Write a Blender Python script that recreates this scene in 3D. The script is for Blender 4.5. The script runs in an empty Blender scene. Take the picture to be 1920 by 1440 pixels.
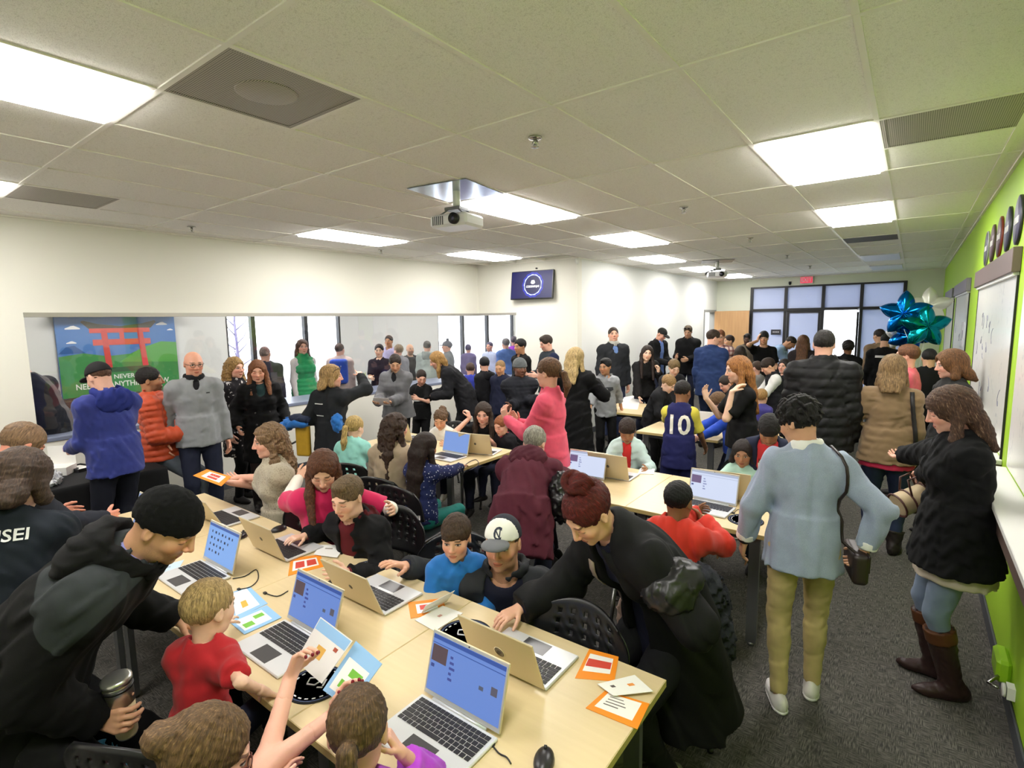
import bpy, bmesh, math, random
import numpy as np
from mathutils import Matrix, Vector
random.seed(7); rng=np.random.default_rng(7)
SC=bpy.context.scene; COL=SC.collection
PI=math.pi
# ---------------------------------------------------------------- camera
FPX=994.352; YAW=0.646569; PITCH=0.11935; ROLL=-0.0145275; CAMZ=2.0
CEIL=3.0057
def _cam_axes():
    f=np.array([-math.sin(YAW)*math.cos(PITCH),math.cos(YAW)*math.cos(PITCH),-math.sin(PITCH)])
    r=np.array([math.cos(YAW),math.sin(YAW),0.0]); u=np.cross(r,f)
    return r*math.cos(ROLL)+u*math.sin(ROLL), -r*math.sin(ROLL)+u*math.cos(ROLL), f
CR,CU,CF=_cam_axes()
cam=bpy.data.cameras.new('camera'); camo=bpy.data.objects.new('camera',cam); COL.objects.link(camo)
cam.sensor_fit='HORIZONTAL'; cam.sensor_width=36.0; cam.lens=36.0*FPX/1920.0; cam.clip_start=0.05; cam.clip_end=200
M=Matrix(((CR[0],CU[0],-CF[0],0),(CR[1],CU[1],-CF[1],0),(CR[2],CU[2],-CF[2],CAMZ),(0,0,0,1)))
camo.matrix_world=M; SC.camera=camo
# measured lens model: turns a point seen in the photograph into a world position on a known plane
def ray(px,py): return (px-960)/FPX*CR-(py-720)/FPX*CU+CF
def atz(px,py,z): d=ray(px,py); t=(z-CAMZ)/d[2]; return np.array([d[0]*t,d[1]*t,z])
def atx(px,py,x): d=ray(px,py); t=x/d[0]; return np.array([x,d[1]*t,CAMZ+d[2]*t])
def aty(px,py,y): d=ray(px,py); t=y/d[1]; return np.array([d[0]*t,y,CAMZ+d[2]*t])
# ---------------------------------------------------------------- world, exposure
w=bpy.data.worlds.new('overcast_sky'); SC.world=w; w.use_nodes=True
bg=w.node_tree.nodes['Background']; bg.inputs[0].default_value=(.86,.92,1,1); bg.inputs[1].default_value=5.5
SC.view_settings.view_transform='Standard'; SC.view_settings.look='None'
SC.view_settings.gamma=1; SC.view_settings.use_curve_mapping=False
SC.view_settings.exposure=0.30
LIGHT_W=19.0
# ---------------------------------------------------------------- helpers
def srgb(c):
    if isinstance(c,str):
        c=c.lstrip('#'); c=tuple(int(c[i:i+2],16) for i in (0,2,4))
    v=[x/255.0 for x in c[:3]]
    return tuple(x/12.92 if x<=.04045 else ((x+.055)/1.055)**2.4 for x in v)
class NT:
    """small expression builder for shader node graphs"""
    def __init__(s,m): s.t=m.node_tree; s.n=s.t.nodes; s.l=s.t.links
    def node(s,ty,**kw):
        n=s.n.new(ty)
        for k,v in kw.items(): setattr(n,k,v)
        return n
    def put(s,sock,v):
        if hasattr(v,'is_output') or isinstance(v,bpy.types.NodeSocket): s.l.new(v,sock)
        else:
            if isinstance(v,(tuple,list)) and len(v)==3 and sock.type=='RGBA': v=(*v,1)
            sock.default_value=v
    def m(s,op,a,b=0.0,c=None,clamp=False):
        n=s.node('ShaderNodeMath',operation=op,use_clamp=clamp); s.put(n.inputs[0],a); s.put(n.inputs[1],b)
        if c is not None: s.put(n.inputs[2],c)
        return n.outputs[0]
    def vm(s,op,a,b):
        n=s.node('ShaderNodeVectorMath',operation=op); s.put(n.inputs[0],a); s.put(n.inputs[1],b); return n.outputs[0]
    def mix(s,f,a,b):
        n=s.node('ShaderNodeMix',data_type='RGBA'); s.put(n.inputs[0],f); s.put(n.inputs[6],a); s.put(n.inputs[7],b); return n.outputs[2]
    def noise(s,vec,scale=5,detail=2,rough=.5):
        n=s.node('ShaderNodeTexNoise'); s.put(n.inputs['Vector'],vec) if vec is not None else None
        n.inputs['Scale'].default_value=scale; n.inputs['Detail'].default_value=detail; n.inputs['Roughness'].default_value=rough
        return n.outputs['Fac']
    def attr(s,name): return s.node('ShaderNodeAttribute',attribute_name=name).outputs['Vector']
    def obj(s): return s.node('ShaderNodeTexCoord').outputs['Object']
    def xyz(s,v):
        n=s.node('ShaderNodeSeparateXYZ'); s.l.new(v,n.inputs[0]); return n.outputs
    def step(s,a,lo,hi): # smoothstep
        n=s.node('ShaderNodeMapRange',interpolation_type='SMOOTHSTEP'); s.put(n.inputs[0],a); n.inputs[1].default_value=lo; n.inputs[2].default_value=hi; return n.outputs[0]
    def bump(s,h,st=.3,dist=.01):
        n=s.node('ShaderNodeBump'); s.put(n.inputs['Height'],h); n.inputs['Strength'].default_value=st; n.inputs['Distance'].default_value=dist; return n.outputs[0]
MATS={}
def mat(name,base=(.5,.5,.5),rough=.6,metal=0.0,build=None,**inp):
    if name in MATS: return MATS[name]
    m=bpy.data.materials.new(name); m.use_nodes=True
    b=m.node_tree.nodes['Principled BSDF']
    b.inputs['Base Color'].default_value=(*base[:3],1); b.inputs['Roughness'].default_value=rough; b.inputs['Metallic'].default_value=metal
    for k,v in inp.items(): b.inputs[k.replace('_',' ')].default_value=v
    if build: build(NT(m),b)
    MATS[name]=m; return m
def smat(name,hexc,rough=.6,metal=0.0,build=None,**k): return mat(name,srgb(hexc),rough,metal,build,**k)
def emis(name,color,strength):
    if name in MATS: return MATS[name]
    m=mat(name,(0,0,0),.5); b=m.node_tree.nodes['Principled BSDF']
    b.inputs['Emission Color'].default_value=(*color,1); b.inputs['Emission Strength'].default_value=strength
    return m
def link(o,parent=None):
    COL.objects.link(o)
    if parent is not None: o.parent=parent
    return o
def tag(o,label=None,cat=None,group=None,kind=None):
    if label: o['label']=label
    if cat: o['category']=cat
    if group: o['group']=group
    if kind: o['kind']=kind
    return o
def empty(name,loc=(0,0,0),rz=0.0,label=None,cat=None,group=None,kind=None):
    o=bpy.data.objects.new(name,None); o.empty_display_size=.1; o.location=loc; o.rotation_euler=(0,0,rz); COL.objects.link(o)
    return tag(o,label,cat,group,kind)
class MB:
    """collects boxes, prisms, tubes, lathes into one mesh"""
    def __init__(s): s.v=[]; s.f=[]; s.mi=[]; s.cur=0; s.sm=[]
    def add(s,vs,fs,smooth=False):
        o=len(s.v); s.v+= [tuple(map(float,q)) for q in vs]; s.f+=[tuple(i+o for i in f) for f in fs]
        s.mi+=[s.cur]*len(fs); s.sm+=[smooth]*len(fs); return s
    def box(s,c,d,rot=None,bev=0.0):
        x,y,z=d[0]/2,d[1]/2,d[2]/2
        if bev<=0:
            vs=[(a*x,b*y,e*z) for a in (-1,1) for b in (-1,1) for e in (-1,1)]
            fs=[(0,1,3,2),(4,6,7,5),(0,4,5,1),(2,3,7,6),(0,2,6,4),(1,5,7,3)]
        else:
            b_=min(bev,x*.99,y*.99,z*.99); vs=[]; fs=[]
            prof=[(x-b_,y),(x,y-b_)]
            ring=[(x-b_,y),(x,y-b_),(x,-(y-b_)),(x-b_,-y),(-(x-b_),-y),(-x,-(y-b_)),(-x,y-b_),(-(x-b_),y)]
            ins=[(px-math.copysign(b_,px) if abs(px)>x-b_/2 else px*(1-0),py-math.copysign(b_,py) if abs(py)>y-b_/2 else py) for px,py in ring]
            for zz,rg in ((-z,ins),(-(z-b_),ring),(z-b_,ring),(z,ins)): vs+=[(a,b2,zz) for a,b2 in rg]
            for k in range(3):
                for i in range(8):
                    j=(i+1)%8; fs.append((k*8+j,k*8+i,k*8+8+i,k*8+8+j)[::-1])
            fs.append(tuple(range(8))); fs.append(tuple(range(31,23,-1)))
        if rot is not None:
            R=rot if isinstance(rot,Matrix) else Matrix.Rotation(rot,3,'Z'); vs=[tuple(R@Vector(q)) for q in vs]
        return s.add([(q[0]+c[0],q[1]+c[1],q[2]+c[2]) for q in vs],fs)
    def b(s,x0,x1,y0,y1,z0,z1,bev=0.0): return s.box(((x0+x1)/2,(y0+y1)/2,(z0+z1)/2),(abs(x1-x0),abs(y1-y0),abs(z1-z0)),None,bev)
    def prism(s,poly,o,ax,ay,n,th):
        o,ax,ay,n=map(np.array,(o,ax,ay,n)); k=len(poly)
        a=[o+ax*p[0]+ay*p[1] for p in poly]; b=[q+n*th for q in a]
        fs=[tuple(range(k))[::-1],tuple(range(k,2*k))]+[(i,(i+1)%k,k+(i+1)%k,k+i) for i in range(k)]
        return s.add(a+b,fs)
    def tube(s,pts,r,n=8,cap=True):
        pts=[np.array(p,float) for p in pts]; rs=r if hasattr(r,'__len__') else [r]*len(pts)
        vs=[];fs=[]; ref=np.array([0,0,1.0]); m=len(pts); prev=None
        for i,p in enumerate(pts):
            t=pts[min(i+1,m-1)]-pts[max(i-1,0)]; t=t/(np.linalg.norm(t)+1e-9)
            if prev is None:
                a=np.cross(t,ref)
                if np.linalg.norm(a)<.05: a=np.cross(t,[1.0,0,0])
            else: a=prev-t*np.dot(prev,t)
            a=a/np.linalg.norm(a); prev=a; b=np.cross(t,a)
            vs+=[p+rs[i]*(a*math.cos(2*PI*k/n)+b*math.sin(2*PI*k/n)) for k in range(n)]
        for i in range(m-1):
            for k in range(n): fs.append((i*n+k,i*n+(k+1)%n,(i+1)*n+(k+1)%n,(i+1)*n+k))
        if cap: fs+= [tuple(range(n))[::-1],tuple(range((m-1)*n,m*n))]
        return s.add(vs,fs,True)
    def lathe(s,prof,c,n=24,axis=2):
        vs=[];fs=[]; m=len(prof)
        for r,z in prof:
            for k in range(n):
                a=2*PI*k/n; q=[r*math.cos(a),r*math.sin(a),z]
                if axis==0: q=[z,q[0],q[1]]
                if axis==1: q=[q[0],z,q[1]]
                vs.append((q[0]+c[0],q[1]+c[1],q[2]+c[2]))
        for i in range(m-1):
            for k in range(n): fs.append((i*n+k,i*n+(k+1)%n,(i+1)*n+(k+1)%n,(i+1)*n+k))
        fs+=[tuple(range(n))[::-1],tuple(range((m-1)*n,m*n))]
        return s.add(vs,fs,True)
    def mesh(s,name,mats):
        me=bpy.data.meshes.new(name); me.from_pydata(s.v,[],s.f)
        for m in (mats if isinstance(mats,(list,tuple)) else [mats]): me.materials.append(m)
        me.polygons.foreach_set('material_index',s.mi); me.polygons.foreach_set('use_smooth',s.sm); me.update(); return me
    def build(s,name,mats,parent=None,loc=None):
        o=bpy.data.objects.new(name,s.mesh(name,mats)); link(o,parent)
        if loc is not None: o.location=loc
        return o
def place(name,me,parent,loc=(0,0,0),rot=(0,0,0)):
    o=bpy.data.objects.new(name,me); o.location=loc; o.rotation_euler=rot; return link(o,parent)
def text_mesh(s,size,ext=.001,bold=True,align='CENTER'):
    """flat lettering as mesh arrays (verts, faces), centred, in the XY plane"""
    cu=bpy.data.curves.new('t','FONT'); cu.body=s; cu.size=size; cu.align_x=align; cu.align_y='CENTER'; cu.resolution_u=3
    if bold: cu.offset=size*.018
    o=bpy.data.objects.new('t',cu); COL.objects.link(o)
    dg=bpy.context.evaluated_depsgraph_get(); me=bpy.data.meshes.new_from_object(o.evaluated_get(dg))
    vs=[tuple(v.co) for v in me.vertices]; fs=[tuple(p.vertices) for p in me.polygons]
    bpy.data.objects.remove(o); bpy.data.curves.remove(cu); bpy.data.meshes.remove(me)
    return vs,fs
def lettering(name,s,size,m,parent,o,ax,ay,bold=True,align='CENTER',sx=1.0):
    vs,fs=text_mesh(s,size,bold=bold,align=align); o,ax,ay=map(np.array,(o,ax,ay))
    mb=MB(); mb.add([o+ax*v[0]*sx+ay*v[1] for v in vs],fs); return mb.build(name,m,parent)
# ---------------------------------------------------------------- the room
XL,XR,YB,YJ,XJ,YF=-6.6,0.5,-1.45,7.72,-4.45,15.5
GX,GY,TW,TL=-2.6555,2.2468,0.6096,1.2192
OPY0,OPZ0,OPZ1,OPXJ=1.24,0.936,2.126,-5.71
def b_wall(nt,b):
    n=nt.noise(nt.obj(),40,3); nt.l.new(nt.bump(n,.08,.004),b.inputs['Normal'])
M_WALL=mat('painted_wall_cream',srgb((228,226,216)),.75,build=b_wall)
M_WALLW=mat('painted_wall_white',srgb((230,231,228)),.75,build=b_wall)
M_FAR=mat('painted_wall_sage',srgb((222,226,210)),.75,build=b_wall)
M_LIME=mat('painted_wall_lime',srgb((158,200,38)),.6,build=b_wall)
M_BLACK=mat('black_aluminium',srgb((24,24,28)),.4)
M_BASE=mat('rubber_base_grey',srgb((70,72,78)),.6)
def b_carpet(nt,b):
    o=nt.obj()
    def st(v,d=3):
        n=nt.node('ShaderNodeTexNoise'); nt.l.new(nt.vm('MULTIPLY',o,v),n.inputs['Vector']); n.inputs['Scale'].default_value=1; n.inputs['Detail'].default_value=d; return n.outputs['Fac']
    a=st((230,22,1)); c=st((22,230,1)); big=nt.noise(o,1.3,3); blot=nt.noise(o,14,2)
    sel=nt.step(blot,.44,.56); n=nt.node('ShaderNodeMix'); nt.l.new(sel,n.inputs[0]); nt.l.new(a,n.inputs[2]); nt.l.new(c,n.inputs[3]); v=n.outputs[0]
    mixed=nt.m('ADD',nt.m('MULTIPLY',v,.7),nt.m('MULTIPLY',nt.m('ADD',a,c),.15))
    k=nt.step(mixed,.38,.68)
    col=nt.mix(k,srgb((50,49,47)),srgb((108,104,98)))
    col=nt.mix(nt.step(big,.45,.75),col,nt.mix(k,srgb((46,45,42)),srgb((98,95,88))))
    nt.l.new(col,b.inputs['Base Color']); nt.l.new(nt.bump(mixed,.4,.004),b.inputs['Normal'])
M_CARPET=mat('grey_carpet',(.1,.1,.1),.95,build=b_carpet)
M_LOBFLOOR=mat('lobby_floor',srgb((110,108,108)),.6,build=b_wall)
def struct(name,mb,m,parent=None):
    o=mb.build(name,m,parent)
    if parent is None: o['kind']='structure'
    return o
struct('floor',MB().b(-10.4,XR+.2,YB-.2,YF+.15,-.12,0),M_CARPET)
# walls
wl=MB(); T=.14
wl.b(XL-T,XL,YB,OPY0,0,CEIL+.1); wl.b(XL-T,XL,OPY0,YJ+T,OPZ1,CEIL+.1); wl.b(XL-T,XL,OPY0,YJ+T,0,OPZ0)
struct('wall_left',wl,M_WALL)
wj=MB(); wj.b(XL,OPXJ,YJ,YJ+T,0,OPZ0); wj.b(XL,OPXJ,YJ,YJ+T,OPZ1,CEIL+.1); wj.b(OPXJ,XJ,YJ,YJ+T,0,CEIL+.1)
struct('wall_return',wj,M_WALL)
wm=MB(); DY0,DY1=14.42,15.36
wm.b(XJ-T,XJ,YJ+T,DY0,0,CEIL+.1); wm.b(XJ-T,XJ,DY0,DY1,2.156,CEIL+.1); wm.b(XJ-T,XJ,DY1,YF,0,CEIL+.1)
struct('wall_middle',wm,M_WALLW)
BX=[-3.53,-2.70,-1.85,-1.04,-0.2]
wf=MB(); wf.b(XJ-T,BX[0],YF,YF+.15,0,CEIL+.1); wf.b(BX[4],XR+.14,YF,YF+.15,0,CEIL+.1); wf.b(BX[0],BX[4],YF,YF+.15,2.786,CEIL+.1)
struct('wall_far',wf,M_FAR)
struct('wall_right',MB().b(XR,XR+.14,YB,YF,0,CEIL+.1),M_LIME)
struct('wall_back',MB().b(XL-T,XR+.14,YB-.14,YB,0,CEIL+.1),M_WALL)
for n,x0,x1,y0,y1 in (('left',XL,XL+.012,YB,YJ),('return',XL,XJ,YJ-.012,YJ),('middle',XJ,XJ+.012,YJ,DY0-.07),('right',XR-.012,XR,YB,YF),('far',BX[4],XR-.012,YF-.012,YF)):
    struct('baseboard_'+n,MB().b(x0,x1,y0,y1,0,.1,.004),M_BASE)
# aluminium trim round the inner window opening, sill counter on the lobby side
M_ALU=mat('brushed_aluminium_trim',srgb((176,172,165)),.4,.6)
tr=MB(); tr.b(XL-T-.01,XL+.012,OPY0-.0,YJ+T,OPZ1-.03,OPZ1+.012); tr.b(XL,OPXJ,YJ-.012,YJ+T+.01,OPZ1-.03,OPZ1+.012)
struct('trim_1',tr,M_ALU)
M_SILL=mat('grey_blue_laminate',srgb((118,126,148)),.35)
sl=MB(); sl.b(XL-.62,XL+.01,OPY0,YJ+T,OPZ0-.04,OPZ0+.002,.006); sl.b(XL,OPXJ,YJ-.01,YJ+.6,OPZ0-.04,OPZ0+.002,.006)
struct('trim_2',sl,M_SILL)
def b_glass(nt,b):
    out=nt.n['Material Output']; t=nt.node('ShaderNodeBsdfTransparent'); g=nt.node('ShaderNodeBsdfGlossy'); g.inputs['Roughness'].default_value=.02
    mx=nt.node('ShaderNodeMixShader'); mx.inputs[0].default_value=.05
    nt.l.new(t.outputs[0],mx.inputs[1]); nt.l.new(g.outputs[0],mx.inputs[2]); nt.l.new(mx.outputs[0],out.inputs['Surface'])
M_GLASS=mat('clear_glass',build=b_glass)
wi=empty('window_1',(XL-T/2,0,0),kind='structure')
ys=[OPY0,3.42,5.57,YJ]
for i in range(3):
    place('pane',MB().b(-.004,.004,ys[i]+.003,ys[i+1]-.003,OPZ0,OPZ1-.03).mesh('pane',M_GLASS),wi)
# ceiling: tiles, grid bars
def b_tile(nt,b):
    o=nt.obj(); n=nt.noise(o,90,4,.7); n2=nt.noise(o,260,2)
    h=nt.m('MULTIPLY',nt.step(n,.30,.48),1.0); fine=nt.step(n2,.32,.5)
    col=nt.mix(nt.m('MULTIPLY',h,fine),srgb((228,224,217)),srgb((250,247,241)))
    nt.l.new(col,b.inputs['Base Color']); nt.l.new(nt.bump(nt.m('MULTIPLY',h,fine),.5,.004),b.inputs['Normal'])
M_TILE=mat('mineral_fibre_tile',(.7,.68,.62),.9,build=b_tile)
M_BAR=mat('white_grid_bar',srgb((240,236,228)),.5)
ce=MB(); ce.b(XL-T,XR+.14,YB-.14,YJ+T,CEIL+.05,CEIL+.15); ce.b(XJ-T,XR+.14,YJ+T,YF+.15,CEIL+.05,CEIL+.15)
ceil=struct('ceiling',ce,M_WALL)
def xlo(r): return XL if GY+(r+.5)*TL<YJ else XJ
LIGHTS={(-1,-2),(-5,-2),(-5,1),(-1,1),(-5,3),(-1,3),(3,1),(3,3),(-2,5),(-2,7),(-2,9),(3,-2)}  # troffer beside the camera is unseen, continued from its row and added for light
OFFL={(3,9),(3,7)}
DARKV={(3,5)}
VENTS={(0,-1),(-5,-1),(4,1)}
full=MB().b(-TW/2+.008,TW/2-.008,-TL/2+.008,TL/2-.008,.004,.02).mesh('ceiling_tile',M_TILE)
half=MB().b(-TW/2+.008,TW/2-.008,-TL/4+.008,TL/4-.008,.004,.02).mesh('ceiling_tile',M_TILE)
for r in range(-4,11):
    ya,yb=max(GY+r*TL,YB),min(GY+(r+1)*TL,YF)
    if yb-ya<.02: continue
    for c in range(-7,6):
        lo=xlo(r); xa,xb=max(GX+c*TW,lo),min(GX+(c+1)*TW,XR)
        if xb-xa<.03 or (c,r) in LIGHTS or (c,r) in OFFL: continue
        if (c,r) in VENTS:
            place('ceiling_tile',half,ceil,((xa+xb)/2,yb-TL/4,CEIL)); continue
        if (c,r) in DARKV: 
            place('ceiling_tile',half,ceil,((xa+xb)/2,yb-TL/4,CEIL)); continue
        if xb-xa>TW-.01 and yb-ya>TL-.01: place('ceiling_tile',full,ceil,((xa+xb)/2,(ya+yb)/2,CEIL))
        else: place('ceiling_tile',MB().b(-(xb-xa)/2+.008,(xb-xa)/2-.008,-(yb-ya)/2+.008,(yb-ya)/2-.008,.004,.02).mesh('ceiling_tile',M_TILE),ceil,((xa+xb)/2,(ya+yb)/2,CEIL))
for c in range(-6,6):
    x=GX+c*TW
    y1=YF if x>XJ else YJ
    place('grid_bar',MB().b(-.012,.012,YB,y1,-.002,.03).mesh('grid_bar',M_BAR),ceil,(x,0,CEIL))
for r in range(-3,11):
    y=GY+r*TL; x0=XL if y<YJ else XJ
    place('grid_bar',MB().b(x0,XR,-.012,.012,-.0025,.03).mesh('grid_bar',M_BAR),ceil,(0,y,CEIL))
for (c,r) in VENTS|DARKV:
    place('grid_bar',MB().b(0,TW,-.012,.012,-.0025,.03).mesh('grid_bar',M_BAR),ceil,(GX+c*TW,GY+(r+.5)*TL,CEIL))
an=MB(); an.b(XL,XL+.02,YB,YJ,CEIL-.012,CEIL+.004); an.b(XR-.02,XR,YB,YF,CEIL-.012,CEIL+.004); an.b(XL,XJ,YJ-.02,YJ,CEIL-.012,CEIL+.004); an.b(XJ,XJ+.02,YJ,YF,CEIL-.012,CEIL+.004); an.b(XJ,XR,YF-.02,YF,CEIL-.012,CEIL+.004)
struct('trim_3',an,M_BAR)
# recessed fluorescent troffers
M_TUBE=emis('fluorescent_diffuser',(1.0,.968,.925),LIGHT_W)
M_DIFOFF=mat('unlit_diffuser',srgb((215,218,222)),.3)
pos_words={(-1,-2):'cropped by the left picture edge above the near table',(-5,-2):'half out of frame at far left beside a grey vent',(-5,1):'long and thin, above the mural side of the inner window',(-1,1):'directly behind the near projector',(-5,3):'nearest the wall corner by the television',(-1,3):'in the middle of the room, beyond the near projector',(3,1):'largest and nearest the lime wall',(3,3):'second one along the lime wall',(-2,5):'first of the row along the white wall',(-2,7):'behind the far projector',(-2,9):'last one before the far glazed front',(3,-2):'out of view, added for light overhead near the lime wall beside the photographer'}
for (c,r) in sorted(LIGHTS|OFFL):
    lit=(c,r) in LIGHTS
    lab=('lit ceiling troffer '+pos_words[(c,r)]) if lit else ('unlit ceiling troffer near the far glazed front' if r==9 else 'unlit ceiling troffer beyond the dark return vent')
    e=empty('ceiling_light',(GX+(c+.5)*TW,GY+(r+.5)*TL,CEIL),0,lab,'light','recessed ceiling troffers')
    fr=MB(); w2,l2=TW/2-.012,TL/2-.012
    fr.b(-w2,-w2+.02,-l2,l2,0,.03); fr.b(w2-.02,w2,-l2,l2,0,.03); fr.b(-w2+.02,w2-.02,-l2,-l2+.02,0,.03); fr.b(-w2+.02,w2-.02,l2-.02,l2,0,.03)
    fr.build('frame',M_BAR,e)
    MB().b(-w2+.02,w2-.02,-l2+.02,l2-.02,-.021,.012,.004).build('diffuser',M_TUBE if lit else M_DIFOFF,e)  # lens dropped below the flush frame so its sides light the ceiling
# perforated vents
def b_perf(nt,b):
    o=nt.obj(); v=nt.node('ShaderNodeTexVoronoi'); v.inputs['Scale'].default_value=110; v.inputs['Randomness'].default_value=0; nt.l.new(o,v.inputs['Vector'])
    k=nt.step(v.outputs['Distance'],.28,.4); nt.l.new(nt.mix(k,srgb((70,66,60)),srgb((178,170,158))),b.inputs['Base Color'])
M_PERF=mat('perforated_vent_face',(.4,.38,.35),.5,build=b_perf)
M_DUCT=mat('duct_dark',srgb((70,66,60)),.7)
vent_lab={(0,-1):'square perforated ceiling vent with dark round duct showing, next to the cropped troffer',(-5,-1):'square grey vent beside the half-hidden troffer at far left',(4,1):'square perforated vent hugging the lime wall',(3,5):'dark square return vent beyond the second lime-wall troffer'}
for (c,r) in sorted(VENTS|DARKV):
    e=empty('ceiling_vent',(GX+(c+.5)*TW,GY+(r+.25)*TL,CEIL),0,vent_lab[(c,r)],'vent','perforated ceiling vents')
    w2=TW/2-.012; fr=MB()
    for a in ((-w2,-w2+.02,-w2,w2),(w2-.02,w2,-w2,w2),(-w2+.02,w2-.02,-w2,-w2+.02),(-w2+.02,w2-.02,w2-.02,w2)): fr.b(*a,-.001,.02)
    fr.build('frame',M_PERF if (c,r) in VENTS else M_DUCT,e)
    MB().b(-w2+.02,w2-.02,-w2+.02,w2-.02,.001,.006).build('perforated_face',M_PERF if (c,r) in VENTS else M_DUCT,e)
    if (c,r)==(0,-1): MB().lathe([(.12,-.002),(.13,0),(.13,.002)],(0.02,0.0,0),28).build('duct_collar',M_PERF,e)
# sprinkler heads
M_CHR=mat('chrome',srgb((190,188,184)),.25,1.0)
SPR=[(1.5,.25,'nearest sprinkler head, centre of the ceiling'),(1.5,2.22,'second sprinkler head beyond the central one'),(1.5,4.25,'third sprinkler head in the central line'),(-5.5,.22,'sprinkler head close to the cream left wall'),(-5.5,2.23,'small sprinkler head near the wall corner'),(1.5,6.3,'fourth sprinkler head in the central line'),(1.5,8.3,'farthest sprinkler head before the exit')]
for c,r,l in SPR:
    e=empty('sprinkler',(GX+c*TW,GY+r*TL,CEIL),0,l,'sprinkler','ceiling sprinklers')
    MB().lathe([(.04,0),(.036,-.008),(.012,-.012)],(0,0,0),18).build('escutcheon',M_CHR,e)
    q=MB(); q.tube([(0,0,-.01),(0,0,-.04)],.011,10); q.tube([(-.014,0,-.018),(-.02,0,-.035),(0,0,-.052)],.003,6); q.tube([(.014,0,-.018),(.02,0,-.035),(0,0,-.052)],.003,6)
    q.build('head',M_CHR,e); MB().lathe([(.022,-.054),(.024,-.051),(.003,-.049)],(0,0,0),14).build('deflector',M_CHR,e)
# ---------------------------------------------------------------- far glazed front
def b_film(nt,b):
    out=nt.n['Material Output']; d=nt.node('ShaderNodeBsdfDiffuse'); t=nt.node('ShaderNodeBsdfTranslucent'); mx=nt.node('ShaderNodeMixShader'); mx.inputs[0].default_value=.34
    d.inputs[0].default_value=(*srgb((205,210,222)),1); t.inputs[0].default_value=(*srgb((200,206,226)),1)
    nt.l.new(d.outputs[0],mx.inputs[1]); nt.l.new(t.outputs[0],mx.inputs[2]); nt.l.new(mx.outputs[0],out.inputs['Surface'])
M_FILM=mat('frosted_film_glass',build=b_film)
wn=empty('window_2',(0,YF,0),kind='structure')
for i,x in enumerate(BX): MB().b(x-.035,x+.035,-.03,.08,0,2.786).build('mullion',M_BLACK,wn)
for i in range(4):
    a,c=BX[i]+.035,BX[i+1]-.035
    for z0,z1 in ((2.746,2.786),(2.136,2.206)): MB().b(a,c,-.03,.08,z0,z1).build('transom_bar',M_BLACK,wn)
    MB().b(a,c,.02,.03,2.206,2.746).build('pane',M_FILM,wn)
    if i in (0,3):
        MB().b(a,c,.02,.03,.1,2.136).build('pane',M_FILM,wn); MB().b(a,c,-.03,.08,0,.1).build('sill_bar',M_BLACK,wn)
def glazed_leaf(name,x0,x1,parent):
    e=empty(name,(0,0,0)); e.parent=parent
    f=MB(); f.b(x0,x0+.055,0,.05,.01,2.13); f.b(x1-.055,x1,0,.05,.01,2.13); f.b(x0+.055,x1-.055,0,.05,2.05,2.13); f.b(x0+.055,x1-.055,0,.05,.01,.14)
    return f,e
dn=empty('door_1',(0,YF,0),kind='structure')
a,c=BX[1]+.04,BX[2]-.04
f=MB(); f.b(a,a+.055,0,.05,.01,2.17); f.b(c-.055,c,0,.05,.01,2.17); f.b(a+.055,c-.055,0,.05,2.08,2.17); f.b(a+.055,c-.055,0,.05,.01,.14); f.build('door_frame',M_BLACK,dn)
MB().b(a+.055,c-.055,.02,.03,.14,2.08).build('pane',M_FILM,dn)
MB().tube([(c-.1,-.01,.95),(c-.1,-.05,.98),(c-.1,-.05,1.25),(c-.1,-.01,1.28)],.012,8).build('handle',M_BLACK,dn)
# open leaf, swung outside
do=empty('door_2',(BX[3]-.04,YF+.1,0),math.radians(-82),kind='structure')
f=MB(); f.b(-.77,-.715,0,.05,.01,2.17); f.b(-.055,0,0,.05,.01,2.17); f.b(-.715,-.055,0,.05,2.08,2.17); f.b(-.715,-.055,0,.05,.01,.14); f.build('door_frame',M_BLACK,do)
MB().b(-.715,-.055,.02,.03,.14,2.08).build('pane',M_GLASS,do)
do.rotation_euler=(0,0,math.radians(98))
# side doorway with the open wooden leaf
def b_wood(nt,b):
    o=nt.obj(); n=nt.noise(nt.vm('MULTIPLY',o,(14,14,1.2)),2,4); nt.l.new(nt.mix(n,srgb((176,132,88)),srgb((205,164,116))),b.inputs['Base Color'])
M_WOOD=mat('maple_door',(.5,.35,.2),.45,build=b_wood)
d3=empty('door_3',(XJ+.02,15.28,0),kind='structure')
MB().b(0,.9,-.022,.022,.01,2.17,.003).build('leaf',M_WOOD,d3)
hb=MB(); hb.tube([(.83,-.022,1.0),(.83,-.065,1.0),(.73,-.065,1.0)],.01,8); hb.build('handle',M_CHR,d3)
fj=MB(); fj.b(XJ-T-.01,XJ+.015,DY0-.05,DY0+.012,0,2.144); fj.b(XJ-T-.01,XJ+.015,DY1-.012,DY1+.05,0,2.144); fj.b(XJ-T-.01,XJ+.015,DY0-.05,DY1+.05,2.144,2.206)
struct('trim_4',fj,mat('grey_door_frame',srgb((150,152,152)),.5))
bk=MB(); bk.b(XJ-1.5,XJ-1.4,13.7,15.55,0,CEIL); bk.b(XJ-1.5,XJ-T,13.68,13.78,0,CEIL); bk.b(XJ-1.5,XJ-T,15.42,15.55,0,CEIL); bk.b(XJ-1.5,XJ-T,13.68,15.55,CEIL,CEIL+.1)
struct('wall_closet',bk,M_WALLW)
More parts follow.
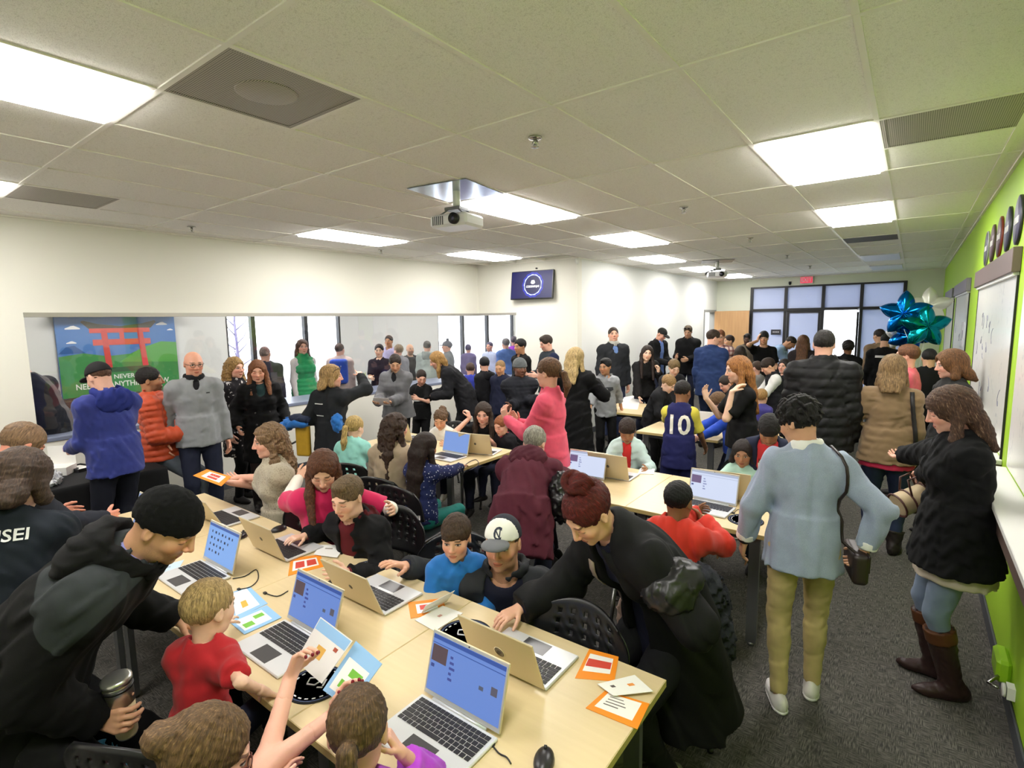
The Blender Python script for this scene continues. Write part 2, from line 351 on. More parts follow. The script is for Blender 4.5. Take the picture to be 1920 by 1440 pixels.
e=empty('ceiling_light',(XJ-.75,14.6,CEIL-.02),0,'bright lamp inside the side room beyond the wooden door','light'); MB().b(-.3,.3,-.5,.5,-.02,0).build('diffuser',M_TUBE,e); MB().b(-.32,.32,-.52,.52,0,.02).build('frame',M_BAR,e)
# exit sign and camera, plaque
e=empty('exit_sign',(-2.24,YF-.02,2.911),0,'red lit EXIT sign above the far glazed front','sign')
MB().b(-.15,.15,-.03,.02,-.09,.09,.006).build('housing',mat('exit_white',srgb((230,225,222)),.4),e)
MB().b(-.135,.135,-.034,-.031,-.075,.075).build('face',emis('exit_red',srgb((235,60,90)),.8),e)
lettering('lettering','EXIT',.15,mat('exit_letter',srgb((255,235,235)),.4),e,(0,-.036,0),(1,0,0),(0,0,1),sx=.8)
e=empty('security_camera',(-2.62,YF-.02,2.876),0,'small dark camera left of the red exit sign','camera')
MB().lathe([(.035,0),(.03,-.05),(.012,-.07)],(0,0,0),14).build('dome',M_BLACK,e); MB().b(-.03,.03,-.01,.02,-.01,.02).build('bracket',M_BLACK,e)
e=empty('door_plaque',(-2.9,YF-.03,1.59),0,'small dark plaque on the frosted pane beside the glazed door','sign')
MB().b(-.12,.12,-.01,.0,-.07,.07,.004).build('plate',mat('plaque_dark',srgb((52,52,58)),.4),e); q=MB()
for k in range(4): q.b(-.075+k*.04,-.045+k*.04,-.013,-.0105,-.012,.02)
q.build('lettering',mat('plaque_letter',srgb((190,190,195)),.5),e)
# outside: pavement and a pale building opposite
M_PAVE=mat('pale_concrete',srgb((205,205,205)),.9)
struct('ground_outside',MB().b(-40,25,-20,60,-.3,-.14),M_PAVE)
# ---------------------------------------------------------------- lobby beyond the inner window
XE=-10.05
lw=MB(); z0,z1=.35,2.75
for ya,yb,zb in ((YB,4.65,None),(7.1,10.1,None),(13.45,13.64,None)): lw.b(XE-.15,XE,ya,yb,0,CEIL)
lw.b(XE-.15,XE,4.65,7.1,0,z0); lw.b(XE-.15,XE,4.65,7.1,z1,CEIL); lw.b(XE-.15,XE,10.1,13.45,z1,CEIL)
struct('wall_lobby',lw,M_WALLW)
le=MB(); le.b(XE,XL-T,YB-.14,YB,0,CEIL); le.b(XE,XJ-T,13.5,13.64,0,CEIL); struct('wall_lobby_end',le,M_WALL)
lc=MB(); lc.b(XE-.15,XL-T,YB,14.6,CEIL,CEIL+.1); lc.b(XL-T,XJ-T,YJ+T,14.6,CEIL,CEIL+.1); struct('ceiling_lobby',lc,M_TILE)
for i,(x,y) in enumerate([(-8.3,2.4),(-8.3,5.4),(-8.0,8.6),(-7.6,11.6)]):
    e=empty('ceiling_light',(x,y,CEIL),0,['lobby ceiling lamp nearest the mural','second lobby ceiling lamp, above the green vest woman','third lobby ceiling lamp, past the inner window corner','farthest lobby ceiling lamp, by the glass doors'][i],'light','lobby ceiling lamps')
    MB().b(-.3,.3,-.6,.6,-.012,0).build('diffuser',M_TUBE,e); MB().b(-.32,.32,-.62,.62,-.004,.01).build('frame',M_BAR,e)
for n,(ya,yb,zb,mul) in (('window_3',(4.65,7.1,.35,(5.17,6.28))),('window_4',(10.1,13.45,0,(11.12,12.206)))):
    e=empty(n,(XE-.07,0,0),kind='structure'); ed=[ya]+list(mul)+[yb]
    for y in ed: MB().b(-.05,.05,y-.04,y+.04,zb,2.75).build('mullion',M_BLACK,e)
    for i in range(3):
        MB().b(-.004,.004,ed[i]+.04,ed[i+1]-.04,zb+.06,2.69).build('pane',M_GLASS,e)
        MB().b(-.05,.05,ed[i]+.04,ed[i+1]-.04,2.69,2.75).build('head_bar',M_BLACK,e); MB().b(-.05,.05,ed[i]+.04,ed[i+1]-.04,zb,zb+.06).build('sill_bar',M_BLACK,e)
# mural panel on the lobby wall
mu=empty('mural_panel',(XE+.02,0,0),0,'mural of a red gate on green hills, seen through the inner window','mural')
MB().b(0,.05,2.2,3.78,.94,2.16,.004).build('board',smat('mural_sky','#4a7fc4',.5),mu)
ax,ay=(0,1,0),(0,0,1)
def mp(name,poly,hexc,lay): return MB().prism(poly,(.05+lay*.0015,2.2,.94),ax,ay,(1,0,0),.0014).build(name,smat('mural_'+name+hexc,hexc,.5),mu)
mp('hill',[(0.003,.0),(1.577,.0),(1.577,.72),(1.4,.76),(1.15,.74),(.9,.62),(.6,.6),(.3,.66),(0.003,.62)],'#3f8f4d',1)
mp('hill',[(.75,.5),(1.577,.45),(1.577,.78),(1.35,.8),(1.05,.7)],'#57a94e',2)
mp('hill',[(0.003,.66),(.1,.76),(.2,.78),(.33,.66)],'#2f5f9e',2)
mp('gate_roof',[(.3,1.13),(.33,1.15),(.5,1.1),(.8,1.06),(1.1,1.1),(1.28,1.15),(1.3,1.12),(1.22,1.03),(.8,.99),(.4,1.02)],'#4a4a40',3)
mp('gate_beam',[(.4,1.03),(1.2,1.03),(1.2,.96),(.4,.96)],'#d8524c',4)
mp('gate_beam',[(.43,.86),(1.2,.86),(1.2,.77),(.43,.77)],'#d8524c',4)
mp('gate_post',[(.54,1.0),(.62,1.0),(.65,.42),(.57,.42)],'#cf4543',5)
mp('gate_post',[(1.02,1.0),(1.1,1.0),(1.14,.42),(1.06,.42)],'#cf4543',5)
mp('gate_plaque',[(.78,1.0),(.84,1.0),(.84,.84),(.78,.84)],'#d8524c',6)
mp('path_shadow',[(.55,.42),(1.15,.42),(1.25,.35),(.5,.35)],'#2d5f3b',6)
def cloud(x,y,s):
    pts=[(x-s,y),(x+s,y),(x+s*1.02,y+s*.2),(x+s*.6,y+s*.42),(x+s*.2,y+s*.62),(x-s*.2,y+s*.55),(x-s*.6,y+s*.35),(x-s*1.0,y+s*.18)]
    mp('cloud',pts,'#eef2f6',3)
for q in ((.2,1.02,.09),(.17,.81,.06),(1.38,1.07,.08),(1.5,.98,.045)): cloud(*q)
lm=mat('mural_letter',srgb((232,240,232)),.5)
lettering('lettering','AND NEVER MISS',.095,lm,mu,(.056,2.98,1.21),ax,ay)
lettering('lettering','NEEDED ANYTHING NOW',.12,lm,mu,(.056,2.99,1.09),ax,ay,sx=.86)
MB().b(0,.28,2.14,3.8,.82,.915,.006).build('ledge',smat('mural_ledge','#5a4038',.5),mu)
MB().b(0,.3,2.14,3.8,2.16,2.22,.004).build('canopy',smat('mural_canopy','#a59a88',.6),mu)
# bare shrub outside the lobby window
sh=empty('bare_shrub',(-11.6,5.55,-.14),0,'bare branching shrub outside the lobby window','shrub')
q=MB(); q.tube([(0,0,0),(.02,.02,1.2),(0,.0,2.5)],[.05,.04,.015],8); q.build('stem',smat('bark','#6a6488',.8),sh)
q=MB()
for k in range(16):
    a=k*2.4; z=.9+k*.1; L=.5-.015*k
    q.tube([(0,0,z),(math.cos(a)*L*.6,math.sin(a)*L*.6,z+.18),(math.cos(a)*L,math.sin(a)*L,z+.42)],[.016,.01,.004],5)
q.build('branches',smat('bark','#6a6488',.8),sh)
# ---------------------------------------------------------------- smooth solid modelling (implicit surfaces -> mesh)
def nrm(v): v=np.asarray(v,float); return v/(np.linalg.norm(v)+1e-12)
def smin(a,b,k):
    if k<=1e-6: return np.minimum(a,b)
    h=np.clip(.5+.5*(b-a)/k,0,1); return b+(a-b)*h-k*h*(1-h)
class Prim:
    def __init__(s,f,lo,hi): s.f=f; s.lo=np.array(lo,float); s.hi=np.array(hi,float)
def rc(a,b,r1,r2=None):
    a=np.array(a,float); b=np.array(b,float); r2=r1 if r2 is None else r2; ab=b-a; L2=max(ab@ab,1e-9); R=max(r1,r2)
    a32,ab32=a.astype(np.float32),ab.astype(np.float32)
    def f(P):
        q=P-a32; t=np.clip(q@ab32/L2,0,1).astype(np.float32); e=q-t[:,None]*ab32
        return np.sqrt((e*e).sum(1))-(r1+(r2-r1)*t)
    return Prim(f,np.minimum(a,b)-R,np.maximum(a,b)+R)
def cc(a,b,r1,r2):  # like rc but with a flat end at b
    a=np.array(a,float); b=np.array(b,float); ab=b-a; L=max(np.linalg.norm(ab),1e-6); u=(ab/L).astype(np.float32); a32=a.astype(np.float32); R=max(r1,r2)
    def f(P):
        q=P-a32; t=q@u; tc=np.clip(t,0,L); e=q-tc[:,None]*u; d=np.sqrt((e*e).sum(1))-(r1+(r2-r1)*tc/L)
        e2=q-t[:,None]*u; dr=np.sqrt((e2*e2).sum(1))-(r1+(r2-r1)*tc/L)
        return np.where(t>L-R,np.maximum(dr,t-L),d)
    return Prim(f,np.minimum(a,b)-R,np.maximum(a,b)+R)
def el(c,r,R=None):
    c=np.array(c,float); r=np.array(r,float); R=np.eye(3) if R is None else np.array(R,float)  # rows = local axes
    ext=np.sqrt(((R*r[:,None])**2).sum(0)); c32=c.astype(np.float32); R32=R.T.astype(np.float32); ir=(1/r).astype(np.float32)
    def f(P):
        q=((P-c32)@R32)*ir; k0=np.sqrt((q*q).sum(1))+1e-6; g=q*ir; k1=np.sqrt((g*g).sum(1))+1e-6
        return k0*(k0-1)/k1
    return Prim(f,c-ext,c+ext)
def frus(a,b,side,ra,rb,flat=True):  # elliptical tube from a to b, ra=(rx,ry) at a
    a=np.array(a,float); b=np.array(b,float); ab=b-a; L=np.linalg.norm(ab); u=ab/L; s=nrm(np.array(side)-u*np.dot(side,u)); f_=np.cross(u,s)
    a32,u32,s32,f32=[x.astype(np.float32) for x in (a,u,s,f_)]; R=max(*ra,*rb)
    def f(P):
        q=P-a32; t=q@u32; k=np.clip(t/L,0,1); rx=ra[0]+(rb[0]-ra[0])*k; ry=ra[1]+(rb[1]-ra[1])*k
        x=(q@s32)/rx; y=(q@f32)/ry; d=(np.sqrt(x*x+y*y)-1)*np.minimum(rx,ry)
        return np.maximum(np.maximum(d,-t),t-L)
    return Prim(f,np.minimum(a,b)-R,np.maximum(a,b)+R)
def tor(c,ax,R,r,sz=1.0):
    c=np.array(c,float); ax=nrm(ax); c32,a32=c.astype(np.float32),ax.astype(np.float32)
    def f(P):
        q=P-c32; h=q@a32; e=q-h[:,None]*a32; d=np.sqrt((e*e).sum(1))-R; return np.sqrt(d*d+(h/sz)**2)-r
    m=R+r*max(1,sz); return Prim(f,c-m,c+m)
def obox(c,R,h,rd=.005):
    c=np.array(c,float); R=np.array(R,float); h=np.array(h,float); ext=np.abs(R.T)@h; c32=c.astype(np.float32); R32=R.T.astype(np.float32); hh=(h-rd).astype(np.float32)
    def f(P):
        q=np.abs((P-c32)@R32)-hh; return np.sqrt((np.maximum(q,0)**2).sum(1))+np.minimum(q.max(1),0)-rd
    return Prim(f,c-ext,c+ext)
CORN=np.array([(i,j,k) for i in (0,1) for j in (0,1) for k in (0,1)])
EDGES=[(0,4),(1,5),(2,6),(3,7),(0,2),(1,3),(4,6),(5,7),(0,1),(2,3),(4,5),(6,7)]
class Field:
    def __init__(s): s.ops=[]; s.disp=[]
    def u(s,p,k=.02): s.ops.append(('u',p,k)); return s
    def sub(s,p,k=.01): s.ops.append(('s',p,k)); return s
    def cut(s,n,c,k=.0): s.ops.append(('c',(np.array(n,np.float32),float(c)),k)); return s   # keep n.p < c
    def ev(s,P):
        P=P.astype(np.float32); d=np.full(len(P),.6,np.float32)
        for op,p,k in s.ops:
            if op=='u': d=smin(d,p.f(P),k)
            elif op=='s': d=-smin(-d,p.f(P),k)
            else: d=np.maximum(d,P@p[0]-p[1])
        for g in s.disp: d=d-g(P)
        return d
    def mesh(s,res):
        us=[p for o,p,k in s.ops if o=='u']; lo=np.min([p.lo for p in us],0)-3*res-.012; hi=np.max([p.hi for p in us],0)+3*res+.012
        for op,p,k in s.ops:       # axis-aligned trims shrink the grid
            if op=='c':
                for a in range(3):
                    if p[0][a]>.999: hi[a]=min(hi[a],p[1]+3*res)
                    if p[0][a]<-.999: lo[a]=max(lo[a],-p[1]-3*res)
        n=np.maximum(np.ceil((hi-lo)/res).astype(int)+1,4)
        ax=[(lo[a]+res*np.arange(n[a])).astype(np.float32) for a in range(3)]
        D=np.full(n,.6,np.float32)
        for op,p,k in s.ops:
            if op=='c':
                g=(ax[0]*p[0][0])[:,None,None]+(ax[1]*p[0][1])[None,:,None]+(ax[2]*p[0][2])[None,None,:]-p[1]
                np.maximum(D,g,out=D); continue
            m=k+2.2*res+.012
            i0=np.clip(np.floor((p.lo-m-lo)/res).astype(int),0,n); i1=np.clip(np.ceil((p.hi+m-lo)/res).astype(int)+1,0,n)
            if (i1<=i0).any(): continue
            sl=tuple(slice(a,b) for a,b in zip(i0,i1)); g=np.meshgrid(*[ax[a][sl[a]] for a in range(3)],indexing='ij')
            P=np.stack([x.ravel() for x in g],1); v=p.f(P).reshape(g[0].shape).astype(np.float32)
            D[sl]=smin(D[sl],v,k) if op=='u' else -smin(-D[sl],v,k)
        if s.disp:
            w_=np.nonzero(np.abs(D)<3*res+.012); P=np.stack([ax[a][w_[a]] for a in range(3)],1)
            if len(P):
                o=np.zeros(len(P),np.float32)
                for g in s.disp: o+=g(P)
                D[w_]-=o
        D[0],D[-1],D[:,0],D[:,-1],D[:,:,0],D[:,:,-1]=[np.maximum(x,1e-3) for x in (D[0],D[-1],D[:,0],D[:,-1],D[:,:,0],D[:,:,-1])]
        D[D==0]=1e-6
        S=D<0; c=[S[i:n[0]-1+i,j:n[1]-1+j,k:n[2]-1+k] for i,j,k in CORN]
        anyv=c[0].copy(); allv=c[0].copy()
        for x in c[1:]: anyv|=x; allv&=x
        act=np.nonzero(anyv&~allv); N=len(act[0])
        if N==0: return np.zeros((0,3)),np.zeros((0,4),int)
        base=np.stack(act,1); vals=np.stack([D[base[:,0]+i,base[:,1]+j,base[:,2]+k] for i,j,k in CORN],1)
        acc=np.zeros((N,3)); cnt=np.zeros(N)
        for a,b in EDGES:
            da,db=vals[:,a],vals[:,b]; m=(da<0)!=(db<0); t=np.where(m,da/np.where(m,da-db,1),0)
            acc+=np.where(m[:,None],CORN[a]+t[:,None]*(CORN[b]-CORN[a]),0); cnt+=m
        V=lo+res*(base+acc/cnt[:,None])
        idx=np.full(n-1,-1,np.int32); idx[act]=np.arange(N)
        Q=[]
        for a in range(3):
            b,cx=(a+1)%3,(a+2)%3
            sa=[slice(None)]*3; sb=[slice(None)]*3; sa[a]=slice(0,n[a]-1); sb[a]=slice(1,n[a])
            for q in (sa,sb): q[b]=slice(1,n[b]-1); q[cx]=slice(1,n[cx]-1)
            A,B=S[tuple(sa)],S[tuple(sb)]
            for flip,mm in ((False,A&~B),(True,~A&B)):
                e=np.stack(np.nonzero(mm),1)
                if not len(e): continue
                e[:,b]+=1; e[:,cx]+=1
                def I(db,dc):
                    f=e.copy(); f[:,b]+=db; f[:,cx]+=dc; return idx[f[:,0],f[:,1],f[:,2]]
                q=np.stack([I(-1,-1),I(0,-1),I(0,0),I(-1,0)],1)
                Q.append(q[:,::-1] if flip else q)
        return V,np.concatenate(Q)
def raw_mesh(name,V,F,mats,attrs=None,mi=None):
    me=bpy.data.meshes.new(name); nv,nf=len(V),len(F)
    me.vertices.add(nv); me.vertices.foreach_set('co',np.asarray(V,np.float32).ravel())
    me.loops.add(nf*4); me.loops.foreach_set('vertex_index',np.asarray(F,np.int32).ravel())
    me.polygons.add(nf); me.polygons.foreach_set('loop_start',np.arange(0,nf*4,4,dtype=np.int32)); me.polygons.foreach_set('loop_total',np.full(nf,4,np.int32))
    me.polygons.foreach_set('use_smooth',np.ones(nf,bool))
    for m in (mats if isinstance(mats,(list,tuple)) else [mats]): me.materials.append(m)
    if mi is not None: me.polygons.foreach_set('material_index',mi.astype(np.int32))
    for k,v in (attrs or {}).items():
        a=me.attributes.new(k,'FLOAT_VECTOR','POINT'); a.data.foreach_set('vector',np.asarray(v,np.float32).ravel())
    me.update(calc_edges=True); return me
TRI=[0]
def solid(name,F_,res,m,parent,attrs=None):
    V,Q=F_.mesh(res); TRI[0]+=2*len(Q)
    at={k:f(V) for k,f in (attrs or {}).items()}
    return link(bpy.data.objects.new(name,raw_mesh(name,V,Q,m,at)),parent)
def wrinkle(amp,wl,seed,stretch=(1,1,1)):
    g=np.random.default_rng(seed); K=[(g.normal(size=3)/np.array(stretch)) for _ in range(5)]; K=[(k/np.linalg.norm(k)*2*PI/wl*g.uniform(.6,1.5)).astype(np.float32) for k in K]; ph=g.uniform(0,6.28,5)
    def f(P):
        a=np.sin(P@K[0]+ph[0]); b=np.sin(P@K[1]+ph[1]+1.6*a); c=np.sin(P@K[2]+ph[2]+1.6*b); d=np.sin(P@K[3]*1.7+ph[3]+1.2*c)
        return (amp*(b*.5+c*.6+d*.4)).astype(np.float32)
    return f
# ---------------------------------------------------------------- skin, hair, cloth materials
def skin_mat(tone,brow=(60,42,30),lip=None,beard=0.0,eyes=True,blush=.35,scalp=None):
    key='skin_%s_%s_%s_%s_%s'%(tone,brow,lip,beard,eyes)
    if key in MATS: return MATS[key]
    t=np.array(tone,float); lipc=lip or tuple(np.clip(t*np.array([.86,.62,.60]),0,255))
    def bld(nt,b):
        x,y,z=nt.xyz(nt.attr('hl')); ax=nt.m('ABSOLUTE',x)
        front=nt.step(y,.035,.06)
        def ell(cx,cz,rx,rz,soft=.25,src=ax):
            u=nt.m('DIVIDE',nt.m('SUBTRACT',src,cx),rx); v=nt.m('DIVIDE',nt.m('SUBTRACT',z,cz),rz)
            return nt.m('MULTIPLY',front,nt.step(nt.m('ADD',nt.m('MULTIPLY',u,u),nt.m('MULTIPLY',v,v)),1+soft,1-soft))
        n=nt.noise(nt.obj(),60,3); col=nt.mix(nt.m('MULTIPLY',n,.5),srgb(tuple(t)),srgb(tuple(t*.9)))
        bl=srgb(tuple(np.clip(t*np.array([1.02,.78,.74]),0,255)))
        for cx,cz,rx,rz in ((.04,-.03,.026,.022),(0,-.03,.016,.014)): col=nt.mix(nt.m('MULTIPLY',ell(cx,cz,rx,rz,.8),blush),col,bl)
        if beard>0:
            jaw=nt.m('MULTIPLY',nt.step(z,-.028,-.05),nt.step(y,-.01,.02)); moust=ell(0,-.048,.03,.01,.4)
            m=nt.m('MULTIPLY',nt.m('MAXIMUM',jaw,moust),nt.m('MULTIPLY_ADD',nt.noise(nt.attr('hl'),220,2),.8,.3,clamp=True)); col=nt.mix(nt.m('MULTIPLY',m,beard),col,srgb(brow))
        ux=nt.m('DIVIDE',x,.025); zz=nt.m('SUBTRACT',z,nt.m('MULTIPLY',nt.m('MULTIPLY',ux,ux),.004)); 
        u2=nt.m('DIVIDE',nt.m('ADD',zz,.0655),nt.m('MULTIPLY_ADD',nt.m('MULTIPLY',ux,ux),-.0115,.0115)); lipm=nt.m('MULTIPLY',nt.m('MULTIPLY',front,nt.step(ax,.026,.022)),nt.step(nt.m('ABSOLUTE',u2),1.1,.8))
        col=nt.mix(nt.m('MULTIPLY',lipm,.85),col,srgb(lipc))
        mouth=nt.m('MULTIPLY',nt.step(nt.m('ABSOLUTE',nt.m('ADD',zz,.0655)),.0022,.0008),nt.m('MULTIPLY',front,nt.step(ax,.025,.021))); col=nt.mix(nt.m('MULTIPLY',mouth,.8),col,srgb(tuple(np.clip(t*.35,0,255))))
        bz=nt.m('ADD',z,nt.m('MULTIPLY',nt.m('SUBTRACT',ax,.034),.10)); ub=nt.m('DIVIDE',nt.m('SUBTRACT',ax,.034),.02); vb=nt.m('DIVIDE',nt.m('SUBTRACT',bz,.029),.0052)
        br=nt.m('MULTIPLY',front,nt.step(nt.m('ADD',nt.m('MULTIPLY',ub,ub),nt.m('MULTIPLY',vb,vb)),1.3,.7)); col=nt.mix(nt.m('MULTIPLY',br,.8),col,srgb(brow))
        if eyes:
            lash=ell(.032,.0075,.0165,.0078,.2); col=nt.mix(lash,col,srgb((45,30,24)))
            sc=ell(.032,.0056,.014,.0050,.2); col=nt.mix(sc,col,srgb((196,188,180)))
            ir=ell(.032,.0062,.0062,.0062,.2); col=nt.mix(nt.m('MULTIPLY',ir,sc),col,srgb((52,36,26)))
        else:
            lash=ell(.032,-.001,.0165,.0026,.3); col=nt.mix(nt.m('MULTIPLY',lash,.85),col,srgb((45,30,24)))
            lid=ell(.032,.008,.016,.009,.5); col=nt.mix(nt.m('MULTIPLY',lid,.35),col,bl)
        nt.l.new(col,b.inputs['Base Color'])
        b.inputs['Roughness'].default_value=.5
        nt.l.new(nt.bump(nt.noise(nt.obj(),500,2),.08,.002),b.inputs['Normal'])
    return mat(key,srgb(tuple(t)),.5,build=bld)
def hair_mat(c,streak=None,gloss=.38):
    key='hair_%s_%s'%(c,streak)
    if key in MATS: return MATS[key]
    c=np.array(c,float); s2=streak if streak is not None else tuple(np.clip(c*1.3+4,0,255))
    def bld(nt,b):
        h=nt.attr('hl'); x,y,z=nt.xyz(h); a=nt.m('ARCTAN2',x,nt.m('SUBTRACT',0,y)); 
        cmb=nt.node('ShaderNodeCombineXYZ'); nt.l.new(nt.m('MULTIPLY',a,22.0),cmb.inputs[0]); nt.l.new(nt.m('MULTIPLY',z,18.0),cmb.inputs[1]); nt.l.new(nt.m('MULTIPLY',y,30.0),cmb.inputs[2])
        n1=nt.noise(cmb.outputs[0],1.4,4,.65); n2=nt.noise(nt.vm('MULTIPLY',h,(60,60,9)),2.2,4,.6)
        k=nt.m('ADD',nt.m('MULTIPLY',n1,.55),nt.m('MULTIPLY',n2,.45))
        col=nt.mix(nt.step(k,.34,.66),srgb(tuple(c*.55)),srgb(tuple(c))); col=nt.mix(nt.m('MULTIPLY',nt.step(k,.54,.7),.75 if streak is not None else .5),col,srgb(tuple(s2)))
        nt.l.new(col,b.inputs['Base Color']); nt.l.new(nt.bump(k,.7,.012),b.inputs['Normal'])
    return mat(key,srgb(tuple(c)),.55,build=bld,Specular_IOR_Level=.3)
def fab(c,rough=.85,pat=None,c2=None,bump=.13,scale=420,sheen=.15,key=''):
    k='cloth_%s_%s_%s_%s_%s'%(c,rough,pat,c2,key)
    if k in MATS: return MATS[k]
    def bld(nt,b):
        o=nt.obj(); n=nt.noise(o,18,1); base=nt.mix(nt.m('MULTIPLY',nt.step(n,.3,.7),.35),srgb(c),srgb(tuple(np.clip(np.array(c)*.86,0,255))))
        P=nt.attr('bl'); x,y,z=nt.xyz(P); c2_=srgb(c2) if c2 is not None else None
        if pat=='plaid':
            def band(v,s,w): return nt.step(nt.m('ABSOLUTE',nt.m('SUBTRACT',nt.m('FRACT',nt.m('MULTIPLY',v,s)),.5)),w+.04,w-.04)
            base=nt.mix(nt.m('MULTIPLY',band(nt.m('ADD',x,nt.m('MULTIPLY',y,.7)),13,.2),.75),base,c2_); base=nt.mix(nt.m('MULTIPLY',band(z,13,.2),.75),base,c2_)
        elif pat in('dots','flowers','marks','heather','lace'):
            v=nt.node('ShaderNodeTexVoronoi'); v.inputs['Scale'].default_value={'dots':34,'flowers':22,'marks':26,'heather':300,'lace':90}[pat]; nt.l.new(P,v.inputs['Vector'])
            k_=nt.step(v.outputs['Distance'],*{'dots':(.24,.16),'flowers':(.42,.36),'marks':(.3,.22),'heather':(.5,.2),'lace':(.45,.3)}[pat])
            if pat in('flowers','marks'): k_=nt.m('MULTIPLY',k_,nt.step(nt.noise(P,16 if pat=='flowers' else 12,2),.47,.5))
            if pat=='heather': k_=nt.m('MULTIPLY',k_,.5)
            if pat=='lace': k_=nt.m('MULTIPLY',k_,nt.m('MULTIPLY_ADD',nt.noise(P,14,2),1.6,-.35,clamp=True))
            base=nt.mix(k_,base,c2_)
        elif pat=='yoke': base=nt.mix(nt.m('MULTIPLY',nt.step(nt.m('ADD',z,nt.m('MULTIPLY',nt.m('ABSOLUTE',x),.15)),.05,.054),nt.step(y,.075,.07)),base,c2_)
        elif pat=='sleeve': base=nt.mix(nt.step(nt.m('ABSOLUTE',x),.165,.175),base,c2_)
        elif pat=='vstripe': base=nt.mix(nt.step(nt.m('ABSOLUTE',nt.m('SUBTRACT',x,.06)),.045,.04),base,c2_)
        elif pat=='hem': base=nt.mix(nt.step(z,-.42,-.43),base,c2_)
        elif pat=='collar': base=nt.mix(nt.step(z,.185,.19),base,c2_)
        elif pat=='boots': base=nt.mix(nt.step(z,-.83,-.82),base,c2_)
        nt.l.new(base,b.inputs['Base Color'])
        w=nt.noise(o,scale,2); nt.l.new(nt.bump(nt.m('ADD',nt.m('MULTIPLY',w,.35),nt.noise(o,26,2)),bump,.008),b.inputs['Normal'])
        b.inputs['Sheen Weight'].default_value=sheen if sum(c)>200 else 0; b.inputs['Specular IOR Level'].default_value=.5 if sum(c)>200 else .22
    return mat(k,srgb(c),rough,build=bld)
# ---------------------------------------------------------------- people
def rotz(v,a): c,s=math.cos(a),math.sin(a); return np.array([c*v[0]-s*v[1],s*v[0]+c*v[1],v[2]])
def ik(A,T,l1,l2,pole):
    A=np.array(A,float); T=np.array(T,float); d=T-A; L=np.linalg.norm(d); u=d/(L+1e-9); Lm=min(max(L,abs(l1-l2)+.02),(l1+l2)*.995)
    a=(l1*l1-l2*l2+Lm*Lm)/(2*Lm); h=math.sqrt(max(l1*l1-a*a,0)); p=np.array(pole,float); p=p-u*np.dot(p,u); p=nrm(p)
    return A+u*a+p*h, A+u*Lm
def skeleton(h,fem,girth,pose,lean,side,twist,head,hands,feet,hipz,seat,swing,elb,thigh):
    """joint positions in the body frame: x right, y front, z up, origin on the floor under the pelvis"""
    hh=.225*(.55+.45*h/1.75); sb=(h-hh*1.18)/(1.75-.225*1.18); J={'hh':hh,'sb':sb}
    sit=pose=='sit'
    hz=hipz if hipz is not None else (seat+.10*sb if sit else (.93*sb))
    le=math.radians(lean); sd=math.radians(side); tw=math.radians(twist)
    def up(a,b=1.0): return nrm([math.sin(sd)*b,math.sin(a),math.cos(a)])
    Pc=np.array([0,-.10*sb*math.sin(le)*(0 if sit else 1.6),hz])
    pu=up(le*(.55 if not sit else .35),.3); wa=Pc+pu*.155*sb; ch=wa+up(le*.9)*.2*sb; nb=ch+up(le*1.05)*.19*sb
    cu=nrm(nb-wa); cr=nrm(rotz(np.array([1.0,0,0]),tw)-cu*np.dot(rotz(np.array([1.0,0,0]),tw),cu)); cf=np.cross(cu,cr)
    pr=np.array([1.0,0,0]); pf=np.cross(pu,pr)
    J.update(P=Pc,W=wa,C=ch,N=nb,cu=cu,cr=cr,cf=cf,pu=pu,pr=pr,pf=pf)
    sw=(.143 if fem else .160)*sb*(1+.4*(girth-1))*(.88 if h<1.5 else 1)
    hy,hp,hr=[math.radians(q) for q in head]
    f=np.array([math.sin(hy)*math.cos(hp),math.cos(hy)*math.cos(hp),-math.sin(hp)]); r0=np.array([math.cos(hy),-math.sin(hy),0.0]); u0=np.cross(r0,f)
    hr_=r0*math.cos(hr)+u0*math.sin(hr); hu=np.cross(hr_,f)
    piv=nb+nrm(cu*.55+hu*.45)*.07*sb; hc=piv+hu*hh*.37+f*hh*.06
    J.update(hf=f,hr=hr_,hu=hu,H=hc,piv=piv)
    for s,n in ((-1,'L'),(1,'R')):
        S=nb-cu*.078*sb+cr*s*sw; J['S'+n]=S
        ua,fa=.292*sb,.255*sb; t=hands.get(n)
        if t is None: t=S+np.array([s*.045*sb,.06*sb+.25*math.sin(le),-.535*sb])
        t=np.array(t,float); pole=np.array(elb[n],float) if elb.get(n) is not None else np.array([s*.35,-.85,-.4])
        E,Wp=ik(S,t,ua,fa,pole); J['E'+n]=E; J['W'+n]=Wp
        hip=Pc+pr*s*.088*sb-pu*.015*sb; J['h'+n]=hip
        if sit:
            kd=thigh.get(n,(s*.16,1.0,-.02)); K=hip+nrm(kd)*.43*sb; fz=max(.075*sb,K[2]-.41*sb); A=np.array([K[0],K[1]+.02*sb,fz]); ft=feet.get(n)
            if ft is not None: K,A=ik(hip,ft,.43*sb,.41*sb,(s*.15,1,.4))
        else:
            ft=feet.get(n,(s*.095*sb,.02*s*swing,.075*sb)); K,A=ik(hip,ft,.435*sb,.425*sb,(s*.12,1,0))
        J['K'+n]=K; J['A'+n]=A
    return J
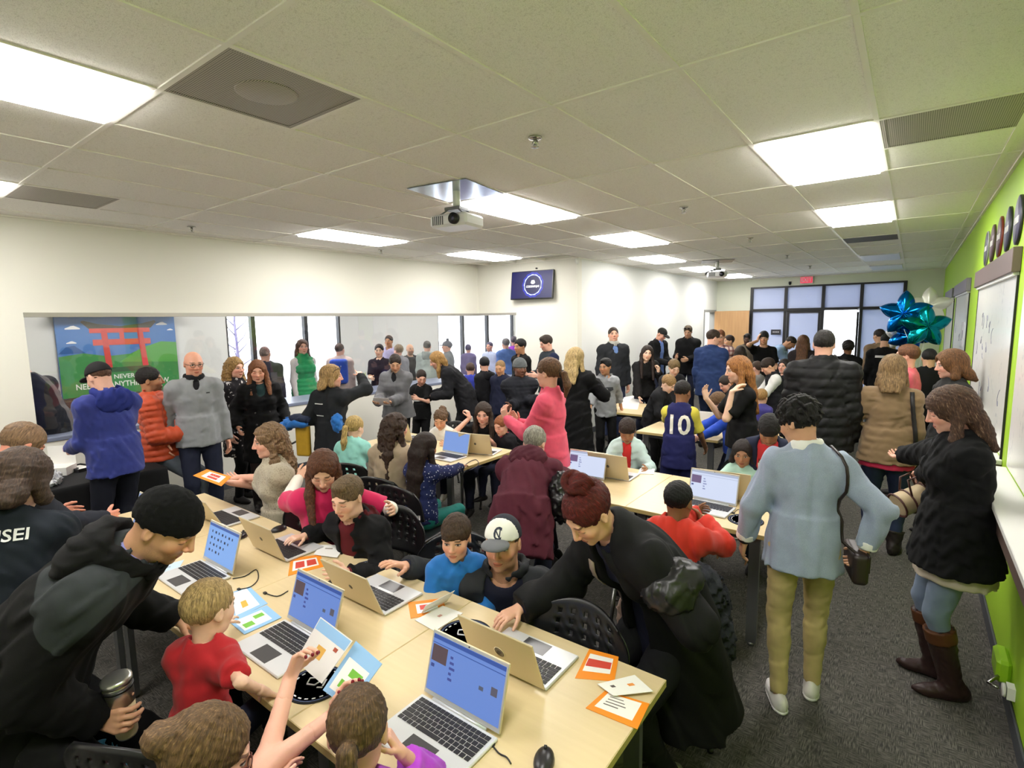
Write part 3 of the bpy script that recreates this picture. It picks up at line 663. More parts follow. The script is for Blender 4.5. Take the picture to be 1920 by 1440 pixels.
def finger_hand(F,Wp,d,n,right,hs,curl,spread=1.0,rf=1.0,thumb=1.0,point=False):
    d=nrm(d); n=nrm(np.array(n)-d*np.dot(n,d)); s=np.cross(d,n)*(1 if right else -1)
    tips=[]
    kn=[.032,.011,-.011,-.031]; LN=[.070,.079,.073,.057]
    for i in range(4):
        k=Wp+(d*(.088-.004*abs(i-1.3))+s*kn[i])*hs; F.u(rc(Wp+s*kn[i]*.45*hs-d*.004,k,.0155*hs*rf,.0118*hs*rf),.012*hs)
        dd=nrm(d+s*(kn[i]*2.2*spread)); p=k; a=0; c_=curl*(.15 if (point and i==0) else 1)
        for fr,da,r1 in ((.46,48,.0092),(.30,58,.0083),(.24,36,.0074)):
            a+=math.radians(da)*c_; q=p+(dd*math.cos(a)+n*math.sin(a))*LN[i]*fr*hs; F.u(rc(p,q,r1*hs*rf,(r1-.0008)*hs*rf),.004*hs); p=q
        tips.append((p,dd*math.cos(a)+n*math.sin(a)))
    b=Wp+(d*.018+s*.022)*hs; F.u(rc(Wp,b,.018*hs,.015*hs*rf),.012*hs); p=b
    for L,v,r1 in ((.042,d*.62+s*.72+n*.25*thumb,.0125),(.030,d*.80+s*.42+n*.45*thumb,.0105),(.024,d*.88+s*.22+n*.55*thumb,.0092)):
        q=p+nrm(v)*L*hs; F.u(rc(p,q,r1*hs*rf,(r1-.0012)*hs*rf),.006*hs); p=q
    tips.append((p,nrm(v))); return tips
GPALM={}
def head_field(J,fem,child,jaw=1.0):
    k=J['hh']/.233; H=J['H']; R=np.array([J['hr'],J['hf'],J['hu']])
    def L(x,y,z): return H+(J['hr']*x+J['hf']*y+J['hu']*z)*k
    F=Field(); jw=(.9 if fem else 1.0)*jaw*(.92 if child else 1)
    F.u(el(L(0,-.012,.028),np.array([.076,.098,.088])*k,R),.01)
    F.u(el(L(0,.020,-.016),np.array([.0665,.076,.092])*k,R),.02)
    F.u(el(L(0,.034,-.068),np.array([.051*jw,.052,.044])*k,R),.025)
    F.u(el(L(0,.074,-.099),np.array([.019,.016,.014])*k,R),.022)
    for s in (-1,1):
        F.u(el(L(s*.037,.060,-.026),np.array([.026,.024,.026])*k,R),.02)
        F.u(el(L(s*.041,.028,-.078),np.array([.014,.03,.02])*k*jw,R),.02)
    F.u(rc(L(-.034,.083,.027),L(.034,.083,.027),.009*k,.009*k),.016)
    for s in (-1,1): F.sub(el(L(s*.032,.103,.006),np.array([.020,.018,.0125])*k,R),.012)
    for s in (-1,1): F.u(el(L(s*.032,.0795,.006),np.array([.0145,.0125,.0115])*k,R),.003)
    nl=.8 if child else 1.0
    F.u(rc(L(0,.092,.018),L(0,.095+.0185*nl,-.026),.0075*k,.0105*k),.010)
    for s in (-1,1): F.u(el(L(s*.0115,.1015,-.031),np.array([.0085,.010,.0075])*k,R),.006)
    F.u(rc(L(-.017,.0885,-.0615),L(.017,.0885,-.0615),.0058*k),.007); F.u(rc(L(-.014,.0885,-.0715),L(.014,.0885,-.0715),.0065*k),.007)
    F.u(el(L(0,.093,-.062),np.array([.012,.006,.005])*k,R),.006)
    F.sub(rc(L(-.021,.101,-.0665),L(.021,.101,-.0665),.0022*k),.003)
    for s in (-1,1):
        Re=np.array([J['hr']*s*.92+J['hf']*-.38,J['hf']*.92+J['hr']*s*.38,J['hu']])
        F.u(el(L(s*.0785,-.012,-.004),np.array([.009,.0195,.031])*k,Re),.008); F.sub(el(L(s*.089,-.004,-.002),np.array([.006,.010,.019])*k,Re),.006)
    nr=(.049 if fem else .058)*J['sb']*(.9 if child else 1)
    F.u(rc(L(0,-.02,-.055),J['N']-J['cu']*.02*J['sb'],nr,nr*1.12),.03)
    return F,L,k,R
def person(label,hp,h=None,X=None,Y=None,Z=None,fr=0,fem=False,girth=1.0,pose='stand',lean=0,side=0,twist=0,head=(0,0,0),LH=None,RH=None,feet=None,hipz=None,seat=.45,
           skin=(222,180,152),hair=None,top=None,under=None,legs=None,shoes=None,hat=None,beard=0.0,eyes=True,brow=None,lip=None,lod=1,swing=1,handL=None,handR=None,elb=None,thigh=None,group=None,extra=None,jaw=1.0,bare_legs=False):
    """hp: where the middle of the head is seen; its depth follows from the body height or from X / Y (room coordinates)."""
    elb=elb or {}; feet=feet or {}; thigh=thigh or {}
    pos=np.array([0,3.0]); hh_=h or 1.7
    for it in range(8):
        toc=-pos/np.linalg.norm(pos); wa=math.atan2(toc[1],toc[0])+math.radians(fr)-PI/2     # body +y axis
        loc={}
        for n,t in (('L',LH),('R',RH)):
            if t is None: continue
            if isinstance(t,tuple) and t and t[0]=='w':
                v=np.array(t[1],float)-np.array([pos[0],pos[1],0]); loc[n]=rotz(v,-wa)
            elif isinstance(t,tuple) and t[0]=='h': loc[n]=(J['H'] if it else np.array([0,0,1.4]))+np.array(t[1],float)*(J['hh']/.236 if it else 1)
            else: loc[n]=np.array(t,float)
        J=skeleton(hh_,fem,girth,pose,lean,side,twist,head,loc,feet,hipz,seat,swing,elb,thigh)
        if X is not None: q=atx(hp[0],hp[1],X)
        elif Y is not None: q=aty(hp[0],hp[1],Y)
        else: q=atz(hp[0],hp[1],J['H'][2])
        if X is not None or Y is not None:
            hh_=hh_*(q[2]/J['H'][2]) if h is None else hh_
        if Z is not None: hipz=(J['P'][2] if hipz is None else hipz)+(Z-J['H'][2])
        off=rotz(J['H'],wa); pos=q[:2]-off[:2]
    h=hh_
    root=empty('person',(pos[0],pos[1],0),0,label,'person',group)
    for k_,v in list(J.items()):
        if isinstance(v,np.ndarray): J[k_]=rotz(v,wa)
    J['wa']=wa; J['root']=root; J['pos']=pos; J['fem']=fem; J['girth']=girth; J['child']=h<1.5; J['h']=h; J['lod']=lod; J['sit']=pose=='sit'
    sb=J['sb']; g=girth; child=J['child']
    rb={0:.010,1:.014,2:.020,3:.026}[lod]; rh={0:.0042,1:.006,2:.009,3:.012}[lod]; rr={0:.0036,1:.0052,2:.008,3:.011}[lod]
    fz=lambda v:rotz(np.array(v,float),wa)
    hairc=hair[1] if hair else (70,52,40)
    sm=skin_mat(tuple(skin),tuple(brow or tuple(np.array(hairc)*.7)),lip,beard,eyes)
    # --- body: one skin mesh; head and hands sampled finer
    HF,L,hk,HR=head_field(J,fem,child,jaw)
    def hl(V): return ((V-J['H'])@HR.T)/hk
    def bl(V): return np.stack([(V-J['C'])@J['cr'],(V-J['C'])@J['cf'],(V-J['C'])@J['cu']],1)/sb
    J['hl']=hl; J['bl']=bl; J['L']=L; J['hk']=hk; J['HR']=HR
    V0,Q0=HF.mesh(rh*(.233/J['hh'] if False else 1))
    parts=[(V0,Q0,hl(V0))]
    B=body_field(J,-.006 if lod<2 else -.004)
    V1,Q1=B.mesh(max(rb,.016 if not bare_legs else .012)); parts.append((V1,Q1,np.full((len(V1),3),-9.0)))
    J['tips']={}
    for n,hd in (('L',handL),('R',handR)):
        hd=dict(hd or {}); F=Field(); d=J['W'+n]-J['E'+n]; hs=.94*sb*(.92 if fem else 1.0)*(1.04 if child else 1)
        dd=nrm(d) if hd.get('d') is None else nrm(fz(hd['d'])); s=1 if n=='R' else -1
        pn=fz(hd['n']) if hd.get('n') is not None else -s*J['cr']*.8+J['cf']*.2
        ra=.0265*sb*(.9 if fem else 1); F.u(rc(J['W'+n]-nrm(d)*.07*sb,J['W'+n],ra*1.1,ra*.95),.01)
        J['tips'][n]=finger_hand(F,J['W'+n],dd,pn,n=='R',hs,hd.get('curl',.45),hd.get('spread',1.0),1.0 if lod<2 else 1.2,hd.get('thumb',1.0),hd.get('point',False))
        V2,Q2=F.mesh(rr); parts.append((V2,Q2,np.full((len(V2),3),-9.0)))
    Vs=np.concatenate([p[0] for p in parts]); at=np.concatenate([p[2] for p in parts]); o=0; Qs=[]
    for v,q,_ in parts: Qs.append(q+o); o+=len(v)
    Qs=np.concatenate(Qs); TRI[0]+=2*len(Qs)
    link(bpy.data.objects.new('body',raw_mesh('body',Vs,Qs,sm,{'hl':at})),root)
    if hair and hat: hair=(hair[0],hair[1],dict(hair[2] if len(hair)>2 else {},th=.004))
    if hair and hair[0]!='bald': make_hair(J,hair,rh)
    if legs: make_legs(J,legs,rb)
    if shoes: make_shoes(J,shoes,rb)
    if under:
        under=dict(under); under.setdefault('wr',.0015); under['under']=1
        if top: under['t']=min(under.get('t',.012),top.get('t',.014)-.012)
        make_top(J,under,rb,'shirt')
    if top: make_top(J,top,rb)
    if hat: make_hat(J,hat,rh)
    for ex in (extra or []): ex(J)
    return J
def body_field(J,t):
    sb,g,fem=J['sb'],J['girth'],J['fem']; F=Field(); C,W,P,N=J['C'],J['W'],J['P'],J['N']
    CRm=np.array([J['cr'],J['cf'],J['cu']]); PRm=np.array([rotz(J['pr'],0),J['pf'],J['pu']])
    torso(F,J,t)
    for n in 'LR':
        F.u(rc(J['S'+n],J['E'+n],.047*sb+t,.041*sb+t),.04); F.u(rc(J['E'+n],J['W'+n],.040*sb+t*.5,.0265*sb*(.9 if fem else 1)),.015)
        F.u(rc(J['h'+n],J['K'+n],.082*sb*g+t,.056*sb+t),.03); F.u(rc(J['K'+n],J['A'+n],.053*sb+t,.036*sb+t),.02)
        toe=J['A'+n]+rotz(np.array([0,.13*sb,0]),J['wa']); F.u(rc(J['A'+n]-np.array([0,0,.02*sb]),toe-np.array([0,0,.045*sb]),.024*sb,.015*sb),.02)
    return F
def torso(F,J,t,hipx=0.0,sh=1.0):
    sb,g,fem=J['sb'],J['girth'],J['fem']; child=J['child']
    C,W,P,N=J['C'],J['W'],J['P'],J['N']; CRm=np.array([J['cr'],J['cf'],J['cu']]); PRm=np.array([J['pr'],J['pf'],J['pu']])
    px,wx,cx=(.158,.128,.140) if fem else (.155,.142,.160)
    if child: px,wx,cx=.140,.132,.140
    F.u(el(P+J['pu']*.03*sb,np.array([px*sb*g+t+hipx,.112*sb*g+t+hipx*.6,.125*sb+t]),PRm),.02)
    F.u(el(W,np.array([wx*sb*g+t,.100*sb*g+t,.15*sb+t]),PRm*.5+CRm*.5),.06)
    F.u(el(C,np.array([cx*sb*(.6+.4*g)+t,.107*sb*(.5+.5*g)+t,.175*sb+t]),CRm),.06)
    if fem and not child:
        for s in (-1,1): F.u(el(C+J['cf']*.075*sb*(.6+.4*g)+J['cr']*s*.062*sb+J['cu']*.0*sb,np.array([.062,.055,.06])*sb+t,CRm),.04)
    m_=(J['SL']+J['SR'])/2; SS={n:m_+(J['S'+n]-m_)*sh for n in 'LR'}
    F.u(rc(SS['L'],SS['R'],.048*sb+t,.048*sb+t),.05 if sh==1 else .03)
    for n in 'LR': F.u(rc(N-J['cu']*.03*sb,SS[n],.045*sb+t,.040*sb+t),.04 if sh==1 else .03)
    F.u(rc(N-J['cu']*.05*sb,N+J['cu']*.005,.075*sb+t,.05*sb+t),.06)
# ---------------------------------------------------------------- clothes and hair
SEED=[100]
def seed(): SEED[0]+=1; return SEED[0]
def make_top(J,o,rb,name=None):
    """o: dict(c=colour, t=thickness, sl=sleeve 0..1 (1 wrist, .4 short, 0 none), hem=length below the waist, ...)"""
    sb,g,fem=J['sb'],J['girth'],J['fem']; t=o.get('t',.014); F=Field(); wa=J['wa']
    loose=o.get('loose',0.0); torso(F,J,t+loose*.5,0.0,.66 if o.get('sl',1)<=0 else 1.0)
    hem=o.get('hem',.12 if J['sit'] else .24)*sb
    a=J['W']+J['pu']*.04*sb; dn=-J['pu']
    if not J['sit'] and o.get('drop',1)>0: dn=nrm(-J['pu']*.6+np.array([0,0,-.4*o.get('drop',1)]))
    b=J['W']+dn*hem; px=(.166 if fem else .158)*(.92 if J['child'] else 1)
    fl=o.get('flare',.0)
    wx=(.142 if fem else .150)*(.94 if J['child'] else 1)
    inn=-.006 if o.get('under') else 0
    if hem>.03: F.u(frus(a,b,J['pr'],(wx*sb*g+t+loose+inn,.110*sb*g+t+loose+inn),((px+.008)*sb*g+t+.006+loose+fl+inn,.138*sb*g+t+.006+loose+fl+inn)),.03)
    sl=o.get('sl',1.0); st=o.get('st',t)
    for s,n in ((-1,'L'),(1,'R')):
        S,E,Wp=J['S'+n],J['E'+n],J['W'+n]
        if sl<=0: continue
        if sl<=.5: q=S+(E-S)*(sl*2); F.u(cc(S,q,.046*sb+st,.050*sb+st+.004),.055)
        else:
            F.u(rc(S,E,.046*sb+st,.044*sb+st),.055); k=(sl-.5)*2; q=E+(Wp-E)*k; F.u(cc(E,q,.045*sb+st,(.032 if not o.get('puff') else .042)*sb+st*.9),.02)
    nr=(.052 if fem else .060)*sb+o.get('neck',.008)
    F.cut(-dn*-1,np.dot(dn,b))
    up=nrm(J['cu']*.6+J['hu']*.4)
    F.sub(rc(J['N']-J['cu']*.0+J['cf']*.012*sb,J['N']+up*.2*sb,nr,nr*1.25),.008)
    if o.get('vneck'): F.sub(el(J['N']-J['cu']*.05*sb+J['cf']*.10*sb,np.array([.05,.07,.10])*sb*o['vneck'],np.array([J['cr'],J['cf'],J['cu']])),.01)
    if o.get('open'):
        wd=o['open']*sb; F.sub(obox(J['C']-J['cu']*.15*sb+J['cf']*.25*sb,np.array([J['cr'],J['cf'],J['cu']]),np.array([wd,.21*sb,.45*sb]),.01),.012)
    if o.get('puff'):
        sp=o.get('rib',.062)*sb; am=o['puff']
        def rib(P):
            z=(P-J['C'].astype(np.float32))@J['cu'].astype(np.float32); m=np.full(len(P),1.0,np.float32); ph=z/sp
            for n in 'LR':
                if sl<=0: break
                for A_,B_ in ((J['S'+n],J['E'+n]),(J['E'+n],J['W'+n])):
                    u=nrm(B_-A_); Lg=np.linalg.norm(B_-A_); q=P-A_.astype(np.float32); tt=q@u.astype(np.float32); dd=np.linalg.norm(q-np.clip(tt,0,Lg)[:,None]*u,axis=1)
                    onarm=(dd<.075*sb+t)&(tt>.06*sb); ph=np.where(onarm,(tt+(.0 if A_ is J['S'+n] else .29*sb))/sp,ph)
            return (am*(np.abs(np.sin(PI*ph))**.6-.6)).astype(np.float32)
        F.disp.append(rib)
    wr=o.get('wr',.0045); 
    if wr>0: F.disp.append(wrinkle(wr,o.get('wl',.13)*(.7+.3*sb),seed()))
    hood=None
    if o.get('hood'):
        hd=o['hood']; c=J['N']-J['cf']*.085*sb-J['cu']*.005*sb; G=Field()
        G.u(tor(J['N']-J['cf']*.03*sb+J['cu']*.012*sb,nrm(J['cu']*.9-J['cf']*.3),.084*sb+t*.4,.024*sb*hd,1.35),.02)
        G.u(el(c-J['cf']*.02*sb-J['cu']*.045*sb,np.array([.115,.05,.085])*sb*hd,np.array([J['cr'],J['cf'],J['cu']])),.03)
        G.sub(rc(J['N']+J['cf']*.014*sb-up*.03,J['N']+up*.2*sb,nr*1.02,nr*1.35),.012); G.sub(el(J['N']-J['cf']*.05*sb+J['cu']*.06*sb,np.array([.06,.045,.06])*sb*hd,np.array([J['cr'],J['cf'],J['cu']])),.02)
        G.disp.append(wrinkle(.006,.09,seed())); hood=G
    if o.get('collar'):
        cl=o['collar']; F.u(tor(J['N']+up*.012*sb,up,nr+.008*sb,.011*sb,cl*2.2),.008)
        F.sub(rc(J['N']-up*.02*sb+J['cf']*.01*sb,J['N']+up*.25*sb,nr-.002,nr*1.05),.004)
    res=rb*(.85 if J['lod']<2 else 1)
    m=o.get('mat') or fab(tuple(o['c']),o.get('rough',.85),o.get('pat'),tuple(o['c2']) if o.get('c2') is not None else None,key=o.get('key',''),sheen=o.get('sheen',.1),bump=o.get('bump',.13))
    ob=solid(o.get('name',name or 'jacket'),F,res,m,J['root'],{'bl':J['bl'],'hl':J['hl']}); J['topF']=F; J['top']=ob
    if o.get('under'): J['underF']=F
    if hood: solid('hood',hood,res*.9,fab(tuple(o.get('hoodc',tuple(np.array(o['c'])*.9))),o.get('rough',.85)),J['root'],{'bl':J['bl'],'hl':J['hl']})
    if o.get('collar') and o.get('cc') is not None:
        G=Field(); G.u(tor(J['N']+up*.02*sb,up,nr+.010*sb,.014*sb,o['collar']*2.0),.008); G.sub(rc(J['N']-up*.05*sb+J['cf']*.01*sb,J['N']+up*.25*sb,nr-.004,nr*1.02),.004)
        solid('collar',G,max(.007,res*.7),fab(tuple(o['cc'])),J['root'],{'bl':J['bl'],'hl':J['hl']})
    if o.get('cuff') is not None:
        for n in 'LR':
            u=nrm(J['W'+n]-J['E'+n]); G=Field(); p=J['E'+n]+(J['W'+n]-J['E'+n])*max(0,(sl-.5)*2); G.u(rc(p-u*.03*sb,p+u*.008*sb,.033*sb+st*.9,.032*sb+st*.9),.004); G.cut(u,np.dot(u,p+u*.012*sb)); G.cut(-u,-np.dot(u,p-u*.03*sb))
            solid('cuff',G,.006,fab(tuple(o['cuff'])),J['root'],{'bl':J['bl'],'hl':J['hl']})
    return ob
def make_legs(J,o,rb):
    sb,g,fem=J['sb'],J['girth'],J['fem']; t=o.get('t',.008); F=Field(); w=o.get('w',1.0)
    PRm=np.array([J['pr'],J['pf'],J['pu']])
    F.u(el(J['P']+J['pu']*.03*sb,np.array([(.160 if fem else .154)*sb*g+t,.116*sb*g+t,.125*sb+t]),PRm),.02)
    F.u(el(J['P']-J['pf']*.045*sb-J['pu']*.03*sb,np.array([.13*sb*g+t,.085*sb*g+t,.10*sb]),PRm),.03)
    F.u(frus(J['W']+J['pu']*.02*sb,J['P'],J['pr'],((.130 if fem else .142)*sb*g+t,.100*sb*g+t),(.150*sb*g+t,.110*sb*g+t)),.03)
    ln=o.get('len',1.0)
    for n in 'LR':
        h,K,A=J['h'+n],J['K'+n],J['A'+n]
        if ln<=.5: q=h+(K-h)*ln*2; F.u(cc(h,q,.088*sb*g+t,.085*sb*g+t+.02),.03); continue
        F.u(rc(h,K,.086*sb*g+t,.058*sb*(1+.4*(w-1))+t),.035)
        q=K+(A-K)*((ln-.5)*2); F.u(cc(K,q,.056*sb*w+t,.040*sb*w*(1+.35*(w-1))+t),.02)
        if ln>.85: F.u(el(K+(A-K)*.3-J['pf']*.012*sb,np.array([.05,.055,.11])*sb*w+t,np.eye(3)),.03)
    if o.get('skirt'):
        b=J['P']-np.array([0,0,o['skirt']*sb]); F.u(frus(J['W'],b,J['pr'],(.14*sb*g,.11*sb*g),(.20*sb*g,.17*sb*g)),.03)
    F.disp.append(wrinkle(o.get('wr',.0024),.11*(.6+.4*sb),seed(),(1,1,.6)))
    m=o.get('mat') or fab(tuple(o['c']),o.get('rough',.85),o.get('pat'),tuple(o['c2']) if o.get('c2') is not None else None,sheen=.05)
    return solid(o.get('name','trousers'),F,rb*(.9 if J['lod']<2 else 1),m,J['root'],{'bl':J['bl'],'hl':J['hl']})
def make_shoes(J,o,rb):
    sb=J['sb']; res=min(rb,.016) if J['lod']>1 else .0085
    for s,n in ((-1,'L'),(1,'R')):
        A=J['A'+n]; sh=nrm(A-J['K'+n]); fa=o.get('turn',(0,0))[0 if n=='L' else 1]
        f=rotz(np.array([math.sin(math.radians(10*s+fa)),math.cos(math.radians(10*s+fa)),0]),J['wa']); r=np.array([f[1],-f[0],0]); zf=A[2]-.075*sb
        up=np.array([0,0,1.0]); c=np.array([A[0],A[1],zf]); F=Field(); R=np.array([r,f,up])
        F.u(el(c+f*.055*sb+up*.028*sb,np.array([.044,.135,.036])*sb,R),.01); F.u(el(c-f*.03*sb+up*.045*sb,np.array([.036,.058,.055])*sb,R),.03); F.u(rc(c+f*.03*sb+up*.055*sb,c+f*.1*sb+up*.035*sb,.036*sb,.03*sb),.02)
        bt=o.get('boot',0)
        if bt: F.u(cc(c+up*.07*sb,A+(J['K'+n]-A)*bt,.052*sb,.072*sb),.03); F.disp.append(wrinkle(.003,.06,seed()))
        else: F.sub(rc(A+up*.015*sb,A-sh*.2*sb,.030*sb,.04*sb),.01)
        F.cut(-up,-(zf+.002)); F.sub(obox(c+up*.0+f*.03*sb,R,np.array([.2,.012,.008])*sb,.002),.004) if o.get('heel') else None
        nm='boot' if bt else 'shoe'
        m=fab(tuple(o['c']),o.get('rough',.5),sheen=0,key='shoe')
        ob=solid(nm,F,res,m,J['root'],{'bl':J['bl'],'hl':J['hl']})
        if o.get('sole') is not None:
            G=Field(); G.u(el(c+f*.055*sb+up*.008*sb,np.array([.047,.139,.03])*sb,R),.01); G.u(el(c-f*.03*sb+up*.008*sb,np.array([.041,.063,.03])*sb,R),.02); G.cut(-up,-(zf+.001)); G.cut(up,zf+.022*sb)
            link(bpy.data.objects.new('sole',_m(G,res,fab(tuple(o['sole']),.6,sheen=0,key='sole'),J)),ob)
def _m(G,res,m,J,name='sole'):
    V,Q=G.mesh(res); TRI[0]+=2*len(Q); return raw_mesh(name,V,Q,m,{'bl':J['bl'](V),'hl':J['hl'](V)})
def make_hair(J,hair,rh):
    """hair: (style, colour, dict)"""
    style,c=hair[0],hair[1]; o=hair[2] if len(hair)>2 else {}; L,k,R=J['L'],J['hk'],J['HR']; F=Field(); th=o.get('th',.012 if style in('short','buzz') else .016)
    if style=='buzz': th=.006
    dn=np.array([0,0,-1.0]); fl=o.get('line',.026)   # hairline raise
    if style in('long','wavy','bob'): F.u(el(L(0,-.014,.030),(np.array([.076,.098,.088])+th)*k,R),.01)
    else: F.u(el(L(0,-.016,.030+th*.65),(np.array([.076+th*.6,.098+th*.65,.088+th*.5]))*k,R),.01)
    F.sub(el(L(o.get('part',0)*.01,.128,-.052+fl),np.array([.074,.082,.112])*k,R),.014)
    low=o.get('low',-.055 if style in ('short','buzz') else -.085)
    u=J['hu']; cutp=L(0,0,low)
    long=style in('long','wavy','bob')
    if not long:
        n=nrm(J['hu']*-1.0+J['hf']*.35); F.cut(n,np.dot(n,L(0,-.06,low)))
        for s in (-1,1): F.sub(el(L(s*.088,.018,-.035),np.array([.022,.036,.05])*k,R),.008)
    else:
        ln=o.get('len',.34 if style!='bob' else .12)*1.0; fw=o.get('fwd',.0); bk=o.get('back',1.0); wv=.012 if style=='wavy' else .0
        bd=nrm(J['cf']*-1.0)
        for s in (-1,1):
            p0=L(s*.066,.0,.05); p1=L(s*.083,-.004,-.035); p2=p1+dn*min(ln,.12)*.9+J['hr']*s*.012*k-J['cf']*.0+J['cf']*fw*.03; p3=p2+dn*max(ln-.12,.0)+J['cf']*(fw*.07)
            r3=o.get('w',1.0)
            F.u(rc(p0,p1,.022*k,.026*k*r3),.02); F.u(rc(p1,p2,.026*k*r3,.032*k*r3),.02)
            if ln>.13: F.u(rc(p2,p3,.032*k*r3,.020*k*r3),.02)
        if bk>0:
            for sx in (-.045,0,.045):
                q0=L(sx,-.075,.02); q1=L(sx*1.15,-.085,-.07); q2=q1+dn*ln*.45+bd*.028; q3=q1+dn*ln*bk+bd*(.035+.04*(lean_of(J)<.5))
                F.u(rc(q0,q1,.042*k,.042*k),.03); F.u(rc(q1,q2,.042*k,.040*k),.03); F.u(rc(q2,q3,.040*k,.020*k),.03)
        F.sub(el(L(0,.115,-.06+fl*.5),np.array([.060,.075,.105])*k,R),.012)
        F.sub(rc(L(0,.02,-.06),J['N']+J['cf']*.04,.035*k,.04*k),.008)
    if style=='pony' or o.get('pony'):
        z=o.get('pz',.03); q0=L(0,-.108,z); q1=q0+(-J['hf']*.045+J['hu']*.012)*k; ln=o.get('len',.22); q2=q1+dn*ln*.5-J['hf']*.03*k; q3=q1+dn*ln+J['cf']*-.01+J['hr']*o.get('sx',0)*.05
        w=o.get('pw',1.0); F.u(rc(q0,q1,.022*k,.022*k),.008); F.u(rc(q1,q2,.026*k*w,.032*k*w),.012); F.u(rc(q2,q3,.032*k*w,.012*k),.012)
    if style=='bun' or o.get('bun'):
        z=o.get('bz',.09); y=o.get('by',-.07); r=o.get('br',.045); F.u(el(L(0,y,z),np.array([r*1.1,r,r*.85])*k,R),.012); J['bun']=L(0,y,z)
    if o.get('bangs'):
        b_=o['bangs']; F.u(el(L(0,.062,.052),np.array([.062,.034,.03+.02*b_])*k,R),.015); F.u(el(L(.03*o.get('sweep',0),.082,.042),np.array([.04,.018,.022*b_])*k,R),.012)
    if o.get('spike'): F.u(el(L(0,.035,.105),np.array([.05,.055,.028])*k,R),.02)
    cu=o.get('curl',0)
    F.disp.append(wrinkle(.0022*k,.032*k,seed(),(1,1,.3)) if not cu else wrinkle(cu*k,.045*k,seed()))
    if style=='wavy': F.disp.append(wrinkle(.006*k,.07*k,seed()))
    nm='hair'
    ob=solid(nm,F,max(rh*1.12,.0048) if not long else max(rh*1.3,.0056),hair_mat(tuple(c),o.get('streak')),J['root'],{'hl':J['hl']})
    if style=='pony' or o.get('pony'):
        z=o.get('pz',.03); G=Field(); G.u(tor(L(0,-.128,z+.003),J['hf']*.9-J['hu']*.2,.021*k,.007*k),.0); link(bpy.data.objects.new('hair_tie',_m(G,.004,fab(tuple(o.get('tie',(40,34,32)))),J)),ob)
    return ob
def lean_of(J): return 1.0-J['cu'][2] if True else 0
def make_hat(J,o,rh):
    L,k,R=J['L'],J['hk'],J['HR']; F=Field(); ty=o['type']; res=max(rh,.0055)
    if ty=='beanie':
        F.u(el(L(0,-.012,.036),np.array([.090,.112,.100])*k,R),.0); n=nrm(-J['hu']+J['hf']*.18); F.cut(n,np.dot(n,L(0,0,o.get('low',.008)))); F.disp.append(wrinkle(.002,.03,seed()))
        if o.get('cuff'): 
            p=L(0,0,.02); F.u(el(L(0,-.012,.028),np.array([.094,.116,.03])*k,R),.004)
        if o.get('pom'): F.u(el(L(0,-.02,.155),np.array([.034,.034,.034])*k,R),.006)
        if o.get('brim'): F.u(el(L(0,.12,.03),np.array([.06,.06,.008])*k,R),.006)
        solid('beanie',F,res,fab(tuple(o['c']),.95,scale=None or 420,key='knit',bump=.5),J['root'],{'hl':J['hl'],'bl':J['bl']})
    else:
        F.u(el(L(0,-.012,.036),np.array([.087,.110,.098])*k,R),.0); n=nrm(-J['hu']+J['hf']*.12); F.cut(n,np.dot(n,L(0,0,.034)))
        m=fab(tuple(o['c']),.8,key='cap'); ob=solid('cap',F,res,m,J['root'],{'hl':J['hl'],'bl':J['bl']})
        sg=-1 if o.get('back') else 1; G=Field(); G.u(el(L(0,.122*sg,.040),np.array([.066,.068,.020])*k,R),.0); G.sub(el(L(0,.115*sg,.018),np.array([.078,.085,.022])*k,R),.004); n2=nrm(J['hf']*-sg); G.cut(n2,np.dot(n2,L(0,.07*sg,0)))
        solid('cap_brim',G,min(res,.0055),fab(tuple(o.get('brim',o['c'])),.8,key='cap'),ob.parent,{'hl':J['hl'],'bl':J['bl']})
        if o.get('panel') is not None:
            F2=Field(); F2.u(el(L(0,-.012,.036),np.array([.0885,.1115,.0995])*k,R),.0); F2.cut(n,np.dot(n,L(0,0,.034))); F2.cut(-J['hf'],-np.dot(J['hf'],L(0,.015,0)))
            solid('cap_panel',F2,res,fab(tuple(o['panel']),.8,key='cap'),J['root'],{'hl':J['hl'],'bl':J['bl']})
        H=Field(); H.u(el(L(0,-.010,.130),np.array([.008,.008,.006])*k,R),.0); solid('cap_button',H,.004,m,J['root'],{'hl':J['hl'],'bl':J['bl']})
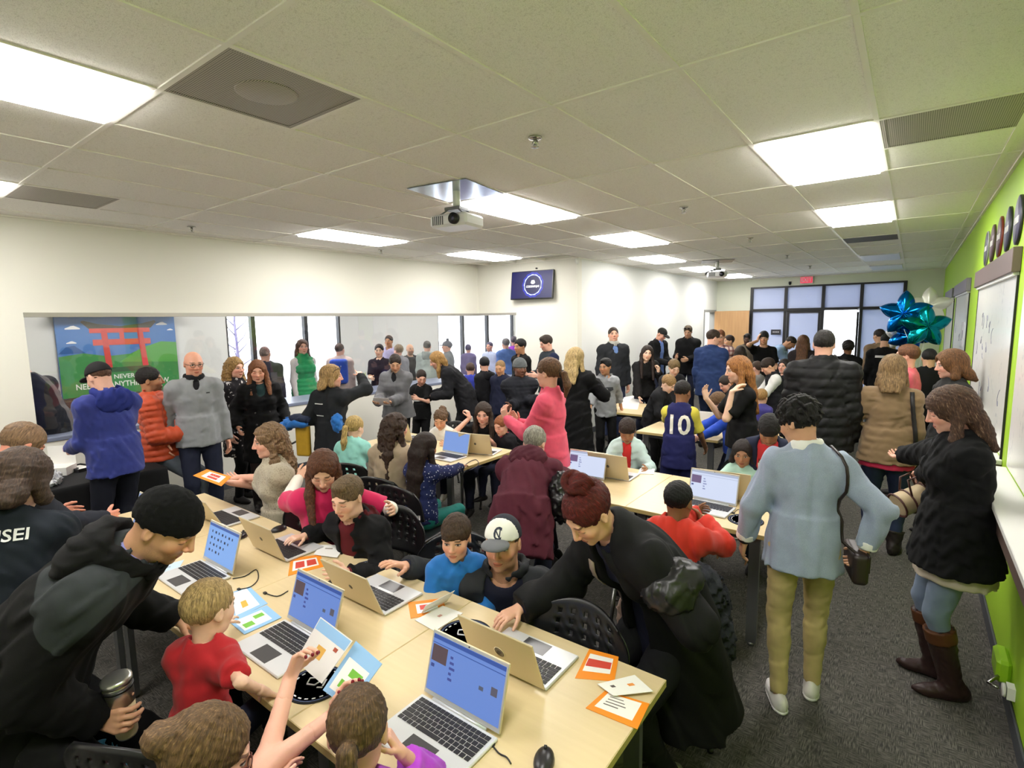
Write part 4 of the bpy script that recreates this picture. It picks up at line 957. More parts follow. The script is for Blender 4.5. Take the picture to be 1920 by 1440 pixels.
# ---- things worn or printed on clothes
def refine(verts,faces,mx=.012):
    bm=bmesh.new(); vs=[bm.verts.new((v[0],v[1],0)) for v in verts]
    for f in faces:
        try: bm.faces.new([vs[i] for i in f])
        except ValueError: pass
    bmesh.ops.triangulate(bm,faces=bm.faces[:])
    for _ in range(5):
        es=[e for e in bm.edges if e.calc_length()>mx]
        if not es: break
        bmesh.ops.subdivide_edges(bm,edges=es,cuts=1); bmesh.ops.triangulate(bm,faces=[f for f in bm.faces if len(f.verts)>3])
    bm.verts.index_update(); r=[(v.co.x,v.co.y) for v in bm.verts],[tuple(v.index for v in f.verts) for f in bm.faces]; bm.free(); return r
def decal(J,name,verts,faces,m,F=None,front=1,u0=0.0,v0=0.0,parent=None,lift=.005):
    """flat print laid on a garment: (u,v) run along the chest frame, pushed onto the cloth surface"""
    F=F or J['topF']; sb=J['sb']; verts,faces=refine(verts,faces,.014 if J['lod']<2 else .03)
    base=J['C']; cr,cf,cu=J['cr'],J['cf']*front,J['cu']; cr=cr*-front
    P=np.array([base+cr*(u0+v[0])+cu*(v0+v[1])+cf*.32 for v in verts]); D=-cf
    t=np.zeros(len(P))
    for _ in range(40): t+=np.clip(F.ev(P+D*t[:,None])*.7,-.02,.05)
    Q=P+D*t[:,None]-D*lift
    mb=MB(); mb.add(list(Q),faces); return mb.build(name,m,parent or J['root'])
def print_text(J,s,size,c,front=1,u0=0.0,v0=0.0,sx=1.0,bold=True,name='print',rot=0):
    vs,fs=text_mesh(s,size,bold=bold); ca,sa=math.cos(rot),math.sin(rot)
    vs=[(v[0]*sx*ca-v[1]*sa,v[0]*sx*sa+v[1]*ca) for v in vs]; return decal(J,name,vs,fs,mat('print_%s'%(c,),srgb(c),.7),front=front,u0=u0,v0=v0)
def patch(J,poly,c,front=1,u0=0,v0=0,name='print'):
    # subdivided fan so that the print follows the cloth
    n=len(poly); cx=sum(p[0] for p in poly)/n; cy=sum(p[1] for p in poly)/n; vs=[(cx,cy)]; fs=[]
    for ring in (.35,.7,1.0):
        vs+=[(cx+(p[0]-cx)*ring,cy+(p[1]-cy)*ring) for p in poly]
    fs=[(0,1+i,1+(i+1)%n) for i in range(n)]
    for r in range(2): fs+=[(1+r*n+i,1+(r+1)*n+i,1+(r+1)*n+(i+1)%n,1+r*n+(i+1)%n) for i in range(n)]
    return decal(J,name,vs,fs,mat('print_%s'%(c,),srgb(c),.7),front=front,u0=u0,v0=v0)
def circle(r,n=20,sy=1.0,cx=0,cy=0): return [(cx+r*math.cos(2*PI*i/n),cy+r*sy*math.sin(2*PI*i/n)) for i in range(n)]
def glasses(J,c=(40,30,28),on_head=False,lens=None):
    L,k=J['L'],J['hk']; q=MB(); dy,dz=(.0,.0)
    def G(x,y,z): return L(x,y,z) if not on_head else L(x*1.15,y*.55+.035,z+.085+.25*(y-.05))
    for s in (-1,1):
        pts=[G(s*.033+.021*math.cos(a),.104-.05*abs(.021*math.cos(a)*s+.033-.03),.004+.0155*math.sin(a)) for a in np.linspace(0,2*PI,17)]
        q.tube(pts,.0021*k,6)
        q.tube([G(s*.054,.098,.008),G(s*.078,.05,.008),G(s*.082,-.015,.004),G(s*.08,-.03,-.012)],.002*k,6)
    q.tube([G(-.013,.106,.007),G(0,.110,.010),G(.013,.106,.007)],.002*k,6)
    o=q.build('glasses' if not on_head else 'sunglasses',mat('frame_%s'%(c,),srgb(c),.3),J['root'])
    if lens:
        z=MB()
        for s in (-1,1):
            pts=[G(s*.033+.02*math.cos(a),.1035-.05*abs(.02*math.cos(a)*s+.033-.03),.004+.0145*math.sin(a)) for a in np.linspace(0,2*PI,15)[:-1]]
            z.add(pts,[tuple(range(14))])
        z.build('lens',mat('lens_dark',srgb((30,26,26)),.1),o)
    return o
def ribbon(pts,w,th,m,name,parent,upv=(0,0,1)):
    pts=[np.array(p,float) for p in pts]; mb=MB(); vs=[]; fs=[]
    for i,p in enumerate(pts):
        t=nrm(pts[min(i+1,len(pts)-1)]-pts[max(i-1,0)]); u=np.array(upv[i] if isinstance(upv,list) else upv,float); s=nrm(np.cross(t,u)); n=np.cross(s,t)
        vs+=[p+s*w/2+n*th/2,p-s*w/2+n*th/2,p-s*w/2-n*th/2,p+s*w/2-n*th/2]
    for i in range(len(pts)-1):
        for k in range(4): fs.append((i*4+k,i*4+(k+1)%4,i*4+4+(k+1)%4,i*4+4+k))
    fs+=[(3,2,1,0),tuple(range(len(pts)*4-4,len(pts)*4))]; mb.add(vs,fs,True); return mb.build(name,m,parent)
def surf(J,p,d,lift=.006,F=None):
    F=F or J['topF']; d=nrm(d); q=np.array(p,float)+d*.45; t=0.0
    for _ in range(50): t+=float(np.clip(F.ev((q-d*t)[None])[0]*.7,-.02,.05))
    return q-d*t+d*lift
# ---------------------------------------------------------------- furniture and things
TZ=.735
def b_maple(nt,b):
    o=nt.obj(); n=nt.noise(nt.vm('MULTIPLY',o,(2.0,30,30)),1.5,4); n2=nt.noise(o,3,2)
    col=nt.mix(n,srgb((204,182,140)),srgb((220,200,160))); col=nt.mix(nt.m('MULTIPLY',n2,.3),col,srgb((212,192,152))); nt.l.new(col,b.inputs['Base Color'])
M_MAPLE=mat('maple_laminate',(.6,.5,.3),.34,build=b_maple)
M_EDGE=mat('maple_edge',srgb((196,174,116)),.5)
M_GREYM=mat('grey_metal',srgb((120,122,124)),.35,.7)
M_DGREY=mat('dark_grey_metal',srgb((74,76,80)),.45,.4)
def table(x0,x1,y0,y1,label,group,legs=True):
    e=empty('table',((x0+x1)/2,(y0+y1)/2,0),0,label,'table',group); w,d=(x1-x0)/2-.0015,(y1-y0)/2
    MB().b(-w,w,-d,d,TZ-.028,TZ,.002).build('tabletop',[M_MAPLE],e)
    ed=MB(); ed.b(-w-.0012,-w,-d,d,TZ-.027,TZ-.002); ed.b(w,w+.0012,-d,d,TZ-.027,TZ-.002); ed.b(-w,w,-d-.001,-d,TZ-.027,TZ-.002); ed.b(-w,w,d,d+.001,TZ-.027,TZ-.002); ed.build('edge_band',M_EDGE,e)
    for sx in (-1,1):
        for sy in (-1,1): 
            q=MB(); q.b(sx*(w-.09)-.03,sx*(w-.09)+.03,sy*(d-.07)-.014,sy*(d-.07)+.014,.02,TZ-.028); q.lathe([(.02,0),(.02,.02)],(sx*(w-.09),sy*(d-.07),0),10); q.build('leg',M_GREYM,e)
    q=MB(); q.b(-w+.06,w-.06,-d+.06,-d+.085,TZ-.07,TZ-.028); q.b(-w+.06,w-.06,d-.085,d-.06,TZ-.07,TZ-.028); q.build('apron',M_DGREY,e)
    return e
AX=[-.62,-1.53,-2.44,-3.35,-4.22]
al=['nearest maple table, carrying the closest laptop and orange cards','maple table second from the near right end','maple table third from the near right end','maple table at the left end of the near row']
for i in range(4): table(AX[i+1],AX[i],.81,1.70,al[i],'maple training tables')
table(-3.95,-3.05,3.18,4.07,'maple table with two back-to-back laptops beside the maroon jacket','maple training tables'); table(-4.62,-3.95,3.18,4.07,'maple table in front of the blonde braided girl','maple training tables')
table(-1.49,-.59,3.23,4.12,'maple table carrying the round black mat, before the red jacket','maple training tables'); table(-2.39,-1.49,3.23,4.12,'maple table in front of the girl in the white jacket','maple training tables')
table(-2.44,-1.54,5.56,6.45,'maple table the number 10 jersey boy leans on','maple training tables'); table(-1.54,-.95,5.9,6.79,'maple table behind the black T-shirt woman','maple training tables')
table(-3.5,-2.6,6.55,7.44,'maple table with papers in front of the grey hoodie boy','maple training tables'); table(-2.3,-1.2,8.9,9.7,'far maple table among the children','maple training tables')
table(-.65,.1,11.0,11.8,'pale far table below the balloons','maple training tables')
# laptops
M_SILV=mat('laptop_silver',srgb((216,216,218)),.4,.3)
M_LID=mat('laptop_champagne_lid',srgb((208,194,162)),.4,.35)  # silver lid with the table's tan reflection put into its base colour
M_KEY=mat('laptop_key',srgb((38,36,38)),.5)
M_PAD=mat('laptop_trackpad',srgb((72,70,72)),.3)
M_BEZ=mat('laptop_bezel',srgb((196,198,202)),.4,.4)
def scr(name,c,s=1.0): return emis('screen_%s_%s'%(name,c),srgb(c),s)
KEYME=MB().box((0,0,0),(.0172,.0160,.0022),None,.0008).mesh('key',M_KEY); KEYW={}
def keymesh(w):
    if w not in KEYW: KEYW[w]=MB().box((0,0,0),(w,.0160,.0022),None,.0008).mesh('key',M_KEY)
    return KEYW[w]
def laptop(x,y,rz,label,tilt=18,screen='editor',keys='one',z=TZ,sz=1.0,white=False):
    """hinge line at (x,y); the user sits on local -y"""
    e=empty('laptop',(x,y,z),rz,label,'laptop','silver laptops'); e.scale=(sz,sz,sz)
    W2,D=.165,.222
    MB().b(-W2,W2,-D,0,.002,.013,.003).build('base',M_SILV,e)
    f=MB()
    for sx in (-1,1):
        for yy in (-.02,-D+.02): f.b(sx*(W2-.03)-.012,sx*(W2-.03)+.012,yy-.006,yy+.006,0,.002)
    f.build('rubber_feet',M_KEY,e)
    MB().b(-.055,.055,-D+.012,-D+.082,.0131,.0137).build('trackpad',M_PAD,e)
    MB().tube([(-W2+.05,.002,.013),(W2-.05,.002,.013)],.006,8).build('hinge',M_BEZ,e)
    rows=[(13,.0186,0)]; ky=[]
    for r in range(6):
        yy=-.022-r*.0183; xx=-.1505
        ws={0:[.0172]*16,1:[.0172]*14+[.033],2:[.026]+[.0172]*13+[.0172],3:[.031]+[.0172]*12+[.0305],4:[.040]+[.0172]*11+[.040],5:[.0172]*4+[.095]+[.0172]*6}[r]
        tot=sum(ws)+.0016*(len(ws)-1); g=(.301-sum(ws))/(len(ws)-1)
        for w_ in ws: ky.append((xx+w_/2,yy,w_)); xx+=w_+g
    if keys=='each':
        for (kx,kyy,w_) in ky: place('key',keymesh(round(w_,4)),e,(kx,kyy,.0144))
    else:
        q=MB()
        for (kx,kyy,w_) in ky: q.box((kx,kyy,.0142),(w_,.016,.002))
        o=q.build('keyboard',M_KEY,e); o['kind']='stuff'
    lid=empty('lid',(0,.006,.012)); lid.parent=e; lid.rotation_euler=(math.radians(-tilt),0,0)
    Hh=.212
    MB().b(-W2,W2,0,.006,.004,Hh,.002).build('lid_shell',M_LID if not white else mat('white_lid',srgb((236,236,232)),.4),lid)
    MB().b(-W2+.003,W2-.003,-.0012,0,.006,Hh-.003).build('bezel',M_BEZ,lid)
    s0={'editor':(104,136,205),'icons':(128,170,232),'white':(206,216,240),'plain':(120,152,215)}[screen]
    sc=MB().b(-W2+.009,W2-.009,-.0018,-.0012,.020,Hh-.012).build('screen',scr('base',s0,.85),lid)
    def pt(x0,x1,z0,z1,c,l=1): MB().b(x0,x1,-.0018-.0004*l,-.0018-.0004*(l-1),z0,z1).build('screen_panel',scr('p',c,.7),lid)
    if screen in('editor','white'):
        d=(60,92,170) if screen=='editor' else (180,192,220)
        pt(-.156,.156,.186,.199,d); pt(-.156,.156,.172,.1745,d)
        pt(-.152,-.085,.115,.168,(96,78,84) if screen=='editor' else (120,100,140)); 
        for k in range(5): pt(-.07,-.07+.012+.006*(k%3),.10-.017*k+.045,.108-.017*k+.045,(70,84,160) if screen=='editor' else (150,160,205))
        pt(-.15,-.135,.095,.106,(70,84,150)); pt(.062,.08,.098,.110,(92,100,120)) if screen=='editor' else None
        pt(.11,.135,.10,.125,(98,96,110)) if screen=='editor' else None
    if screen=='icons':
        pt(-.156,.156,.186,.199,(70,104,178))
        for r in range(4):
            for k in range(7-r): pt(-.12+k*.036,-.12+k*.036+.009+.006*((k+r)%2),.155-.032*r,.167-.032*r,(40,52,84))
    MB().lathe([(.003,-.0016),(.003,-.0012)],(0,0,Hh-.006),10,axis=1).build('webcam',M_KEY,lid)
    MB().lathe([(.012,.006),(.012,.0066)],(0,0,Hh*.5),18,axis=1).build('lid_emblem',mat('lid_emblem',srgb((90,84,74)),.4),lid)
    return e
laptop(-1.093,1.135,0,'nearest open laptop with its code editor screen and keyboard facing the camera',tilt=16,keys='each')
laptop(-1.905,1.11,0,'open laptop behind the raised blue cards, blue editor on screen',tilt=18,keys='each')
q=atz(405,1068,TZ); laptop(q[0],q[1],0,'open laptop with rows of dark icons on a blue screen, under the black beanie man',tilt=16,screen='icons',keys='each')
laptop(-3.72,1.12,0,'half-hidden laptop screen left of the black beanie',tilt=16,screen='plain')
lp=laptop(-1.093,1.40,PI,'laptop with a round sticker on its lid, before the red-haired woman',tilt=20,keys='each')
ld=[c for c in lp.children if c.name.startswith('lid')][0]; MB().lathe([(.024,.0068),(.024,.0072)],(0,0,.106),26,axis=1).build('round_sticker',mat('sticker_cream',srgb((232,222,196)),.5),ld); MB().lathe([(.0205,.0072),(.0205,.0074),(.018,.0074),(.018,.0072)],(0,0,.106),26,axis=1).build('sticker_ring',mat('sticker_brown',srgb((110,92,66)),.5),ld); MB().box((0,.0075,.106),(.014,.0006,.014),Matrix.Rotation(.6,3,'Y')).build('sticker_emblem',mat('sticker_dark',srgb((60,52,44)),.5),ld)
laptop(-1.915,1.385,PI,'laptop with its lid to the camera, in front of the boy in blue',tilt=22,keys='each')
q=atz(505,1045,TZ); laptop(q[0]-.02,q[1]+.02,PI,'laptop with its lid to the camera, under the hand of the maroon hood boy',tilt=20)
q=atz(400,980,TZ); laptop(q[0],q[1]+.0,PI,'silver laptop by the beige lace woman, keyboard toward the wall',tilt=28)
laptop(-3.42,3.60,0,'laptop with a blue screen used by the girl in the star-dotted top',tilt=14,screen='plain'); laptop(-3.25,3.74,PI+.25,'laptop lid beside the maroon jacket, in front of the ginger girl',tilt=16)
laptop(-4.30,3.74,PI,'laptop lid in front of the curly ponytail girl',tilt=16)
laptop(-2.02,3.62,.05,'laptop with a pale blue screen next to the red hair bun',tilt=16,screen='white'); laptop(-1.86,3.74,PI+.05,'laptop lid in front of the girl in the white jacket',tilt=16)
laptop(-1.03,3.60,-.05,'laptop with a white screen in front of the boy in the red jacket',tilt=14,screen='white',keys='one'); laptop(-.98,3.76,PI+.1,'laptop lid in front of the girl in the mint shirt',tilt=16)
laptop(-2.2,5.98,PI/2+.3,'white laptop lid beside the blond boy in black',white=True,tilt=12); laptop(-1.78,6.05,PI,'white laptop lid behind the number 10 jersey',white=True,tilt=14)
# stacking chairs with perforated black backs
M_BPL=mat('black_plastic',srgb((26,26,28)),.35); M_LEG=mat('chair_leg_silver',srgb((150,152,152)),.3,.8)
def chair(x,y,rz,label,sc=1.0,tab=False):
    """local +y is the way the sitter faces"""
    e=empty('chair',(x,y,0),rz,label,'chair','black stacking chairs'); e.scale=(sc,sc,sc)
    F=Field(); F.u(obox((0,.0,.44),np.eye(3),(.225,.215,.012),.011),0)
    def dish(P): return (-.02*np.maximum(0,1-((P[:,0]/.2)**2+(P[:,1]/.2)**2))*0).astype(np.float32)
    solid('seat',F,.014,M_BPL,e)
    # curved back with rows of holes
    B=Field(); nx,nz=22,12; vs=[];fs=[]; T_=.012
    def pt(u,v,off):  # u -1..1, v 0..1
        wd=.225*(1-.25*max(0,v-.55)**2*5); x_=u*wd; yb=-.215-.05*v+.05*u*u; zt=.60+.265*v-.05*u*u*v
        return (x_,yb+off,zt)
    for off in (0,-T_):
        for i in range(nx+1):
            for j in range(nz+1): vs.append(pt(-1+2*i/nx,j/nz,off))
    N1=(nx+1)*(nz+1)
    def id_(i,j,k): return k*N1+i*(nz+1)+j
    hole=lambda i,j: j in (3,5,7,9) and i%3==1 and 2<i<nx-3
    for i in range(nx):
        for j in range(nz):
            if hole(i,j):
                for (a,b) in (((i,j),(i+1,j)),((i+1,j),(i+1,j+1)),((i+1,j+1),(i,j+1)),((i,j+1),(i,j))): fs.append((id_(*a,0),id_(*a,1),id_(*b,1),id_(*b,0)))
                continue
            fs.append((id_(i,j,0),id_(i,j+1,0),id_(i+1,j+1,0),id_(i+1,j,0))); fs.append((id_(i,j,1),id_(i+1,j,1),id_(i+1,j+1,1),id_(i,j+1,1)))
    for i in range(nx):
        for j,fl in ((0,1),(nz,0)):
            q=(id_(i,j,0),id_(i+1,j,0),id_(i+1,j,1),id_(i,j,1)); fs.append(q if fl else q[::-1])
    for j in range(nz):
        for i,fl in ((0,0),(nx,1)):
            q=(id_(i,j,0),id_(i,j+1,0),id_(i,j+1,1),id_(i,j,1)); fs.append(q if not fl else q[::-1])
    MB().add(vs,fs,True).build('backrest',M_BPL,e)
    for s in (-1,1):
        MB().tube([(s*.255,.23,.012),(s*.238,.20,.40),(s*.222,.17,.43)],.0125,8).build('leg',M_LEG,e)
        MB().tube([(s*.262,-.27,.012),(s*.24,-.215,.40),(s*.222,-.17,.43)],.0125,8).build('leg',M_LEG,e)
        MB().tube([(s*.222,-.19,.425),(s*.228,-.245,.50),(s*.215,-.222,.66)],.011,8).build('back_post',M_LEG,e)
        q=MB(); q.lathe([(.015,0),(.015,.02)],(s*.255,.23,0),10); q.lathe([(.015,0),(.015,.02)],(s*.262,-.27,0),10); q.build('foot_cap',M_BPL,e)
    q=MB(); q.tube([(-.222,.17,.425),(.222,.17,.425)],.010,8); q.tube([(-.222,-.17,.425),(.222,-.17,.425)],.010,8); q.build('seat_rail',M_LEG,e)
    return e
def chair_for(J,label,back=.06):
    f=rotz(np.array([0,1.0,0]),J['wa']); P=J['P'][:2]+J['pos']-f[:2]*back; return chair(P[0],P[1],J['wa'],label)
# flat printed cards: corners given on a plane of known height
def card(corners,c,label,z=TZ,inner=None,th=.0016,cat='card',group='printed activity cards',marks=(),lift=None):
    P=[atz(px,py,z) for px,py in corners] if len(corners[0])==2 else [np.array(q,float) for q in corners]
    o=sum(P)/4; o0=o.copy(); e=empty('activity_card',tuple(o0),0,label,cat,group)
    n=nrm(np.cross(P[1]-P[0],P[3]-P[0])); n=n if n[2]>0 else -n
    def quad(name,pts,m,a,b):
        mb=MB(); vs=[q-o0+n*a for q in pts]+[q-o0+n*b for q in pts]; k=len(pts)
        mb.add(vs,[tuple(range(k)),tuple(range(2*k-1,k-1,-1))]+[(i,i+k,(i+1)%k+k,(i+1)%k) for i in range(k)]); return mb.build(name,m,e)
    def uv(u,v): return P[0]*(1-u)*(1-v)+P[1]*u*(1-v)+P[2]*u*v+P[3]*(1-u)*v
    quad('sheet',P,mat('card_%s'%(c,),srgb(c),.55),0,th)
    k=1
    for (u0,v0,u1,v1,cc_) in ([(*inner[:4],inner[4])] if inner else [])+list(marks):
        quad('print',[uv(u0,v0),uv(u1,v0),uv(u1,v1),uv(u0,v1)],mat('card_%s'%(cc_,),srgb(cc_),.55),th,th+.0003*k); k+=1
    return e
OR,WH,BL,GR,RD=(238,140,30),(236,234,230),(142,186,228),(112,180,62),(206,70,56)
card([(1105,1217),(1160,1232),(1152,1278),(1078,1272)],OR,'orange card with a red striped picture, at the right end of the near table',inner=(.1,.15,.85,.75,WH),marks=[(.12,.32,.83,.58,RD)])
card([(1135,1295),(1218,1320),(1195,1368),(1098,1328)],OR,'orange bordered card with a list of lines, overhanging the table corner',z=TZ+.001,inner=(.1,.08,.85,.8,WH),marks=[(.2,.2+.12*k,.5+.06*(k%3),.23+.12*k,(110,100,100)) for k in range(4)])
card([(1120,1283),(1190,1266),(1225,1297),(1150,1305)],WH,'pale folded card lying across two orange ones at the table corner',z=TZ+.012,marks=[(.2,.3,.3,.45,(90,80,80)),(.6,.4,.75,.55,(230,150,80))])
card([(545,1048),(600,1040),(610,1062),(540,1080)],OR,'orange card with two red pictures beside the maroon hood boy',inner=(.1,.2,.85,.8,WH),marks=[(.18,.3,.45,.7,RD),(.52,.3,.8,.7,RD)])
card([(600,1022),(648,1022),(632,1046),(588,1040)],WH,'white card next to the laptop of the maroon hood boy',z=TZ+.006,marks=[(.3,.3,.6,.4,(150,140,130))])
card([(765,1130),(830,1122),(838,1148),(770,1160)],OR,'orange card lying under a raised white flap, before the boy in blue',inner=(.2,.2,.8,.8,WH),marks=[(.3,.3,.6,.6,RD)])
card([(778,1163),(830,1136),(868,1150),(815,1184)],WH,'white card beside the round mat, before the boy in blue',z=TZ+.002,marks=[(.5,.4,.62,.52,(200,150,140))])
b0,b1=atz(790,1150,TZ+.004),atz(838,1128,TZ+.004); t0,t1=b0+np.array([.05,-.02,.06]),b1+np.array([.06,-.01,.075])
card([b0,b1,t1,t0],WH,'upright flap of a folded card before the boy in blue',marks=[(.2,.3,.6,.4,(200,120,110))])
card([(432,1112),(468,1100),(502,1132),(440,1162)],BL,'blue and white card page under the blond boy\'s hand',inner=(.05,.05,.8,.9,WH),marks=[(.3,.5,.5,.75,(222,170,70))])
card([(428,1165),(500,1135),(528,1158),(458,1190)],BL,'lower blue card page with two green strips',z=TZ+.002,inner=(.08,.15,.8,.85,WH),marks=[(.15,.5,.4,.75,GR),(.5,.3,.75,.5,GR)])
card([(300,1062),(345,1050),(332,1072),(300,1075)],(190,210,226),'pale blue sheet beside the icon-screen laptop',marks=[(.3,.3,.5,.5,(150,170,190))])
card([(1420,925),(1468,925),(1468,945),(1422,940)],WH,'white notepad on the table by the blue sweater',th=.006,marks=[(.02,.8,.98,.98,(150,140,190))])
card([(1200,880),(1228,880),(1226,890),(1196,889)],WH,'white notepad in front of the girl in the white jacket',th=.006)
card([(1170,745),(1205,738),(1195,768),(1160,765)],WH,'white papers on the table under the grey hoodie boy\'s hand')
# round desk mats
def desk_mat(px,py,label,r=.1,z=TZ):
    o=atz(px,py,z); e=empty('round_mat',tuple(o),.6,label,'mat','round black desk mats')
    MB().lathe([(r,0),(r,.003)],(0,0,0),36).build('pad',mat('mat_black',srgb((28,28,32)),.8),e)
    MB().lathe([(r*.93,.003),(r*.93,.0034),(r*.87,.0034),(r*.87,.003)],(0,0,0),36).build('ring',mat('mat_navy',srgb((52,64,96)),.8),e)
    q=MB(); 
    for k in range(20):
        a=2*PI*k/20; q.box((r*.78*math.cos(a),r*.78*math.sin(a),.0034),(.012,.005,.0006),a+PI/2)
    q.build('ring_lettering',mat('mat_white',srgb((210,212,220)),.7),e)
    g=MB(); g.tube([(-.03,.0,.004),(-.03,.025,.004),(.005,.03,.004),(.012,.01,.004),(.0,-.01,.004),(-.03,-.005,.004)],.003,6); g.box((.03,.005,.0036),(.006,.035,.0012)); g.box((.022,-.02,.0036),(.02,.006,.0012)); g.build('emblem',mat('mat_white',srgb((210,212,220)),.7),e)
    return e
desk_mat(872,1190,'round black mat half under the stickered laptop',.11); desk_mat(1398,976,'round black mat with a white emblem on the table by the blue sweater',.105); desk_mat(592,1283,'round black mat showing below the raised blue cards',.1); desk_mat(690,1063,'dark mat under the cap man\'s reaching hand',.07)
def mouse(px,py,label,rz=0,c=(34,32,36)):
    o=atz(px,py,TZ); e=empty('mouse',tuple(o),rz,label,'mouse'); F=Field(); F.u(el((0,0,.008),(.03,.05,.024)),0); F.cut((0,0,-1),-.0005); solid('shell',F,.005,mat('mouse_%s'%(c,),srgb(c),.35),e)
    MB().lathe([(.006,-.004),(.006,.004)],(0,.025,.031),10,axis=0).build('wheel',M_KEY,e); return e
mouse(523,995,'small dark mouse behind the laptop of the maroon hood boy'); mouse(452,1008,'dark mouse beside the icon-screen laptop',.5); mouse(1020,1432,'dark mouse at the bottom edge near the nearest laptop',.4); mouse(625,1098,'black mouse left of the lid in front of the boy in blue',.2)
def cable(pts,label,r=.0025,c=(30,30,32)):
    P=[atz(a,b,TZ+.004) for a,b in pts]; o=P[0].copy(); e=empty('cable',tuple(o),0,label,'cable'); R_=[]
    for i in range(len(P)-1):
        for t in np.linspace(0,1,5)[:-1]:
            p0,p1,p2,p3=P[max(i-1,0)],P[i],P[i+1],P[min(i+2,len(P)-1)]
            R_.append(.5*((2*p1)+(-p0+p2)*t+(2*p0-5*p1+4*p2-p3)*t*t+(-p0+3*p1-3*p2+p3)*t**3)-o)
    R_.append(P[-1]-o); MB().tube(R_,r,6).build('cord',mat('cable_%s'%(c,),srgb(c),.5),e); MB().box(tuple(P[0]-o),(.018,.012,.008)).build('plug',mat('cable_%s'%(c,),srgb(c),.5),e)
cable([(448,1105),(470,1100),(484,1085),(480,1068),(460,1080),(436,1085)],'thin black cable curling beside the icon-screen laptop'); cable([(922,1395),(935,1412),(950,1420),(958,1432)],'short black cable leaving the nearest laptop')
cable([(497,1112),(520,1118),(540,1108)],'thin cable crossing the table joint behind the blue cards')
cable([(1375,962),(1385,955),(1392,965),(1402,958),(1398,950)],'tangled black cable by the round mat near the blue sweater',.002)
cable([(862,880),(880,866),(893,862),(897,872),(880,882)],'coiled dark cable on the table beside the maroon jacket',.003,(50,46,70))
# black-cloth table by the left wall
bt=empty('clothed_table',(-5.5,1.05,0),0,'long table under a black cloth by the left wall','table'); 
F=Field(); F.u(obox((0,0,.37),np.eye(3),(.37,.85,.365),.01),0); F.disp.append(lambda P:(.012*np.sin(P[:,0]*38+P[:,1]*31)*(P[:,2]<.68)*np.clip((.72-P[:,2])*3,0,1)).astype(np.float32)); solid('black_cloth',F,.02,fab((24,24,26)),bt)
bt.location=(-5.66,1.0,0)
# white donut-style box with red print, plastic bag, trays on it
e=empty('paper_box',(-5.85,1.2,.735),.9,'white open box with a red printed badge on the black table','box'); e.scale=(.68,.68,.68); q=MB(); q.b(-.15,.15,-.12,.12,0,.10); q.build('carton',mat('white_card',srgb((232,230,226)),.6),e)
MB().b(-.15,.15,.12,.126,.0,.34).build('raised_lid',mat('white_card',srgb((232,230,226)),.6),e); MB().b(.02,.12,.1185,.12,.26,.31).build('red_badge',mat('badge_red',srgb((205,52,48)),.5),e); F=Field(); F.u(el((.06,.119,.17),(.035,.002,.018)),0); F.u(el((.02,.119,.16),(.016,.002,.01)),0); solid('printed_picture',F,.004,mat('badge_brown',srgb((96,72,48)),.6),e)
e=empty('plastic_bag',(-5.55,1.02,.735),0,'crumpled clear plastic bag on the black table','bag'); F=Field(); F.u(el((0,0,.04),(.17,.13,.075)),0); F.u(el((-.1,.03,.05),(.1,.09,.07)),.02); F.cut((0,0,-1),-.001); F.disp.append(wrinkle(.016,.06,5)); F.disp.append(wrinkle(.01,.03,6)); solid('crumpled_film',F,.011,mat('poly_film',srgb((215,216,220)),.2,Alpha=.85),e)
for i,(px,py,l) in enumerate(((150,880,'black tray of white slips nearest the blue hoodie'),(115,885,'black tray of white slips with a green strip'))):
    o=atz(px,py,.735); e=empty('tray',tuple(o),.3,l,'tray'); q=MB(); q.b(-.11,.11,-.075,.075,0,.006); q.b(-.11,.11,-.075,-.07,.006,.028); q.b(-.11,.11,.07,.075,.006,.028); q.b(-.11,-.105,-.07,.07,.006,.028); q.b(.105,.11,-.07,.07,.006,.028); q.build('shell',M_BPL,e); MB().b(-.09,.09,-.06,.055,.006,.018).build('paper_slips',mat('white_card',srgb((232,230,226)),.6),e)
    if i: MB().b(-.03,.03,.02,.05,.018,.024).build('green_strip',mat('lime_strip',srgb((130,190,50)),.6),e)
